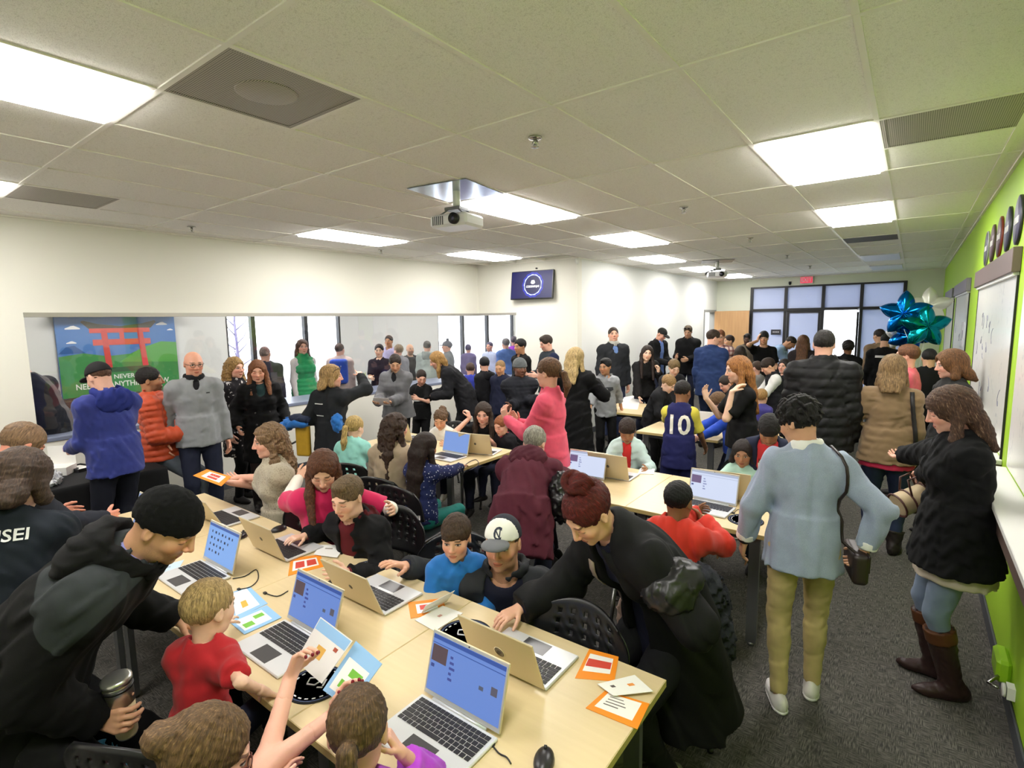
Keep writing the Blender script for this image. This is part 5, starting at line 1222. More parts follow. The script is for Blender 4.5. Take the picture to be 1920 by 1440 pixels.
# ---------------------------------------------------------------- lime wall: boards, header boxes, discs
M_BROWN=smat('header_brown','#6b5a58',.5); M_DBR=smat('ledge_brown','#57463f',.5)
def b_wb(nt,b):
    o=nt.obj(); n=nt.noise(o,4,4); n2=nt.noise(o,22,3); k=nt.m('MULTIPLY',nt.step(n,.5,.7),nt.step(n2,.52,.62))
    nt.l.new(nt.mix(nt.m('MULTIPLY',k,.35),srgb((228,228,222)),srgb((150,156,170))),b.inputs['Base Color'])
M_WB=mat('whiteboard',(.8,.8,.8),.22,build=b_wb); M_WHITE=mat('white_gloss',srgb((232,232,228)),.3)
def board(y0,y1,z0,z1,label,strips=True,head=True,tray=True,doodles=0,hc=None):
    e=empty('whiteboard',(XR,(y0+y1)/2,z0),0,label,'whiteboard','whiteboards on the lime wall'); h=(y1-y0)/2
    MB().b(-.008,-.001,-h,h,0,z1-z0).build('panel',M_WB,e)
    if strips: MB().b(-.012,-.001,-h-.02,-h,-.02,z1-z0).build('edge_strip',M_BLACK,e)
    if strips: MB().b(-.012,-.001,h,h+.02,-.02,z1-z0).build('edge_strip',M_BLACK,e)
    if head: 
        MB().b(-.045,-.001,-h-.04,h+.04,z1-z0+.02,z1-z0+.17,.003).build('header_box',hc or M_BROWN,e); MB().b(-.03,-.001,-h,h,z1-z0,z1-z0+.02).build('rail',M_WHITE,e)
    if tray:
        MB().b(-.14,-.001,-h-.05,h+.05,-.05,-.02,.003).build('ledge_top',M_WHITE,e); MB().b(-.12,-.001,-h-.045,h+.045,-.16,-.05,.003).build('ledge_front',M_DBR,e)
    g=np.random.default_rng(int(y0*10)); q=MB()
    for k in range(doodles):
        yy,zz=g.uniform(-h*.8,h*.8),g.uniform(.2,z1-z0-.2); pts=[(-.0085,yy+.05*math.sin(t*2.3+k)*t*.4,zz+.04*math.cos(t*1.7+k*2)+.02*t) for t in np.linspace(0,3,9)]; q.tube(pts,.0022,4)
    if doodles: q.build('marker_scribble',mat('marker_blue',srgb((120,122,140)),.6),e)
    return e
board(4.50,6.95,1.10,2.23,'large whiteboard with faint scribbles and a brown header, below the round discs',doodles=14)
board(1.6,4.22,1.10,2.23,'nearest whiteboard, cropped by the right picture edge',doodles=0,head=False,strips=False)
board(8.1,10.4,1.10,2.24,'whiteboard with papers pinned on it, second from the camera',doodles=4,hc=smat('header_grey','#77727f',.5)); board(11.0,13.3,1.10,2.24,'farthest whiteboard, next to the balloons',hc=smat('header_grey','#77727f',.5))
for k,(y,z,w_,h_) in enumerate(((8.6,1.75,.42,.3),(8.7,1.4,.5,.34))): 
    e=empty('pinned_paper',(XR-.009,y,z),0,('upper' if k==0 else 'lower')+' sheet pinned to the second whiteboard','paper'); MB().b(-.003,0,-w_/2,w_/2,-h_/2,h_/2).build('sheet',mat('paper_white' if k==0 else 'paper_grey',srgb((240,240,244) if k==0 else (170,168,176)),.6),e); q=MB(); q.b(-.0045,-.003,-.06,.02,-.05,.05); q.b(-.0045,-.003,.06,.14,-.08,-.06); q.build('print',mat('print_grey',srgb((130,130,150)),.6),e)
dn=['farthest round dark disc with a pale rim','second farthest round disc with a brown rim','middle round disc with a red rim','second nearest round disc with a dark rim','nearest round disc, cut by the picture edge']
dc=[('#5a5a66','#9a9c9e'),('#6a5860','#5b4a44'),('#66525a','#8c3a30'),('#4f5064','#2d2f30'),('#5b5a70','#2a2a30')]
for k,y in enumerate((6.55,6.09,5.62,5.16,4.70)):
    e=empty('wall_disc',(XR,y,2.585),0,dn[k]+' high on the lime wall','sign','round level discs')
    MB().lathe([(.155,-.014),(.155,0)],(0,0,0),36,axis=0).build('rim',smat('disc_rim'+dc[k][1],dc[k][1],.4),e); MB().lathe([(.146,-.016),(.146,-.014)],(0,0,0),36,axis=0).build('face',smat('disc_face'+dc[k][0],dc[k][0],.5),e)
    q=MB()
    for j in range(5): q.b(-.018,-.016,-.085+j*.036,-.06+j*.036,-.022,.022)
    q.build('lettering',M_WHITE,e)
e=empty('wall_gadget',(XR,3.5,.2),0,'lime green wall plug block with a silver lever, low on the lime wall','outlet'); MB().b(-.06,-.001,-.05,.14,-.06,.06,.015).build('block',smat('lime_plastic','#9fd02a',.35),e); MB().tube([(-.05,-.05,-.02),(-.09,-.09,-.05),(-.06,-.13,-.04)],.008,8).build('lever',M_CHR,e); MB().lathe([(.03,-.012),(.034,0)],(-.035,-.15,-.03),18,axis=0).build('white_cap',M_WHITE,e)
MB().b(-.03,0,-.18,-.12,-.06,0).build('bracket',M_WHITE,e)
# ---------------------------------------------------------------- television
tv=empty('television',(-5.31,YJ-.06,2.6),0,'wall television showing a glowing blue ring with white lettering','television'); tv.rotation_euler=(math.radians(-7),0,math.radians(2))
MB().b(-.43,.43,-.03,.015,-.245,.245,.006).build('housing',mat('tv_black',srgb((16,16,20)),.3),tv); MB().b(-.415,.415,-.0315,-.03,-.228,.232).build('screen',emis('tv_blue',srgb((22,24,92)),1.0),tv)
def ring(r0,r1,c,s,l,n=40,cx=.03):
    vs=[];fs=[]
    for k in range(n):
        a=2*PI*k/n; j=1+.03*((k*7)%3-1)
        for r in (r0,r1*j): vs.append((cx+r*math.cos(a),-.0315-.0006*l,r*math.sin(a)))
    fs=[(2*k,2*k+1,(2*k+3)%(2*n),(2*k+2)%(2*n))[::-1] for k in range(n)]; return MB().add(vs,fs).build('screen_ring',emis('tv_%s'%(c,),srgb(c),s),tv)
ring(.001,.215,(40,52,190),1.0,1); ring(.001,.19,(30,34,120),1.0,2); ring(.165,.18,(190,205,255),1.6,3); ring(.001,.15,(20,22,80),1.0,3)
lettering('screen_lettering','CODENINJAS',.05,emis('tv_white',(1,1,1),1.6),tv,(.03,-.0345,-.03),(1,0,0),(0,0,1),sx=.9); MB().prism([(-.045,.0),(-.025,.045),(.025,.045),(.045,.0),(.02,-.02),(-.02,-.02)],(.03,-.0335,.035),(1,0,0),(0,0,1),(0,-1,0),.001).build('screen_emblem',emis('tv_white',(1,1,1),1.6),tv)
MB().b(-.06,.06,.015,.07,-.1,.1).build('mount',M_BLACK,tv)
e=empty('wall_sensor',(-5.25,YJ-.001,2.885),0,'tiny dark sensor on the wall above the television','sensor'); MB().b(-.015,.015,-.03,0,-.012,.012,.004).build('case',M_BLACK,e); MB().lathe([(.006,-.034),(.006,-.03)],(0,0,0),10,axis=1).build('lens',M_KEY,e)
e=empty('corner_camera',(XJ+.02,YJ-.04,CEIL-.08),0,'small white camera at the wall corner under the ceiling','camera'); MB().lathe([(.03,.05),(.035,.02),(.025,-.02),(.01,-.03)],(0,0,0),16).build('dome',M_WHITE,e); MB().b(-.03,.03,-.01,.03,.04,.06).build('bracket',M_WHITE,e)
# ---------------------------------------------------------------- projectors
def projector(x,y,label,rz=0,mirror=True):
    e=empty('projector',(x,y,CEIL),rz,label,'projector','ceiling projectors')
    MB().b(-.27,.27,-.27,.27,-.006,-.001,.002).build('ceiling_plate',mat('bright_plate',srgb((205,212,225)),.12,.9) if mirror else M_GREYM,e)
    MB().tube([(0,0,-.006),(0,0,-.13)],.03,14).build('drop_tube',M_WHITE,e); MB().b(-.07,.07,-.07,.07,-.155,-.13,.004).build('tilt_bracket',M_GREYM,e)
    for sx in (-1,1):
        for sy in (-1,1): MB().tube([(sx*.05,sy*.05,-.15),(sx*.11,sy*.08,-.19)],.006,6).build('arm',M_GREYM,e)
    MB().b(-.17,.17,-.13,.13,-.285,-.19,.018).build('body',mat('projector_white',srgb((225,225,228)),.35),e); MB().lathe([(.042,-.16),(.042,-.13),(.035,-.128)],(.07,0,-.237),20,axis=1).build('lens_ring',M_BPL,e); MB().lathe([(.03,-.158),(.004,-.162)],(.07,0,-.237),18,axis=1).build('lens',mat('lens_glass',srgb((60,60,80)),.05),e)
    q=MB()
    for k in range(6): q.b(-.14+k*.018,-.13+k*.018,-.1315,-.13,-.27,-.205)
    q.build('grille',M_DGREY,e)
    q=MB()
    for k in range(3): q.tube([(-.02,.05,-.16+.01*k),(-.10-.02*k,.07,-.15-.01*k),(-.19,.04*k-.05,-.19-.02*k),(-.2,-.05,-.24)],.007,6)
    q.build('cable_bundle',M_BPL,e)
    return e
projector(-2.9,3.16,'near ceiling projector with a loop of black cables',math.radians(8)); projector(-2.9,10.05,'far ceiling projector by the white wall',math.radians(20),False)
# wall outlet plates
for (x,y,z,l,ax_) in ((XL+.001,2.62,.42,'outlet plate low on the cream left wall',0),):
    e=empty('outlet_plate',(x,y,z),0,l,'outlet'); MB().b(0,.006,-.035,.035,-.057,.057,.002).build('plate',M_WHITE,e); q=MB(); q.b(.006,.0075,-.012,.012,.012,.04); q.b(.006,.0075,-.012,.012,-.04,-.012); q.build('sockets',mat('socket_grey',srgb((205,205,200)),.4),e)
# ---------------------------------------------------------------- balloons
def star_balloon(o,r,rz,c,label,metal=.9,tilt=0.0,rough=.16):
    e=empty('star_balloon',tuple(o),0,label,'balloon','foil star balloons'); n=60; vs=[];fs=[]; L=14
    up=np.array([0,0,1.0])
    R_=Matrix.Rotation(rz,3,'Z')@Matrix.Rotation(tilt,3,'Y')
    def rad(a):
        k=(a/(2*PI)*5)%1.0; t=abs(k-.5)*2; return r*(.56+.44*t**1.05)
    for s in (1,-1):
        for i in range(L+1):
            f=i/L
            for k in range(n):
                a=2*PI*k/n+PI/2; q=rad(a-PI/2)*f; thick=r*.33*math.sqrt(max(0,1-f**2.2))*(.92+.08*math.cos(5*(a-PI/2))); cr=.012*r*math.sin(k*2*PI*15/n)*f**4*(1-f)*8
                vs.append(tuple(R_@Vector((q*math.cos(a),s*(thick+cr),q*math.sin(a)))))
    for s in (0,1):
        b_=s*(L+1)*n
        for i in range(L):
            for k in range(n):
                q=(b_+i*n+k,b_+i*n+(k+1)%n,b_+(i+1)*n+(k+1)%n,b_+(i+1)*n+k); fs.append(q[::-1] if s==0 else q)
    MB().add(vs,fs,True).build('foil_star',mat('foil_%s'%(c,),srgb(c),rough,metal),e); return e
o=aty(1697,588,8.6); star_balloon(o,.30,math.radians(-10),(0,112,196),'upper bright blue foil star balloon'); o2=aty(1735,612,8.55); star_balloon(o2,.29,math.radians(18),(0,130,140),'teal green foil star balloon in front of the cluster'); o3=aty(1708,628,8.8); star_balloon(o3,.27,math.radians(5),(0,90,170),'deep blue foil star balloon low in the cluster',tilt=.5)
o4=aty(1742,575,9.2); star_balloon(o4,.27,math.radians(-5),(228,230,214),'white foil star balloon behind the blue ones',metal=.35,rough=.3); o5=aty(1688,630,9.0); star_balloon(o5,.2,math.radians(30),(226,228,226),'small white foil star balloon at the lower left of the cluster',metal=.4,rough=.3)
e=empty('balloon_strings',tuple(aty(1722,700,8.7)),0,'thin white strings gathered under the star balloons','string'); c0=aty(1722,700,8.7)
for k,q in enumerate((o,o2,o3,o4,o5)): MB().tube([(0,0,-c0[2]+.03),(0,0,0),tuple((q-c0)*.5+np.array([0,0,-.05])),tuple(q-c0-np.array([0,0,.2]))],.003,5).build('string',mat('string_white',srgb((220,220,215)),.7),e)
MB().b(-.03,.03,-.01,.01,-.06,.06).build('string_tag',mat('tag_yellow',srgb((196,190,110)),.6),e); MB().box((0,0,-c0[2]+.032),(.06,.06,.06),None,.01).build('weight',M_BPL,e)
# ---------------------------------------------------------------- the crowd
LT,PK,MD,TN,OL,BR,DK=(232,190,164),(226,172,150),(208,160,128),(188,136,100),(170,120,86),(140,96,66),(84,54,40)
jeans=dict(c=(46,56,84)); djeans=dict(c=(34,38,56)); blk=dict(c=(15,15,17)); sk=dict(c=(15,15,17),t=.003)
bshoe=dict(c=(30,28,28)); wshoe=dict(c=(226,224,220),sole=(238,236,232)); brs=dict(c=(66,46,34))
def W(px,py,z): return ('w',tuple(atz(px,py,z)))
def blackJ(**k): return dict(dict(c=(14,14,16),t=.026,wr=.005,hem=.26),**k)
PALM_DN=dict(n=(0,0,-1),curl=.25)
# ---- foreground, near side of the near table
def beanie_extra(J):
    # grey shoulder yoke seam, lilac shirt collar
    pass
J18=person('man in a black beanie and black jacket holding a silver cup, bending over the table',(312,985),Z=1.33,h=1.84,fr=62,lean=52,girth=1.12,head=(12,38,0),skin=(214,160,126),hair=('buzz',(40,34,30)),beard=.45,eyes=False,
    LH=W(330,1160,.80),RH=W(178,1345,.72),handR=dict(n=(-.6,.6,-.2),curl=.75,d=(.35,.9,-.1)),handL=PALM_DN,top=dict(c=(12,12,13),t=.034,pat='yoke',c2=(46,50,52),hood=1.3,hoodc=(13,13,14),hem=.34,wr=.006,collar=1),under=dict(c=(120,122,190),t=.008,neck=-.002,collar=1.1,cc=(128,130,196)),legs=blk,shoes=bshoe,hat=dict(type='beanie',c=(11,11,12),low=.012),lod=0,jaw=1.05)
J19=person('small blond boy in a red T-shirt at the near table',(392,1143),Z=1.03,h=1.12,pose='sit',girth=.88,fr=138,seat=.46,lean=10,head=(14,10,0),skin=LT,hair=('short',(206,172,118),dict(th=.016,streak=(226,200,150))),RH=W(498,1298,.775),LH=W(440,1150,.78),elb={'R':(1,-.4,-.3)},handR=PALM_DN,handL=PALM_DN,top=dict(c=(176,18,30),sl=.36,t=.012,name='t_shirt'),legs=djeans,lod=0)
J20=person('woman with brown hair in a bun and brown glasses holding up the blue cards',(386,1424),Z=.96,h=1.6,fem=True,pose='sit',seat=.40,fr=118,lean=20,head=(38,22,6),skin=PK,hair=('short',(122,92,62),dict(th=.018,low=-.085,streak=(176,142,98),bun=1,bz=.055,by=-.118,br=.046)),RH=W(545,1268,.93),LH=W(690,1300,.90),handR=dict(n=(.9,.2,.2),curl=.75,d=(.25,.35,.85)),handL=dict(n=(.7,0,.2),curl=.5,d=(.2,.5,.8)),
    top=dict(c=(34,36,46),sl=.30,t=.014,name='t_shirt'),legs=djeans,lod=0,extra=[lambda J:glasses(J,(92,48,40))])
for n in 'LR':
    for (tp,td) in J20['tips'][n]: solid('fingernail',Field().u(el(tp+np.array([0,0,.003]),(.0055,.0055,.007)),0),.003,mat('nail_red',srgb((120,20,34)),.25),J20['root'])
J21=person('girl with a brown ponytail and a purple top, back of her head to the camera',(672,1372),Z=.99,h=1.3,fem=True,pose='sit',seat=.46,fr=172,lean=14,head=(6,16,0),skin=PK,hair=('pony',(104,78,52),dict(th=.014,len=.20,pz=.0,low=-.075,streak=(150,118,82))),RH=('h',(.115,.05,-.13)),LH=(-.22,.2,.78),elb={'R':(.5,.5,-1)},handR=dict(d=(-.5,.2,.85),n=(-.6,0,0),curl=.8),
    top=dict(c=(168,60,196),sl=.85,t=.016,name='sweater'),legs=djeans,lod=0)
J22=person('woman with brown hair in a dark T-shirt printed SENSEI on the back',(40,900),Z=1.40,h=1.66,fem=True,fr=160,lean=22,head=(20,30,0),skin=PK,hair=('bob',(78,58,44),dict(len=.05,streak=(120,98,80),th=.022)),LH=(-.15,.5,.8),RH=(.22,.48,.8),top=dict(c=(28,34,42),sl=.4,hem=.3,t=.016,name='t_shirt'),legs=blk,shoes=bshoe,lod=0)
print_text(J22,'SENSEI',.062,(225,225,225),front=-1,u0=.0,v0=.10,name='back_print')
J23=person('sandy-haired man leaning down at the far left edge',(42,836),Z=1.32,h=1.8,fr=120,lean=24,head=(10,34,0),skin=(226,150,126),hair=('short',(150,118,88),dict(th=.02)),top=dict(c=(40,42,50),hem=.3),legs=djeans,shoes=bshoe,LH=(-.2,.5,.8),RH=(.2,.5,.8),lod=1)
# ---- far side of the near table
J12=person('woman with long brown hair in a pink T-shirt over white sleeves',(606,882),Z=1.13,h=1.68,fem=True,pose='sit',fr=8,lean=14,head=(14,30,0),skin=(226,178,150),hair=('long',(104,62,38),dict(len=.30,fwd=1.0,w=.95,line=.026,streak=(140,92,58))),RH=('w',tuple(aty(560,896,1.93))),LH=('w',tuple(aty(735,955,2.0))),elb={'R':(.9,.2,-.8)},handR=dict(d=(-.6,.1,.5),n=(-.5,-.6,0),curl=.6),eyes=False,
    under=dict(c=(228,222,210),sl=1.0,t=.010,name='sleeve_shirt'),top=dict(c=(200,22,84),sl=.42,t=.017,name='t_shirt'),legs=dict(c=(70,70,78)),shoes=bshoe,lod=0)
patch(J12,circle(.034,20,1.0),(236,228,228),u0=.05,v0=-.02); print_text(J12,'CODE NINJAS',.045,(236,228,228),u0=.0,v0=-.09,sx=.85,name='chest_print')
J13=person('boy in a black jacket with a maroon hood reaching to his laptop',(652,933),Z=1.06,h=1.5,pose='sit',fr=-42,lean=12,head=(-4,16,0),skin=(232,184,158),hair=('short',(122,98,70),dict(th=.014,streak=(150,124,92),line=.01,spike=1)),RH=W(572,1005,.785),LH=(-.18,.34,.76),handR=dict(n=(0,0,-1),curl=.3),eyes=False,
    under=dict(c=(92,26,34),hood=1.0,t=.012,name='hoodie'),top=dict(c=(14,14,16),t=.026,open=.055,wr=.006),legs=djeans,shoes=bshoe,lod=0)
J11=person('woman with long wavy hair in a beige lace top, holding an orange card',(505,826),Z=1.20,h=1.68,fem=True,pose='sit',fr=-82,lean=4,head=(0,8,0),skin=PK,hair=('wavy',(142,112,82),dict(len=.26,fwd=-.2,streak=(186,158,120))),RH=('w',tuple(aty(432,905,1.72))),LH=('w',tuple(aty(418,897,1.80))),handR=dict(n=(0,.2,1),curl=.4),handL=dict(n=(0,.2,1),curl=.4),
    top=dict(c=(172,162,142),sl=.45,t=.018,pat='lace',c2=(104,92,74),loose=.012,name='blouse'),legs=dict(c=(60,56,54)),shoes=bshoe,lod=0,extra=[lambda J:MB().tube([J['L'](.03,.0,.112),J['L'](.035,.02,.108),J['L'](.045,.04,.095)],.005,8).build('hair_clip',mat('gold',srgb((190,150,80)),.25,1.0),J['root'])])
J15=person('boy in a bright blue long-sleeved shirt at the near table',(855,1008),Z=.975,h=1.2,pose='sit',fr=0,seat=.45,lean=3,head=(14,8,0),skin=(224,172,142),hair=('short',(74,54,38),dict(th=.017,bangs=.3,sweep=.6,line=.02,streak=(104,80,58))),RH=(.12,.26,.66),LH=(-.1,.28,.66),top=dict(c=(18,104,178),t=.014,name='shirt'),legs=djeans,lod=0)
J16=person('bearded man in a white-front cap crouching behind the boy in blue',(943,1018),Z=.97,h=1.8,pose='stand',hipz=.45,fr=-8,lean=18,head=(8,0,0),skin=(218,162,132),hair=('short',(74,56,42)),beard=.5,RH=W(760,1062,.80),LH=(-.25,.3,.5),handR=dict(n=(0,0,-1),curl=.25),
    under=dict(c=(28,30,46),t=.010,name='t_shirt'),top=dict(c=(44,46,50),t=.024,open=.085,hood=.8,wr=.005),legs=jeans,shoes=bshoe,hat=dict(type='cap',c=(44,46,56),panel=(236,234,226),brim=(98,100,106)),lod=0,jaw=1.05)
v,f=text_mesh('NC',.05); 
def cap_logo(J,s,size,c,y=.10,z=.078):
    vs,fs=text_mesh(s,size); L=J['L']; k=J['hk']; mb=MB(); P=[]
    for q in vs:
        x,zz=-q[0]*.82,q[1]+z; yy=-.012+.1135*math.sqrt(max(.05,1-(x/.0905)**2-((zz-.036)/.1015)**2)); P.append(L(x,yy,zz))
    mb.add(P,fs); return mb.build('cap_emblem',mat('print_%s'%(c,),srgb(c),.7),J['root'])
cap_logo(J16,'N',.05,(40,44,64)); cap_logo(J16,'C',.072,(40,44,64))
def strap17(J):
    m=mat('strap_taupe',srgb((150,132,118)),.6); a=surf(J,J['SL']+J['cu']*.02,J['cf']*.7+J['cu']*.7); pts=[surf(J,J['N']+J['cr']*.075-J['cu']*.07+(J['cr']*.05-J['cu']*.32)*t,J['cf']) for t in np.linspace(0,1,9)]
    ribbon(pts,.035,.004,m,'bag_strap',J['root'],upv=list(J['cf'] for _ in pts))
J17=person('woman with a dark red hair bun and long black coat bending over the table',(1105,962),Z=1.25,h=1.72,fem=True,girth=1.10,fr=-52,lean=44,head=(-8,42,0),skin=(220,168,140),hair=('short',(92,22,20),dict(th=.02,low=-.085,streak=(140,42,32),bun=1,bz=.135,by=-.045,br=.052)),eyes=False,RH=W(975,1140,.80),LH=W(1232,1085,.95),elb={'L':(-.5,-.6,-1)},handR=dict(n=(0,0,-1),curl=.3),
    under=dict(c=(24,26,44),t=.012,hem=.3,name='blouse'),top=dict(c=(14,14,16),t=.036,hem=.60,flare=.03,open=.06,wr=.008,wl=.2,drop=1.3,rough=.75),legs=dict(c=(22,22,26)),shoes=dict(c=(128,128,116),sole=(110,108,100)),lod=0,extra=[strap17])
o17=Field(); 
for c_ in (J17['bun'],): 
    for k in range(7): a=k*.9; o17.u(tor(c_+np.array([.02*math.cos(a),.02*math.sin(a),.012*math.sin(2*a)]),(math.cos(a*1.7),math.sin(a*1.3),.8),.036,.013),.006)
solid('hair_bun_coils',o17,.005,hair_mat((92,22,20),(140,42,32)),J17['root'],{'hl':J17['hl']})
# ---- second row tables
J7b=person('girl with a blonde braid in a mint jacket, back to the camera',(665,803),Z=1.06,h=1.28,fem=True,pose='sit',fr=165,lean=14,head=(25,16,0),skin=LT,hair=('pony',(212,180,112),dict(len=.26,pz=-.02,streak=(236,212,150),sx=-.6)),top=dict(c=(142,206,196),t=.02),legs=dict(c=(50,52,60)),shoes=bshoe,LH=(-.15,.35,.75),RH=(.15,.35,.75),lod=1)
J6b=person('woman with long dark brown hair in a tan blouse, back to the camera',(742,802),Z=1.15,h=1.66,fem=True,pose='sit',fr=152,lean=8,head=(28,8,0),skin=PK,hair=('wavy',(68,48,36),dict(len=.34,streak=(98,72,54))),top=dict(c=(164,146,122),t=.018,loose=.012,hem=.16,name='blouse'),legs=dict(c=(28,28,32)),shoes=bshoe,LH=(-.15,.35,.78),RH=(.2,.3,.78),lod=1)
J5b=person('girl with straight dark hair in a star-dotted navy top and teal leggings',(798,838),Z=1.05,h=1.38,fem=True,pose='sit',fr=140,lean=6,head=(10,14,0),skin=TN,hair=('long',(46,32,28),dict(len=.36,streak=(70,50,42))),RH=W(895,868,.77),LH=(-.1,.4,.76),handR=PALM_DN,top=dict(c=(36,44,88),t=.016,pat='dots',c2=(196,200,220),hem=.18,name='tunic'),legs=dict(c=(0,112,104),t=.004,name='leggings'),shoes=dict(c=(70,40,36)),lod=1)
J8b=person('girl with a curly ponytail in a white T-shirt',(826,787),Z=.96,h=1.22,fem=True,pose='sit',fr=-25,lean=14,head=(-10,22,0),skin=(212,160,126),hair=('pony',(112,84,58),dict(curl=.006,pw=1.9,len=.14,pz=.05,sx=1.0,streak=(150,116,82))),eyes=False,RH=(.15,.3,.74),LH=(-.15,.3,.74),top=dict(c=(226,224,218),sl=.4,t=.014,name='t_shirt'),legs=djeans,shoes=wshoe,lod=1)
J9b=person('woman with long dark hair in black, hand raised to her ear',(906,775),Z=1.03,h=1.58,fem=True,pose='sit',fr=-6,lean=20,head=(4,16,0),skin=PK,hair=('long',(62,46,36),dict(len=.32,fwd=.8,line=.03)),RH=('h',(.15,.06,-.04)),LH=(-.1,.35,.76),elb={'R':(.8,.3,-.8)},handR=dict(d=(.3,-.2,.9),n=(.8,-.3,0),curl=.8),top=dict(c=(14,14,16),sl=.4,t=.016,name='t_shirt'),legs=djeans,shoes=bshoe,lod=1)
J10b=person('girl with ginger hair tied back behind the maroon jacket',(941,798),Z=.93,h=1.16,fem=True,pose='sit',fr=-45,lean=8,head=(0,18,0),skin=(228,172,146),hair=('pony',(164,98,58),dict(len=.18,sx=1)),eyes=False,top=dict(c=(30,28,32),t=.016,neck=.012),under=dict(c=(226,70,110),t=.010,name='shirt'),legs=djeans,shoes=bshoe,lod=1)
def bag14(J):
    c=J['C']+J['cr']*.26+J['cu']*-.02-J['cf']*.02; F=Field(); up=np.array([0,0,1.0]); F.u(el(c-up*.12,np.array([.11,.14,.15]),np.eye(3)),0); F.u(el(c-up*.02,np.array([.07,.09,.10]),np.eye(3)),.05); F.disp.append(wrinkle(.012,.07,9))
    m=mat('bag_black_leather',srgb((26,26,28)),.28)
    e=empty('handbag',tuple(J['pos'])+(0,),0,'slouchy black leather bag on the maroon jacket woman\'s shoulder','bag'); solid('pouch',F,.012,m,e); s0=surf(J,J['SR'],J['cu']); ribbon([c-up*.0+np.array([.05,0,0]),s0+np.array([.02,0,.0]),c-np.array([.05,0,0])],.02,.006,m,'strap',e,upv=(.3,.9,.2))
J14=person('grey-haired woman in a maroon jacket bending over the table, back to the camera',(1002,832),Z=1.12,h=1.62,fem=True,girth=1.18,fr=168,lean=58,head=(10,30,0),skin=PK,hair=('short',(176,170,158),dict(th=.018,low=-.075,streak=(208,204,196))),LH=(-.2,.75,.78),RH=(.22,.7,.78),top=dict(c=(84,34,48),t=.034,hood=1.3,hem=.36,wr=.007,drop=.4),legs=djeans,shoes=bshoe,lod=1,extra=[bag14])
J1b=person('boy with black hair in a red puffer jacket, back to the camera',(1272,940),Z=1.03,h=1.32,pose='sit',fr=168,lean=10,head=(12,12,0),skin=BR,hair=('short',(24,22,24),dict(th=.012,low=-.07)),RH=W(1318,975,.86),LH=W(1305,962,.86),elb={'R':(.9,-.1,-.5)},handR=dict(n=(-.9,0,0),curl=.7),handL=dict(n=(.9,0,0),curl=.7),top=dict(c=(206,46,26),t=.030,wr=.007,collar=1.0),legs=djeans,shoes=dict(c=(150,40,30)),lod=0)
J2b=person('girl with dark hair in a mint shirt behind a laptop lid',(1393,850),Z=.96,h=1.16,fem=True,pose='sit',fr=-10,lean=4,head=(-4,12,0),skin=OL,hair=('bob',(44,34,30),dict(len=.04,line=.02)),top=dict(c=(176,212,196),t=.014,name='shirt'),legs=djeans,LH=(-.2,.3,.74),RH=(.2,.3,.74),lod=1)
J3b=person('boy in a red printed T-shirt and dark zip jacket looking down at the table',(1442,806),Z=1.17,h=1.44,fr=-4,lean=16,head=(-4,42,0),skin=OL,hair=('short',(28,24,24),dict(th=.018,bangs=.5)),eyes=False,RH=W(1440,915,.75),LH=(-.2,.3,.78),handR=PALM_DN,under=dict(c=(212,46,52),t=.012,name='t_shirt'),top=dict(c=(34,38,58),t=.022,open=.085,sl=1.0,hem=.26),legs=djeans,shoes=bshoe,lod=1)
J3b['topF']=J3b['underF']
patch(J3b,[(-.05,-.13),(.05,-.13),(.07,-.06),(.06,.03),(.02,.075),(-.03,.06),(-.065,.0),(-.06,-.08)],(232,226,220),name='print_shape')
for k,t_ in enumerate(('KEEPIN','DAZE','WORK')): print_text(J3b,t_,.045,(70,30,34),v0=.02-.048*k,sx=.85)
J4b=person('girl in a pale zip jacket over a red T-shirt, looking down at her laptop',(1176,808),Z=1.02,h=1.26,fem=True,pose='sit',fr=0,lean=4,head=(0,24,0),skin=OL,hair=('short',(58,42,36),dict(th=.02,low=-.08,bangs=.6)),eyes=False,RH=(.16,.28,.74),LH=(-.16,.28,.74),under=dict(c=(212,40,40),t=.010,name='t_shirt'),top=dict(c=(196,218,216),t=.022,open=.05,collar=1.2,cc=(60,150,170)),legs=djeans,lod=1)
# ---- standing at right
def bag48(J):
    up=np.array([0,0,1.0]); m=mat('bag_dark_brown',srgb((40,30,28)),.4)
    c=J['P']+J['pr']*.235+J['pf']*.02-up*.02; R=np.array([J['pf'],J['pr'],up]); e=empty('shoulder_bag',tuple(J['pos'])+(0,),0,'small dark brown shoulder bag hanging by the blue sweater woman\'s hip','bag')
    F=Field(); F.u(obox(c-up*.03,R,(.115,.035,.075),.02),0); solid('pouch',F,.009,m,e); G=Field(); G.u(obox(c+up*.0+J['pr']*.034,R,(.105,.006,.045),.005),0); solid('flap',G,.007,m,e)
    p=[c+J['pf']*.1,c+J['pf']*.06+up*.1]; sh=surf(J,J['SR']-J['cr']*.03,J['cu'],.012); bk=[surf(J,sh*(1-t)+(J['P']+J['pr']*.20-J['pf']*.06)*t,-J['cf']*.9+J['cr']*.45,.014) for t in (.08,.16,.24,.32,.4,.5,.6,.7,.8,.9)]
    ribbon([c-J['pf']*.1+up*.03]+bk[::-1]+[sh],.014,.004,m,'strap',e,upv=[-J['cf']]*11+[J['cu']])
    MB().tube([c+J['pr']*.045+J['pf']*.03+up*.02,c+J['pr']*.05+up*.05,c+J['pr']*.045-J['pf']*.03+up*.02],.004,6).build('chain',mat('gold',srgb((190,150,80)),.25,1.0),e)
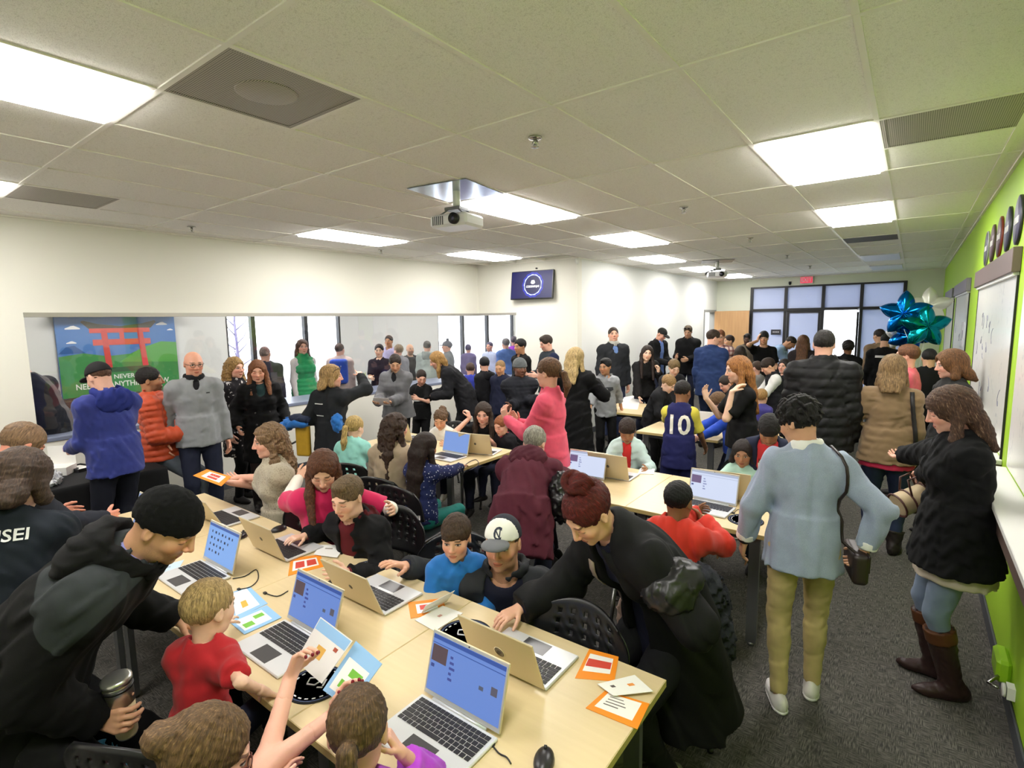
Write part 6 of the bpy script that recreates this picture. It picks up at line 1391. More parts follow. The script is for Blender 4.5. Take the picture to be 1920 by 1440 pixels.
def watch(n,c=(30,28,28)):
    def f(J):
        u=nrm(J['W'+n]-J['E'+n]); F=Field(); p=J['W'+n]-u*.015*J['sb']; F.u(tor(p,u,.031*J['sb'],.006*J['sb'],1.6),0); solid('watch',F,.004,mat('watch_%s'%(c,),srgb(c),.4),J['root'])
    return f
J48=person('woman in a pale blue sweater and khaki trousers standing with white shoes',(1498,792),h=1.60,fem=True,fr=188,side=0,lean=3,head=(-48,22,0),skin=(206,156,124),hair=('short',(24,21,22),dict(curl=.009,th=.028,low=-.10,streak=(54,48,46))),LH=(-.27,.06,.80),RH=(.26,-.02,.86),elb={'R':(1,-.35,-.2),'L':(-.9,-.5,-.2)},handR=dict(n=(-.7,0,-.3),curl=.5,d=(-.5,.3,-.8)),
    under=dict(c=(230,230,226),t=.004,collar=1.5,cc=(236,236,232),sl=1.04,hem=.12,name='shirt'),top=dict(c=(156,168,190),t=.019,hem=.27,sl=.92,pat='heather',c2=(112,136,160),wr=.006,name='sweater',cuff=(232,232,228),neck=.016),legs=dict(c=(190,170,116),t=.004),shoes=dict(c=(226,222,218),sole=(240,238,236)),lod=0,extra=[bag48,watch('L')],swing=4)
def bag47(J):
    up=np.array([0,0,1.0]); c=J['WL']+J['cf']*.03-up*.15; a=nrm(J['cf']*.35+J['cr']*-.2+np.array([0,0,-.15])); s=nrm(np.cross(a,up)); t=np.cross(s,a); R=np.array([a,s,t]); m=fab((176,156,120),.6,key='bag'); e=empty('handbag',tuple(J['pos'])+(0,),0,'woven tan barrel handbag hanging from the black fleece woman\'s hand','bag')
    F=Field(); F.u(rc(c-a*.10,c+a*.10,.068,.068),0); F.cut(a,np.dot(a,c+a*.115)); F.cut(-a,-np.dot(a,c-a*.115)); solid('barrel',F,.009,m,e); m2=mat('bag_trim',srgb((70,36,30)),.4); q=MB()
    for k in (-.115,.115,-.05,.05): q.tube([c+a*k+(t*math.cos(b)+s*math.sin(b))*.07 for b in np.linspace(0,2*PI,19)],.006,6)
    q.build('trim',m2,e); q=MB()
    for sd in (-1,1): q.tube([c+a*.05+s*sd*.05+t*.045,c+a*.03+s*sd*.03+t*.14,c-a*.03+s*sd*.03+t*.14,c-a*.05+s*sd*.05+t*.045],.006,6)
    q.build('handles',m2,e)
J47=person('woman in a black fleece, jeans and tall brown boots beside the lime wall',(1783,770),h=1.64,fem=True,girth=1.14,fr=-78,lean=2,head=(0,20,0),skin=PK,hair=('bob',(92,64,48),dict(len=.14,th=.024,streak=(186,160,130),bangs=.3)),RH=W(1650,862,1.02),LH=W(1700,900,.98),handR=dict(n=(0,.3,1),curl=.5),handL=dict(n=(.3,.3,-.6),curl=.9),eyes=False,
    under=dict(c=(196,184,166),t=.016,hem=.40,flare=.010,wr=.004,name='blouse'),top=dict(c=(16,17,19),t=.030,hem=.33,flare=.022,wr=.005,collar=1.2),legs=dict(c=(118,134,158),t=.003,len=.70),shoes=dict(c=(52,36,34),boot=.80,rough=.4),lod=0,extra=[bag47])
G=Field()
for n in 'LR':
    A,K=J47['A'+n],J47['K'+n]; a=A+(K-A)*.62; b=A+(K-A)*.80; G=Field(); G.u(cc(a,b,.074*J47['sb'],.0755*J47['sb']),0); u=nrm(b-a); G.cut(-u,-np.dot(u,a)); solid('boot_top',G,.008,fab((92,56,34),.5,key='shoe'),J47['root'],{'bl':J47['bl'],'hl':J47['hl']})
J46=person('woman with auburn hair in a dark jacket, in profile by the whiteboard',(1782,684),Y=5.9,fem=True,fr=-70,head=(0,10,0),skin=PK,hair=('bob',(128,88,52),dict(len=.07,th=.03,w=1.2,streak=(164,120,78))),top=blackJ(c=(48,48,48)),legs=djeans,shoes=bshoe,lod=1)
def bagstrap45(J):
    m=mat('strap_black',srgb((26,24,24)),.5); pts=[surf(J,J['SR']-J['cr']*.02+(-J['cu']*.45+J['cr']*.06)*t,-J['cf']+J['cr']*.2+J['cu']*(.8 if t<.06 else 0),.014) for t in np.linspace(0,1,16)]; ribbon(pts,.03,.005,m,'bag_strap',J['root'],upv=[-J['cf']]*16)
J45=person('woman in a tan sweater with a shoulder strap, back to the camera',(1674,694),Y=5.35,fem=True,girth=1.15,fr=178,head=(0,6,0),skin=PK,hair=('bob',(146,116,78),dict(len=.10,th=.026,streak=(178,148,106))),LH=(-.28,.22,1.0),under=dict(c=(206,40,84),hem=.30,t=.006,name='shirt'),top=dict(c=(128,104,74),t=.02,hem=.25,name='sweater'),legs=jeans,shoes=dict(c=(42,36,34),boot=.3),lod=1,extra=[bagstrap45])
J43=person('person in a coral pink shirt, in profile behind the tan sweater',(1700,668),Y=7.0,fr=-95,girth=1.15,head=(0,0,0),skin=(226,168,142),hair=('short',(120,78,50),dict(th=.02)),top=dict(c=(214,92,104),t=.02,sl=.5,name='shirt'),legs=djeans,shoes=bshoe,lod=2)
J44=person('person in a dark coat standing under the balloons',(1742,672),Y=8.3,fr=190,head=(0,10,0),skin=MD,hair=('short',(30,26,26)),top=blackJ(),legs=blk,shoes=bshoe,lod=2)
J38=person('large man in a black quilted jacket, back to the camera',(1545,646),Y=5.3,girth=1.2,fr=182,head=(4,4,0),skin=PK,hair=('short',(42,38,36),dict(th=.012,low=-.075)),top=dict(c=(26,26,28),t=.042,puff=.011,rib=.075,hem=.30,rough=.6,collar=1.2),legs=dict(c=(30,32,40)),shoes=bshoe,lod=1)
J40=person('dark-haired boy low beside the black quilted jacket',(1582,692),Y=7.6,fr=70,head=(0,20,0),skin=TN,hair=('short',(26,24,26)),top=dict(c=(30,30,34),t=.02,pat='vstripe',c2=(150,160,40)),legs=blk,shoes=bshoe,lod=2)
J39=person('person in a dark suit seen against the bright open door',(1590,653),Y=10.2,fem=True,fr=182,skin=BR,hair=('short',(34,26,26),dict(th=.03,curl=.006)),top=blackJ(hem=.34),legs=blk,shoes=bshoe,lod=2)
J41=person('man in a tan shirt by the far glazed front',(1648,630),Y=11.6,fr=195,head=(-25,10,0),skin=MD,hair=('short',(52,40,34)),top=dict(c=(140,116,90),t=.02,name='shirt'),legs=dict(c=(60,54,48)),shoes=bshoe,lod=2)
J42=person('man in a black jacket with a white back print, before the tan shirt man',(1662,640),Y=10.6,fr=170,head=(20,25,0),skin=MD,hair=('short',(22,22,24)),top=blackJ(),legs=blk,shoes=bshoe,lod=2)
patch(J42,[(-.09,-.018),(.09,-.018),(.09,.018),(-.09,.018)],(214,214,214),front=-1,v0=.08)
# ---- centre, third row
J30=person('woman with long red-blonde hair in a black T-shirt, hands raised',(1383,693),h=1.66,fem=True,fr=-72,lean=4,head=(0,12,0),skin=LT,hair=('long',(176,116,64),dict(len=.34,th=.018,streak=(208,152,92))),RH=(.10,.30,1.26),LH=(-.20,.16,1.36),elb={'L':(-.2,.7,-1),'R':(.2,.3,-1)},handR=dict(d=(0,.2,1),n=(-.5,-.3,0),curl=.3),handL=dict(d=(0,-.6,.6),n=(0,-.6,-.6),curl=.35),top=dict(c=(14,14,16),sl=.42,t=.014,hem=.2,name='t_shirt'),legs=dict(c=(72,88,114),t=.004),shoes=wshoe,lod=1)
J26=person('boy in a navy number 10 basketball jersey over a yellow T-shirt, back to the camera',(1280,736),Z=1.30,h=1.42,fr=172,lean=8,head=(18,18,0),skin=BR,hair=('short',(34,28,26),dict(th=.012,low=-.07)),LH=W(1252,812,.78),RH=W(1322,838,.76),under=dict(c=(216,202,72),sl=.42,t=.008,name='t_shirt'),top=dict(c=(34,36,86),sl=0,t=.026,wr=.003,hem=.34,name='jersey',neck=.02),legs=dict(c=(30,32,76),len=.5,t=.016,name='shorts'),shoes=wshoe,lod=1)
print_text(J26,'10',.25,(232,226,216),front=-1,v0=-.03,sx=.9,name='back_number')
J25=person('blond boy in a black jacket leaning on the table, in profile',(1253,720),Y=6.45,fr=65,lean=24,head=(0,34,0),skin=LT,hair=('short',(176,138,88),dict(th=.018,streak=(204,170,118))),RH=(.15,.32,.78),LH=(-.15,.35,.78),top=blackJ(c=(24,25,28)),legs=blk,shoes=bshoe,lod=1)
J29=person('brown-haired boy in a blue jacket bent over the table',(1347,755),Z=1.12,h=1.3,fr=-70,lean=20,head=(0,40,0),skin=PK,hair=('short',(128,96,66),dict(th=.014)),eyes=False,RH=(.15,.4,.78),LH=(-.15,.4,.78),top=dict(c=(20,70,190),t=.02),legs=djeans,shoes=bshoe,lod=1)
J16p=person('woman in a coral pink top with a ponytail, in profile',(1028,700),h=1.70,fem=True,fr=-112,lean=0,head=(10,4,0),skin=PK,hair=('pony',(112,78,52),dict(len=.18,pz=-.02,streak=(164,124,80))),LH=(-.08,.36,1.20),RH=(.08,.34,1.14),handL=dict(n=(.8,-.2,0),curl=.6,d=(0,.3,.9)),handR=dict(n=(-.8,-.2,0),curl=.6,d=(0,.5,.8)),top=dict(c=(228,84,112),t=.014,hem=.26,pat='hem',c2=(232,228,224),collar=1.2,name='zip_top'),legs=djeans,shoes=bshoe,lod=1)
J17p=person('woman with straight blonde hair in a long black coat, back to the camera',(1080,672),Y=5.2,fem=True,fr=172,head=(30,4,0),skin=LT,hair=('long',(206,176,120),dict(len=.20,th=.02,streak=(232,208,160))),LH=(-.12,.3,1.38),RH=(.20,.24,1.28),elb={'R':(.7,-.4,-.8)},top=blackJ(hem=.62,flare=.03,t=.03),legs=blk,shoes=bshoe,lod=1)
J14p=person('person in a grey beanie and black quilted jacket with folded arms',(975,690),Y=5.05,fr=12,girth=1.05,head=(-8,4,0),skin=(112,74,56),brow=(30,22,18),hair=('buzz',(24,20,20)),LH=(.16,.22,1.02),RH=(-.16,.24,1.08),handL=dict(curl=.8),handR=dict(curl=.8),top=dict(c=(32,33,40),t=.03,puff=.007,rib=.05,collar=1.4,hem=.2),legs=blk,shoes=bshoe,hat=dict(type='beanie',c=(84,88,90),cuff=1,low=.01),lod=1)
J13p=person('dark-haired person in black behind the grey beanie, in profile',(975,650),Y=6.9,fr=-60,head=(-10,4,0),skin=TN,hair=('short',(22,20,22),dict(th=.02)),top=blackJ(),legs=blk,shoes=bshoe,lod=2)
J15p=person('man with brushed-up dark hair in a dark vest, looking left',(1024,644),Y=7.0,fr=-65,head=(0,18,0),skin=PK,hair=('short',(62,48,38),dict(th=.02,spike=1)),LH=(-.2,.3,1.15),RH=(.1,.34,1.15),top=dict(c=(44,50,56),t=.026,sl=1,pat='sleeve',c2=(28,36,64),collar=1.0),under=dict(c=(40,44,76),t=.01,name='shirt'),legs=djeans,shoes=bshoe,lod=2)
J7=person('woman with her hair pinned up in a grey jacket reading a sheet of paper',(742,705),Y=4.62,h=1.6,fem=True,girth=1.08,fr=-18,lean=8,head=(-18,24,0),skin=MD,hair=('short',(52,40,34),dict(th=.014,low=-.08,bun=1,bz=.05,by=-.11,br=.035,line=.02)),eyes=False,LH=(.0,.30,.98),RH=(.17,.30,.98),handL=dict(n=(.2,.3,.8),curl=.5),handR=dict(n=(-.2,.3,.8),curl=.5),under=dict(c=(30,30,34),t=.01,name='shirt'),top=dict(c=(98,98,102),t=.03,puff=.004,rib=.07,hem=.27,flare=.02,vneck=.7,collar=1.0),legs=blk,shoes=bshoe,lod=1)
J8p=person('boy in a black T-shirt with a white chest box, by the inner window',(790,708),Y=5.2,fr=-30,head=(-40,24,0),skin=PK,hair=('short',(50,36,28)),RH=(.12,.3,.95),LH=(-.12,.3,.95),top=dict(c=(14,14,16),sl=.42,name='t_shirt',hem=.26),legs=blk,shoes=bshoe,lod=1,eyes=False)
patch(J8p,[(-.10,-.028),(.10,-.008),(.10,.034),(-.10,.014)],(206,206,204),v0=-.06)
J9p=person('woman with blonde hair in a dark coat bending toward the boy in black',(820,702),Y=5.35,h=1.72,fem=True,fr=-85,lean=44,head=(0,26,0),skin=PK,hair=('long',(182,138,78),dict(len=.22,streak=(212,172,110))),LH=(-.1,.4,.95),RH=(.1,.4,.95),top=dict(c=(30,30,34),t=.03,hem=.4),legs=blk,shoes=bshoe,lod=1)
J10p=person('boy in a royal blue jacket, back to the camera',(882,693),Y=6.4,fr=175,head=(0,14,0),skin=PK,hair=('short',(84,64,54)),top=dict(c=(36,48,150),t=.03,collar=1.3),legs=djeans,shoes=bshoe,lod=2)
J11p=person('black-haired boy in a black hoodie looking left',(908,684),Y=6.1,fr=-140,head=(20,14,0),skin=PK,hair=('short',(24,24,30),dict(th=.018,bangs=.5)),top=dict(c=(28,28,32),t=.026,hood=1.0),legs=blk,shoes=bshoe,lod=2)
J12p=person('blond boy with a shaved crown in a navy jacket',(938,690),Y=6.0,fr=-40,head=(-20,16,0),skin=(214,160,120),hair=('buzz',(176,138,92)),eyes=False,top=dict(c=(32,36,58),t=.026,hem=.3),legs=djeans,shoes=bshoe,lod=2)
J18p=person('tall man in a dark jacket with a pale fleece collar looking up',(1150,628),Y=7.95,girth=1.15,fr=22,head=(12,-8,0),skin=(222,168,142),hair=('short',(62,48,40),dict(line=.028)),under=dict(c=(110,140,196),t=.01,collar=1.2,name='shirt'),top=dict(c=(40,42,46),t=.032,hem=.24,collar=1.5,cc=(176,174,166),vneck=.8),legs=dict(c=(48,56,84)),shoes=bshoe,lod=1)
J19p=person('boy in a grey printed hoodie leaning a hand on the table',(1135,688),Y=6.45,fr=10,lean=4,head=(38,4,0),skin=TN,hair=('short',(24,22,24),dict(th=.018,spike=1)),LH=W(1165,766,.76),RH=W(1105,770,.8),handL=PALM_DN,top=dict(c=(140,142,146),t=.018,sl=.8,hood=.9,hem=.26,name='hoodie'),legs=blk,shoes=bshoe,lod=1)
patch(J19p,[(-.06,-.02),(.02,-.035),(.09,-.01),(.08,.03),(0,.035),(-.05,.02)],(44,46,52),v0=.0); patch(J19p,circle(.02,12,1,-.01,0),(226,226,226),v0=.0)
J20p=person('woman with long dark hair in black leaning in over the far table',(1213,678),Y=7.75,h=1.64,fem=True,fr=18,lean=26,side=6,head=(10,6,8),skin=LT,hair=('long',(52,38,34),dict(len=.34,fwd=.7)),LH=(-.1,.3,1.2),RH=(.2,.35,.8),handL=dict(d=(0,.2,.9),curl=.8),top=dict(c=(24,23,24),t=.02,hem=.24,name='sweater'),legs=djeans,shoes=bshoe,lod=1)
J21p=person('man in a black cap and open jacket over a blue shirt, looking at his phone',(1241,627),X=-4.0,fr=52,lean=4,head=(0,36,0),skin=(224,166,142),hair=('short',(70,56,48)),LH=(-.08,.34,1.12),RH=(.08,.34,1.12),under=dict(c=(96,124,190),t=.01,collar=1,name='shirt'),top=blackJ(open=.05),legs=djeans,shoes=bshoe,hat=dict(type='cap',c=(34,34,32)),lod=2)
J22p=person('man in a black coat with sunglasses pushed onto his hair',(1290,622),X=-3.75,fr=-20,head=(-10,18,0),skin=MD,hair=('short',(96,80,60),dict(th=.018)),LH=(-.1,.3,1.15),RH=(.12,.34,1.2),top=blackJ(hem=.3,t=.03),legs=djeans,shoes=bshoe,lod=2,extra=[lambda J:glasses(J,(20,20,20),True,True)])
J27=person('man in a navy blue jacket, back to the camera, head turned right',(1338,634),Y=8.3,fr=155,girth=1.1,head=(40,10,0),skin=PK,hair=('short',(66,50,40),dict(th=.016)),top=dict(c=(38,56,98),t=.03,hem=.3,collar=1.0),legs=jeans,shoes=bshoe,lod=1)
J28=person('person in a red and white plaid shirt with folded arms',(1350,632),Y=9.4,fr=-15,head=(-10,10,0),skin=PK,hair=('short',(150,92,60)),LH=(.1,.22,1.1),RH=(-.12,.24,1.15),top=dict(c=(228,206,200),t=.02,pat='plaid',c2=(122,50,54),hem=.28,name='shirt'),legs=djeans,shoes=bshoe,lod=2)
J28b=person('person in navy half hidden behind the plaid shirt',(1366,640),Y=10.4,fr=-60,skin=MD,hair=('short',(60,44,40)),top=dict(c=(44,42,84),t=.02),legs=djeans,shoes=bshoe,lod=3)
J32=person('dark-skinned person in olive with goggles by the wooden door',(1401,636),Y=12.2,fr=-20,head=(-10,14,0),skin=DK,hair=('short',(24,20,20)),top=dict(c=(84,74,58),t=.024),legs=blk,shoes=bshoe,lod=2,extra=[lambda J:glasses(J,(20,20,22),True,True)])
J33=person('dark-haired young man in a black T-shirt with a hand to his head',(1432,634),Y=10.6,fr=12,head=(14,4,0),skin=MD,hair=('short',(26,23,24),dict(th=.022,bangs=.5)),RH=('h',(.12,.04,-.05)),LH=(-.2,.25,.95),elb={'R':(.8,.5,-.7)},handR=dict(d=(-.2,0,1),n=(-.8,0,0),curl=.3),top=dict(c=(14,14,16),sl=.42,name='t_shirt'),legs=djeans,shoes=bshoe,lod=2)
J34=person('man in a pale blue shirt bending forward, in profile',(1482,650),Y=11.6,h=1.8,fr=82,lean=46,head=(0,46,0),skin=TN,hair=('buzz',(50,40,34)),LH=(-.1,.55,.8),RH=(.1,.55,.8),top=dict(c=(142,172,212),t=.02,hem=.24,name='shirt'),legs=djeans,shoes=bshoe,lod=2)
J35=person('woman with very long brown hair in dark clothes, back to the camera',(1506,642),Y=10.2,fem=True,fr=175,skin=PK,hair=('long',(112,76,52),dict(len=.5,th=.022)),top=blackJ(c=(40,34,36)),legs=blk,shoes=bshoe,lod=2)
J36=person('dark-haired boy in a black vest over white sleeves, looking down left',(1440,687),Y=8.1,fr=-75,lean=10,head=(0,30,0),skin=(230,176,146),hair=('short',(56,42,36),dict(th=.018,bangs=.4)),eyes=False,under=dict(c=(218,218,216),t=.016,name='sleeve_shirt'),LH=(-.1,.35,.85),RH=(.1,.35,.85),top=dict(c=(28,28,32),t=.028,sl=0,hem=.26,name='vest',collar=1.0),legs=djeans,shoes=bshoe,lod=1)
J36b=person('child in a grey top behind the black vest boy',(1418,690),Y=8.9,fr=-120,skin=PK,hair=('short',(80,60,48)),top=dict(c=(150,148,148),t=.016,name='shirt'),legs=djeans,shoes=bshoe,lod=2)
J37=person('small dark-haired child facing the camera between the tables',(1470,687),Y=8.7,fr=-25,skin=PK,hair=('bob',(36,28,28),dict(len=.04)),top=dict(c=(36,36,42),t=.016,name='shirt'),legs=djeans,shoes=bshoe,lod=2)
J31=person('dark-haired child bent low beside the red-blonde woman',(1362,705),Y=7.2,h=1.3,fr=-60,lean=24,head=(0,30,0),skin=PK,hair=('short',(58,46,42),dict(th=.02)),top=blackJ(),legs=blk,shoes=bshoe,lod=2)
J31b=person('woman with dark brown hair low behind the red-blonde woman',(1388,662),Y=9.2,fem=True,fr=175,skin=PK,hair=('long',(54,42,36),dict(len=.2)),top=blackJ(),legs=blk,shoes=bshoe,lod=2)
J37c=person('blond child half hidden behind the red-blonde hair',(1428,745),Y=7.1,fr=160,skin=LT,hair=('short',(178,138,84),dict(th=.02)),top=dict(c=(52,48,120),t=.016),legs=djeans,lod=2,shoes=bshoe)
J24=person('small boy with tousled brown hair at the far table',(1264,690),Y=7.3,fr=20,lean=6,head=(0,26,0),skin=LT,hair=('short',(128,104,66),dict(th=.022,curl=.005)),top=blackJ(c=(34,34,38)),legs=djeans,shoes=bshoe,lod=2,eyes=False)
# ---- along the left wall
J1=person('man in a royal blue hoodie and black cap standing at the black table',(186,708),h=1.73,girth=1.06,fr=-150,lean=4,elb={'L':(-.2,-.6,-1),'R':(.2,-.6,-1)},head=(-4,26,0),skin=PK,hair=('short',(104,70,50),dict(low=-.07)),LH=(-.14,.32,1.02),RH=(.12,.34,1.02),top=dict(c=(38,50,128),t=.024,hood=1.25,hem=.26,wr=.006,name='hoodie'),legs=dict(c=(28,30,42),w=1.1),shoes=bshoe,hat=dict(type='cap',c=(32,31,33)),lod=1)
J2=person('man in an orange quilted jacket half sitting on the black table, in profile',(282,714),X=-5.75,h=1.72,fr=82,lean=-6,hipz=.80,feet={'L':(-.1,.36,.08),'R':(.1,.30,.08)},head=(0,0,0),skin=OL,beard=.6,hair=('short',(32,26,26),dict(th=.018)),LH=(-.18,.22,.98),RH=(.18,.26,.98),top=dict(c=(190,68,26),t=.036,puff=.016,rib=.062,hem=.22,collar=1.5,rough=.6),legs=dict(c=(92,100,112)),shoes=wshoe,lod=1)
J3=person('bald man with glasses in a grey quarter-zip leaning by the inner window',(363,682),h=1.76,girth=1.02,fr=8,lean=-2,head=(-6,10,0),skin=(222,160,134),hair=('bald',(150,128,110)),LH=(-.24,.03,.86),RH=(.25,-.06,.90),under=dict(c=(28,28,32),t=.008,collar=1.2,cc=(28,28,32),name='shirt'),top=dict(c=(138,140,144),t=.022,hem=.24,wr=.0035,neck=.014,vneck=.55,name='pullover'),legs=djeans,shoes=bshoe,lod=1,extra=[lambda J:glasses(J,(60,50,46))])
patch(J3,[(-.02,-.006),(.02,-.006),(.014,0),(.02,.006),(-.02,.006),(-.014,0)],(40,42,46),u0=.09,v0=.06)
J4=person('woman with blonde hair in a black and white patterned cardigan, looking right',(441,690),X=-6.0,fem=True,fr=48,head=(10,4,0),skin=PK,hair=('wavy',(178,140,84),dict(len=.22,streak=(206,170,112))),top=dict(c=(34,32,36),pat='flowers',c2=(196,192,190),t=.022,hem=.5,name='cardigan'),legs=blk,shoes=bshoe,lod=1)
J5=person('woman with strawberry blonde hair in a black button coat, hands in pockets',(483,696),X=-5.55,fem=True,girth=1.06,fr=10,head=(12,12,0),skin=(226,168,142),hair=('long',(142,88,54),dict(len=.22,fwd=.9,line=.024,streak=(196,146,84))),eyes=False,LH=(-.24,.08,.93),RH=(.24,.08,.93),under=dict(c=(38,60,62),t=.010,name='blouse'),top=dict(c=(14,14,16),t=.03,hem=.50,vneck=1.0,wr=.006),legs=dict(c=(40,30,28),t=.003,len=.75),shoes=dict(c=(30,26,26),boot=.7),lod=1)
for s in (-1,1):
    q=Field()
    for k in range(3): q.u(el(surf(J5,J5['C']+J5['cr']*s*.07-J5['cu']*(.12+.12*k),J5['cf'],.0),(.011,.011,.011)),0)
    solid('coat_buttons',q,.005,mat('button_dark',srgb((70,68,66)),.3),J5['root'])
def coat6(J):
    e=empty('draped_coat',tuple(J['pos'])+(0,),0,'bright blue and navy coat draped over the pointing woman\'s arm','coat'); c=J['EL']; F=Field(); F.u(el(c+J['cr']*-.10-np.array([0,0,.02]),(.17,.10,.05)),0); F.u(el(c-J['cr']*.22-np.array([0,0,.06]),(.09,.07,.05)),.03); F.disp.append(wrinkle(.012,.08,31)); solid('blue_lining',F,.013,fab((28,108,190)),e); G=Field(); G.u(el(c-J['cr']*.06+np.array([0,0,.015]),(.15,.09,.05)),0); G.disp.append(wrinkle(.01,.08,33)); solid('navy_shell',G,.013,fab((36,44,66)),e)
    F=Field(); F.u(el(c+J['cr']*.34+np.array([0,0,-.02]),(.05,.06,.10)),0); F.disp.append(wrinkle(.01,.06,34)); solid('blue_sleeve',F,.013,fab((28,108,190)),e)
    b=empty('mustard_bag',tuple(J['pos'])+(0,),0,'mustard yellow bag hanging behind the pointing woman','bag'); F=Field(); o=c-J['cr']*.04-np.array([0,0,.20]); F.u(obox(o,np.array([J['cr'],J['cf'],[0,0,1]]),(.075,.03,.17),.02),0); solid('pouch',F,.011,fab((190,148,30),.5),b); MB().tube([o-J['cr']*.08+np.array([0,0,-.02]),o-J['cr']*.16+np.array([0,0,-.06])],.01,8).build('umbrella_handle',M_BPL,b)
J6=person('blonde woman with sunglasses on her head, in black, pointing right',(622,706),X=-4.66,fem=True,girth=1.1,fr=150,lean=0,head=(62,4,0),skin=PK,hair=('bob',(190,152,100),dict(len=.05,th=.022,streak=(220,186,134))),RH=('h',(.16,.36,-.03)),LH=(-.18,.12,1.0),elb={'R':(.9,-.2,-.4)},handR=dict(n=(0,0,-1),curl=.6,point=True),top=dict(c=(34,36,40),t=.022,hem=.28,wr=.005),legs=dict(c=(34,34,52),w=1.0),shoes=bshoe,lod=1,extra=[lambda J:glasses(J,(30,24,22),True,True),coat6])
for k in range(2): patch(J6,[(-.05,-.005),(.05,-.005),(.05,.005),(-.05,.005)],(214,214,212),front=-1,u0=-.07,v0=.05-.12*k)
# ---- lobby, beyond the inner window
LB='people in the lobby'
def lob(label,hp,X,**k): k.setdefault('legs',djeans); k.setdefault('shoes',bshoe); k.setdefault('lod',2); return person(label,hp,X=X,**k)
lob('person in a black and grey jacket at the left end of the inner window',(30,684),-7.2,h=1.8,fr=-130,lean=26,head=(0,40,0),skin=PK,hair=('short',(90,70,50)),top=dict(c=(28,30,38),t=.03,pat='vstripe',c2=(96,92,92),hem=.34))
lob('balding man in a navy jacket before the bright lobby window, back to the camera',(497,664),-7.9,fr=165,girth=1.15,skin=PK,hair=('short',(150,132,124),dict(th=.008,line=.05)),top=dict(c=(52,50,64),t=.03,hem=.3))
lob('woman in a bright green quilted vest in the lobby',(567,651),-7.7,fem=True,fr=35,head=(20,0,0),skin=PK,hair=('wavy',(104,72,60),dict(len=.12)),under=dict(c=(206,200,200),t=.012,name='shirt'),top=dict(c=(24,140,84),t=.035,sl=0,puff=.010,rib=.07,hem=.24,name='vest',collar=1.0),lod=1)
lob('man with a blue backpack in the lobby, back to the camera',(637,656),-8.2,fr=172,head=(20,0,0),skin=PK,hair=('short',(84,64,60)),top=dict(c=(196,176,172),t=.03,hem=.3),extra=[lambda J:solid('backpack',Field().u(obox(J['C']-J['cf']*.17-J['cu']*.05,np.array([J['cr'],J['cf'],J['cu']]),(.15,.09,.22),.05),0),.02,fab((34,74,180)),J['root'])])
lob('girl in black handing something over the lobby counter',(711,658),-7.5,fem=True,fr=-8,skin=LT,hair=('pony',(52,42,46)),RH=(.1,.35,1.05),LH=(-.15,.25,.95),top=dict(c=(36,28,40),t=.014,sl=.42,name='blouse'))
lob('man in a lilac shirt behind the girl in black',(729,640),-8.5,fr=-20,skin=TN,hair=('short',(54,44,40)),top=dict(c=(178,172,208),t=.018,name='shirt'))
lob('woman with blonde-grey hair in a grey coat in the lobby, back to the camera',(747,658),-7.8,fem=True,fr=-140,skin=PK,hair=('short',(160,138,110),dict(low=-.09,th=.02)),top=dict(c=(128,128,138),t=.03,hem=.36))
lob('bald bearded man in black in the lobby',(769,655),-8.3,fr=25,skin=MD,beard=.8,hair=('bald',(70,54,48)),top=dict(c=(36,36,42),t=.016,name='shirt'))
lob('man in a pale grey-green hoodie in the lobby, back to the camera',(801,650),-7.9,fr=175,skin=PK,hair=('short',(78,76,74)),top=dict(c=(160,172,168),t=.03,hood=1.1,hem=.3,name='hoodie'))
lob('man in a grey pompom beanie and grey jacket facing left in the lobby',(838,650),-7.6,fr=-100,girth=1.1,skin=PK,hair=('short',(90,80,76)),top=dict(c=(118,122,124),t=.03,hem=.34),hat=dict(type='beanie',c=(112,114,122),pom=1,brim=1,low=.015))
lob('distant small figure in violet before the bright glass door',(878,654),-8.6,fr=170,skin=PK,hair=('short',(80,70,110)),top=dict(c=(96,84,130),t=.026),lod=3)
lob('distant figure in white by the bright glass door',(918,650),-8.0,fr=-30,skin=PK,hair=('short',(110,104,130)),top=dict(c=(190,200,226),t=.02),lod=3)
lob('grey-haired person in a denim blue jacket by the glass door',(948,645),-7.0,fr=-150,skin=PK,hair=('short',(150,146,150),dict(th=.02)),top=dict(c=(92,124,190),t=.03,hem=.3))
lob('person in a bright purple coat at the edge of the inner window',(964,640),-7.3,fr=170,skin=PK,hair=('short',(120,112,124)),top=dict(c=(150,60,190),t=.03,hem=.3))
# ---- chairs
for J_,l in ((J19,'chair under the small blond boy in red'),(J21,'chair under the purple ponytail girl'),(J20,'chair under the woman with glasses'),(J12,'chair under the pink T-shirt woman'),(J13,'chair behind the maroon hood boy'),(J11,'chair under the beige lace woman'),(J15,'chair under the boy in blue'),(J7b,'chair under the blonde braid girl'),(J6b,'chair under the tan blouse woman'),(J5b,'chair with silver legs under the teal leggings girl'),(J8b,'chair under the curly ponytail girl'),(J9b,'chair under the dark-haired woman in black'),(J10b,'chair under the ginger girl'),(J1b,'chair with silver legs behind the red puffer boy'),(J2b,'chair under the mint shirt girl'),(J4b,'chair under the pale zip jacket girl')): chair_for(J_,'black '+l)
chair(-1.0,1.53,PI,'empty black chair with a perforated back at the table beside the red-haired woman')
q=atz(700,800,.7); chair(-4.75,4.55,2.8,'black chair beside the grey jacket woman')
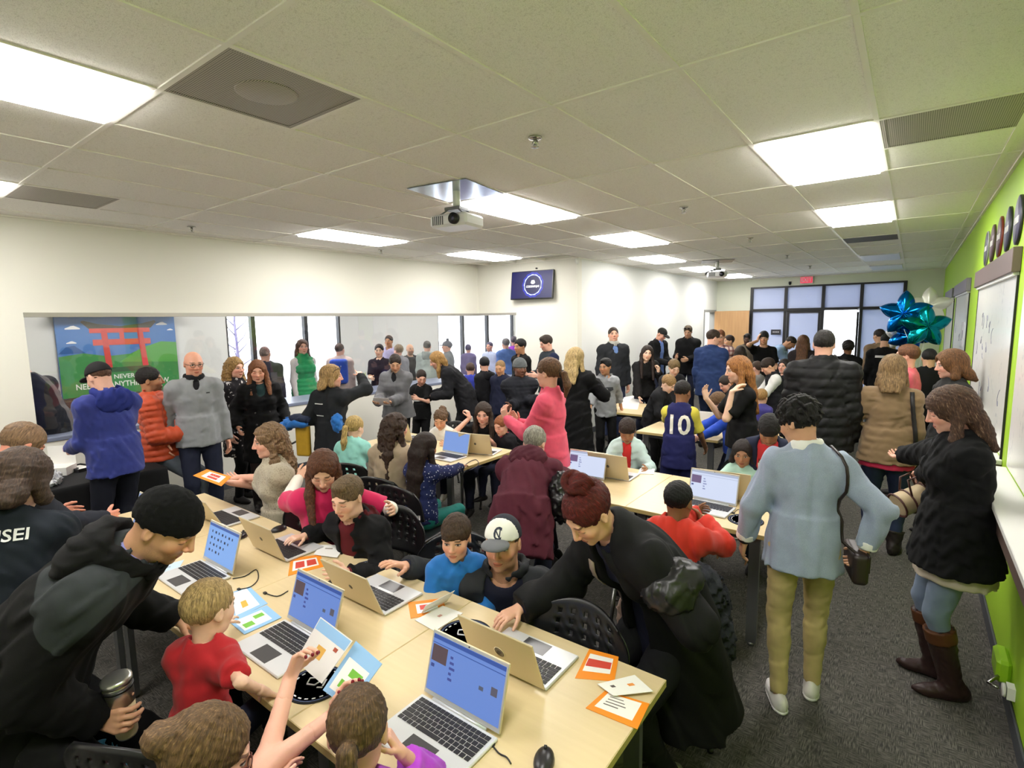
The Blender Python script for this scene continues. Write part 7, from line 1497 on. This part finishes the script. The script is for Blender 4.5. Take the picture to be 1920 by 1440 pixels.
# ---- things in hands and coats on the chair
def at_hand(J,n): return J['W'+n]+nrm(J['W'+n]-J['E'+n])*.07+np.array([J['pos'][0],J['pos'][1],0])
pR=J20['WR']+np.append(J20['pos'],0); pL=J20['WL']+np.append(J20['pos'],0)
def onplane(px,py,p0,n): d=ray(px,py); n=np.array(n); o=np.array([0,0,CAMZ]); return o+d*(np.dot(np.array(p0)-o,n)/np.dot(d,n))
pc=(-1.40,.93,.93); nv=(-.25,-.75,.6)
a0,a1,a2,a3=[onplane(px,py,pc,nv) for px,py in ((555,1240),(602,1157),(662,1202),(604,1282))]
card([a0,a1,a2,a3],(226,224,222),'raised white page with a small yellow picture, in the glasses woman\'s hand',th=.002,marks=[(.75,.02,.98,.98,BL),(.3,.35,.55,.6,(220,170,80)),(.62,.75,.7,.85,(170,80,60))])
nv=(-.05,-.75,.66)
a0,a1,a2,a3=[onplane(px,py,(-1.30,.945,.93),nv) for px,py in ((606,1294),(668,1202),(717,1245),(655,1330))]
card([a0,a1,a2,a3],BL,'raised blue page with two green strips, beside the white page',th=.002,inner=(.1,.12,.72,.88,WH),marks=[(.2,.3,.35,.5,GR),(.45,.4,.6,.8,GR)])
a0,a1,a2,a3=[onplane(px,py,(-3.5,1.78,.97),(.1,-.3,.9)) for px,py in ((362,892),(388,880),(434,894),(415,912))]
card([a0,a1,a2,a3],OR,'orange card held by the beige lace woman',th=.002,inner=(.2,.2,.85,.85,WH),marks=[(.3,.35,.48,.7,RD),(.55,.35,.75,.7,RD)])
w0=np.append(J7['pos'],0)+(J7['WL']+J7['WR'])/2+J7['cf']*.06
r_,f_=J7['cr'],J7['cf']; u_=nrm(np.array([0,0,.8])+f_*.5)
card([w0-r_*.1-u_*.04,w0+r_*.1-u_*.02,w0+r_*.1+u_*.1,w0-r_*.1+u_*.09],(222,216,220),'sheet of paper in the grey jacket woman\'s hands',th=.002,cat='paper')
h_=at_hand(J18,'R'); e=empty('travel_cup',(h_[0]+.03,h_[1]+.03,h_[2]-.05),0,'silver travel cup with a picture sleeve in the beanie man\'s hand','cup'); e.rotation_euler=(.08,.05,0)
MB().lathe([(.028,0),(.032,.01),(.040,.13)],(0,0,0),28).build('picture_sleeve',mat('cup_sleeve',srgb((196,176,140)),.3),e); MB().lathe([(.041,.13),(.043,.20),(.044,.205)],(0,0,0),28).build('steel_body',mat('steel',srgb((215,213,208)),.28,.85),e); MB().lathe([(.0445,.205),(.0445,.222),(.036,.228)],(0,0,0),28).build('lid',mat('steel',srgb((215,213,208)),.28,.85),e)
MB().lathe([(.0445,.186),(.0455,.19),(.0445,.194)],(0,0,0),28).build('black_ring',M_BPL,e)
h_=at_hand(J21p,'L'); e=empty('phone',tuple(h_),.4,'dark phone in the black cap man\'s hands','phone'); MB().b(-.035,.035,-.07,.07,-.004,.004,.002).build('body',M_BPL,e); MB().b(-.031,.031,-.064,.064,.004,.0046).build('screen',scr('p',(60,70,90),.5),e)
h_=at_hand(J16p,'R'); e=empty('paper_cup',(h_[0],h_[1],h_[2]-.05),0,'small white cup in the coral pink woman\'s hands','cup'); MB().lathe([(.028,0),(.038,.09)],(0,0,0),20).build('wall',M_WHITE,e); MB().lathe([(.039,.088),(.040,.092),(.038,.094)],(0,0,0),20).build('rim',M_WHITE,e)
h_=at_hand(J47,'R'); 
# coats heaped on the chair behind the red-haired woman: black shiny bag, grey-blue jacket
def heap(name,blobs,label,m,cat,sd,amp=.016,wl=.07,res=.011):
    o=np.array(blobs[0][0]); e=empty(name,(o[0],o[1],0),0,label,cat); F=Field()
    for c,r in blobs: F.u(el(np.array(c)-np.array([o[0],o[1],0]),r),.03)
    F.cut((0,0,-1),-.003); F.disp.append(wrinkle(amp,wl,sd)); F.disp.append(wrinkle(amp*.5,wl*.45,sd+1)); solid('bundle',F,res,m,e); return e
b=atz(1262,1085,1.0)+np.array([.02,-.1,0]); heap('shiny_bundle',[(b,(.10,.09,.085)),(b+np.array([.03,.05,.05]),(.08,.08,.06))],'crumpled shiny black bundle under the red-haired woman\'s arm',mat('shiny_black',srgb((18,18,20)),.42),'bag',41,.007,.08)
e=heap('chair_coat',[((-.80,2.62,.55),(.16,.13,.16)),((-.72,2.55,.42),(.12,.10,.18)),((-.78,2.50,.68),(.13,.10,.12))],'dark grey coat hanging on the chair behind the red puffer boy',fab((44,46,52)),'coat',43)
c=aty(1312,1120,2.55)-np.array([-.80,2.62,0]); F=Field(); F.u(el(c,(.035,.03,.10)),0); F.u(el(c+np.array([.03,0,-.1]),(.03,.03,.05)),.02); F.disp.append(wrinkle(.008,.05,45)); solid('blue_cuff',F,.009,fab((24,112,190)),e)
c=atz(1290,1270,.25); heap('blue_cloth',[(c,(.05,.05,.10)),(c+np.array([-.03,.0,-.06]),(.05,.05,.08))],'bright blue sleeve hanging below the long black coat',fab((24,112,190)),'coat',47,.008,.05)
h=atz(270,1225,.5); heap('teal_coat',[((-2.05,.42,.50),(.20,.10,.09)),((-2.15,.40,.42),(.15,.09,.12))],'teal jacket lying over a chair beside the small blond boy',fab((20,92,118)),'coat',51)
g=atz(1065,1165,.6); heap('taupe_bag',[((-.98,2.16,.62),(.05,.035,.12)),((-.96,2.16,.5),(.06,.04,.08))],'taupe bag with fringe hanging behind the empty chair',fab((168,140,126)),'bag',53,.006,.04)
e=empty('floor_paper',tuple(atz(1290,1130,.001)),.5,'white paper lying on the carpet under the table','paper'); MB().b(-.15,.15,-.11,.11,0,.003).build('sheet',mat('paper_floor',srgb((168,166,160)),.7),e); q=MB(); q.b(-.1,.05,-.05,-.045,.003,.0035); q.b(-.1,.08,-.02,-.015,.003,.0035); q.build('print',mat('print_grey',srgb((130,130,150)),.6),e)
# potted plant and counter clutter on the lobby ledge
o=atx(677,700,-6.95); e=empty('potted_plant',(o[0],o[1],OPZ0+.002),0,'small bright green plant in a dark pot on the lobby counter','plant'); MB().lathe([(.05,0),(.07,.12),(.06,.12)],(0,0,0),18).build('pot',M_BPL,e); q=MB(); g=np.random.default_rng(3)
for k in range(60):
    a,b_=g.uniform(0,6.28),g.uniform(.02,.09); q.tube([(0,0,.12),(math.cos(a)*b_*.6,math.sin(a)*b_*.6,.2),(math.cos(a)*b_,math.sin(a)*b_,.22+g.uniform(0,.06))],[.003,.006,.002],4)
o2=q.build('foliage',smat('leaf_lime','#b4d23c',.5),e); o2['kind']='stuff'
print('TRIS',TRI[0],'PEOPLE',sum(1 for o in bpy.data.objects if o.name.startswith('person')))
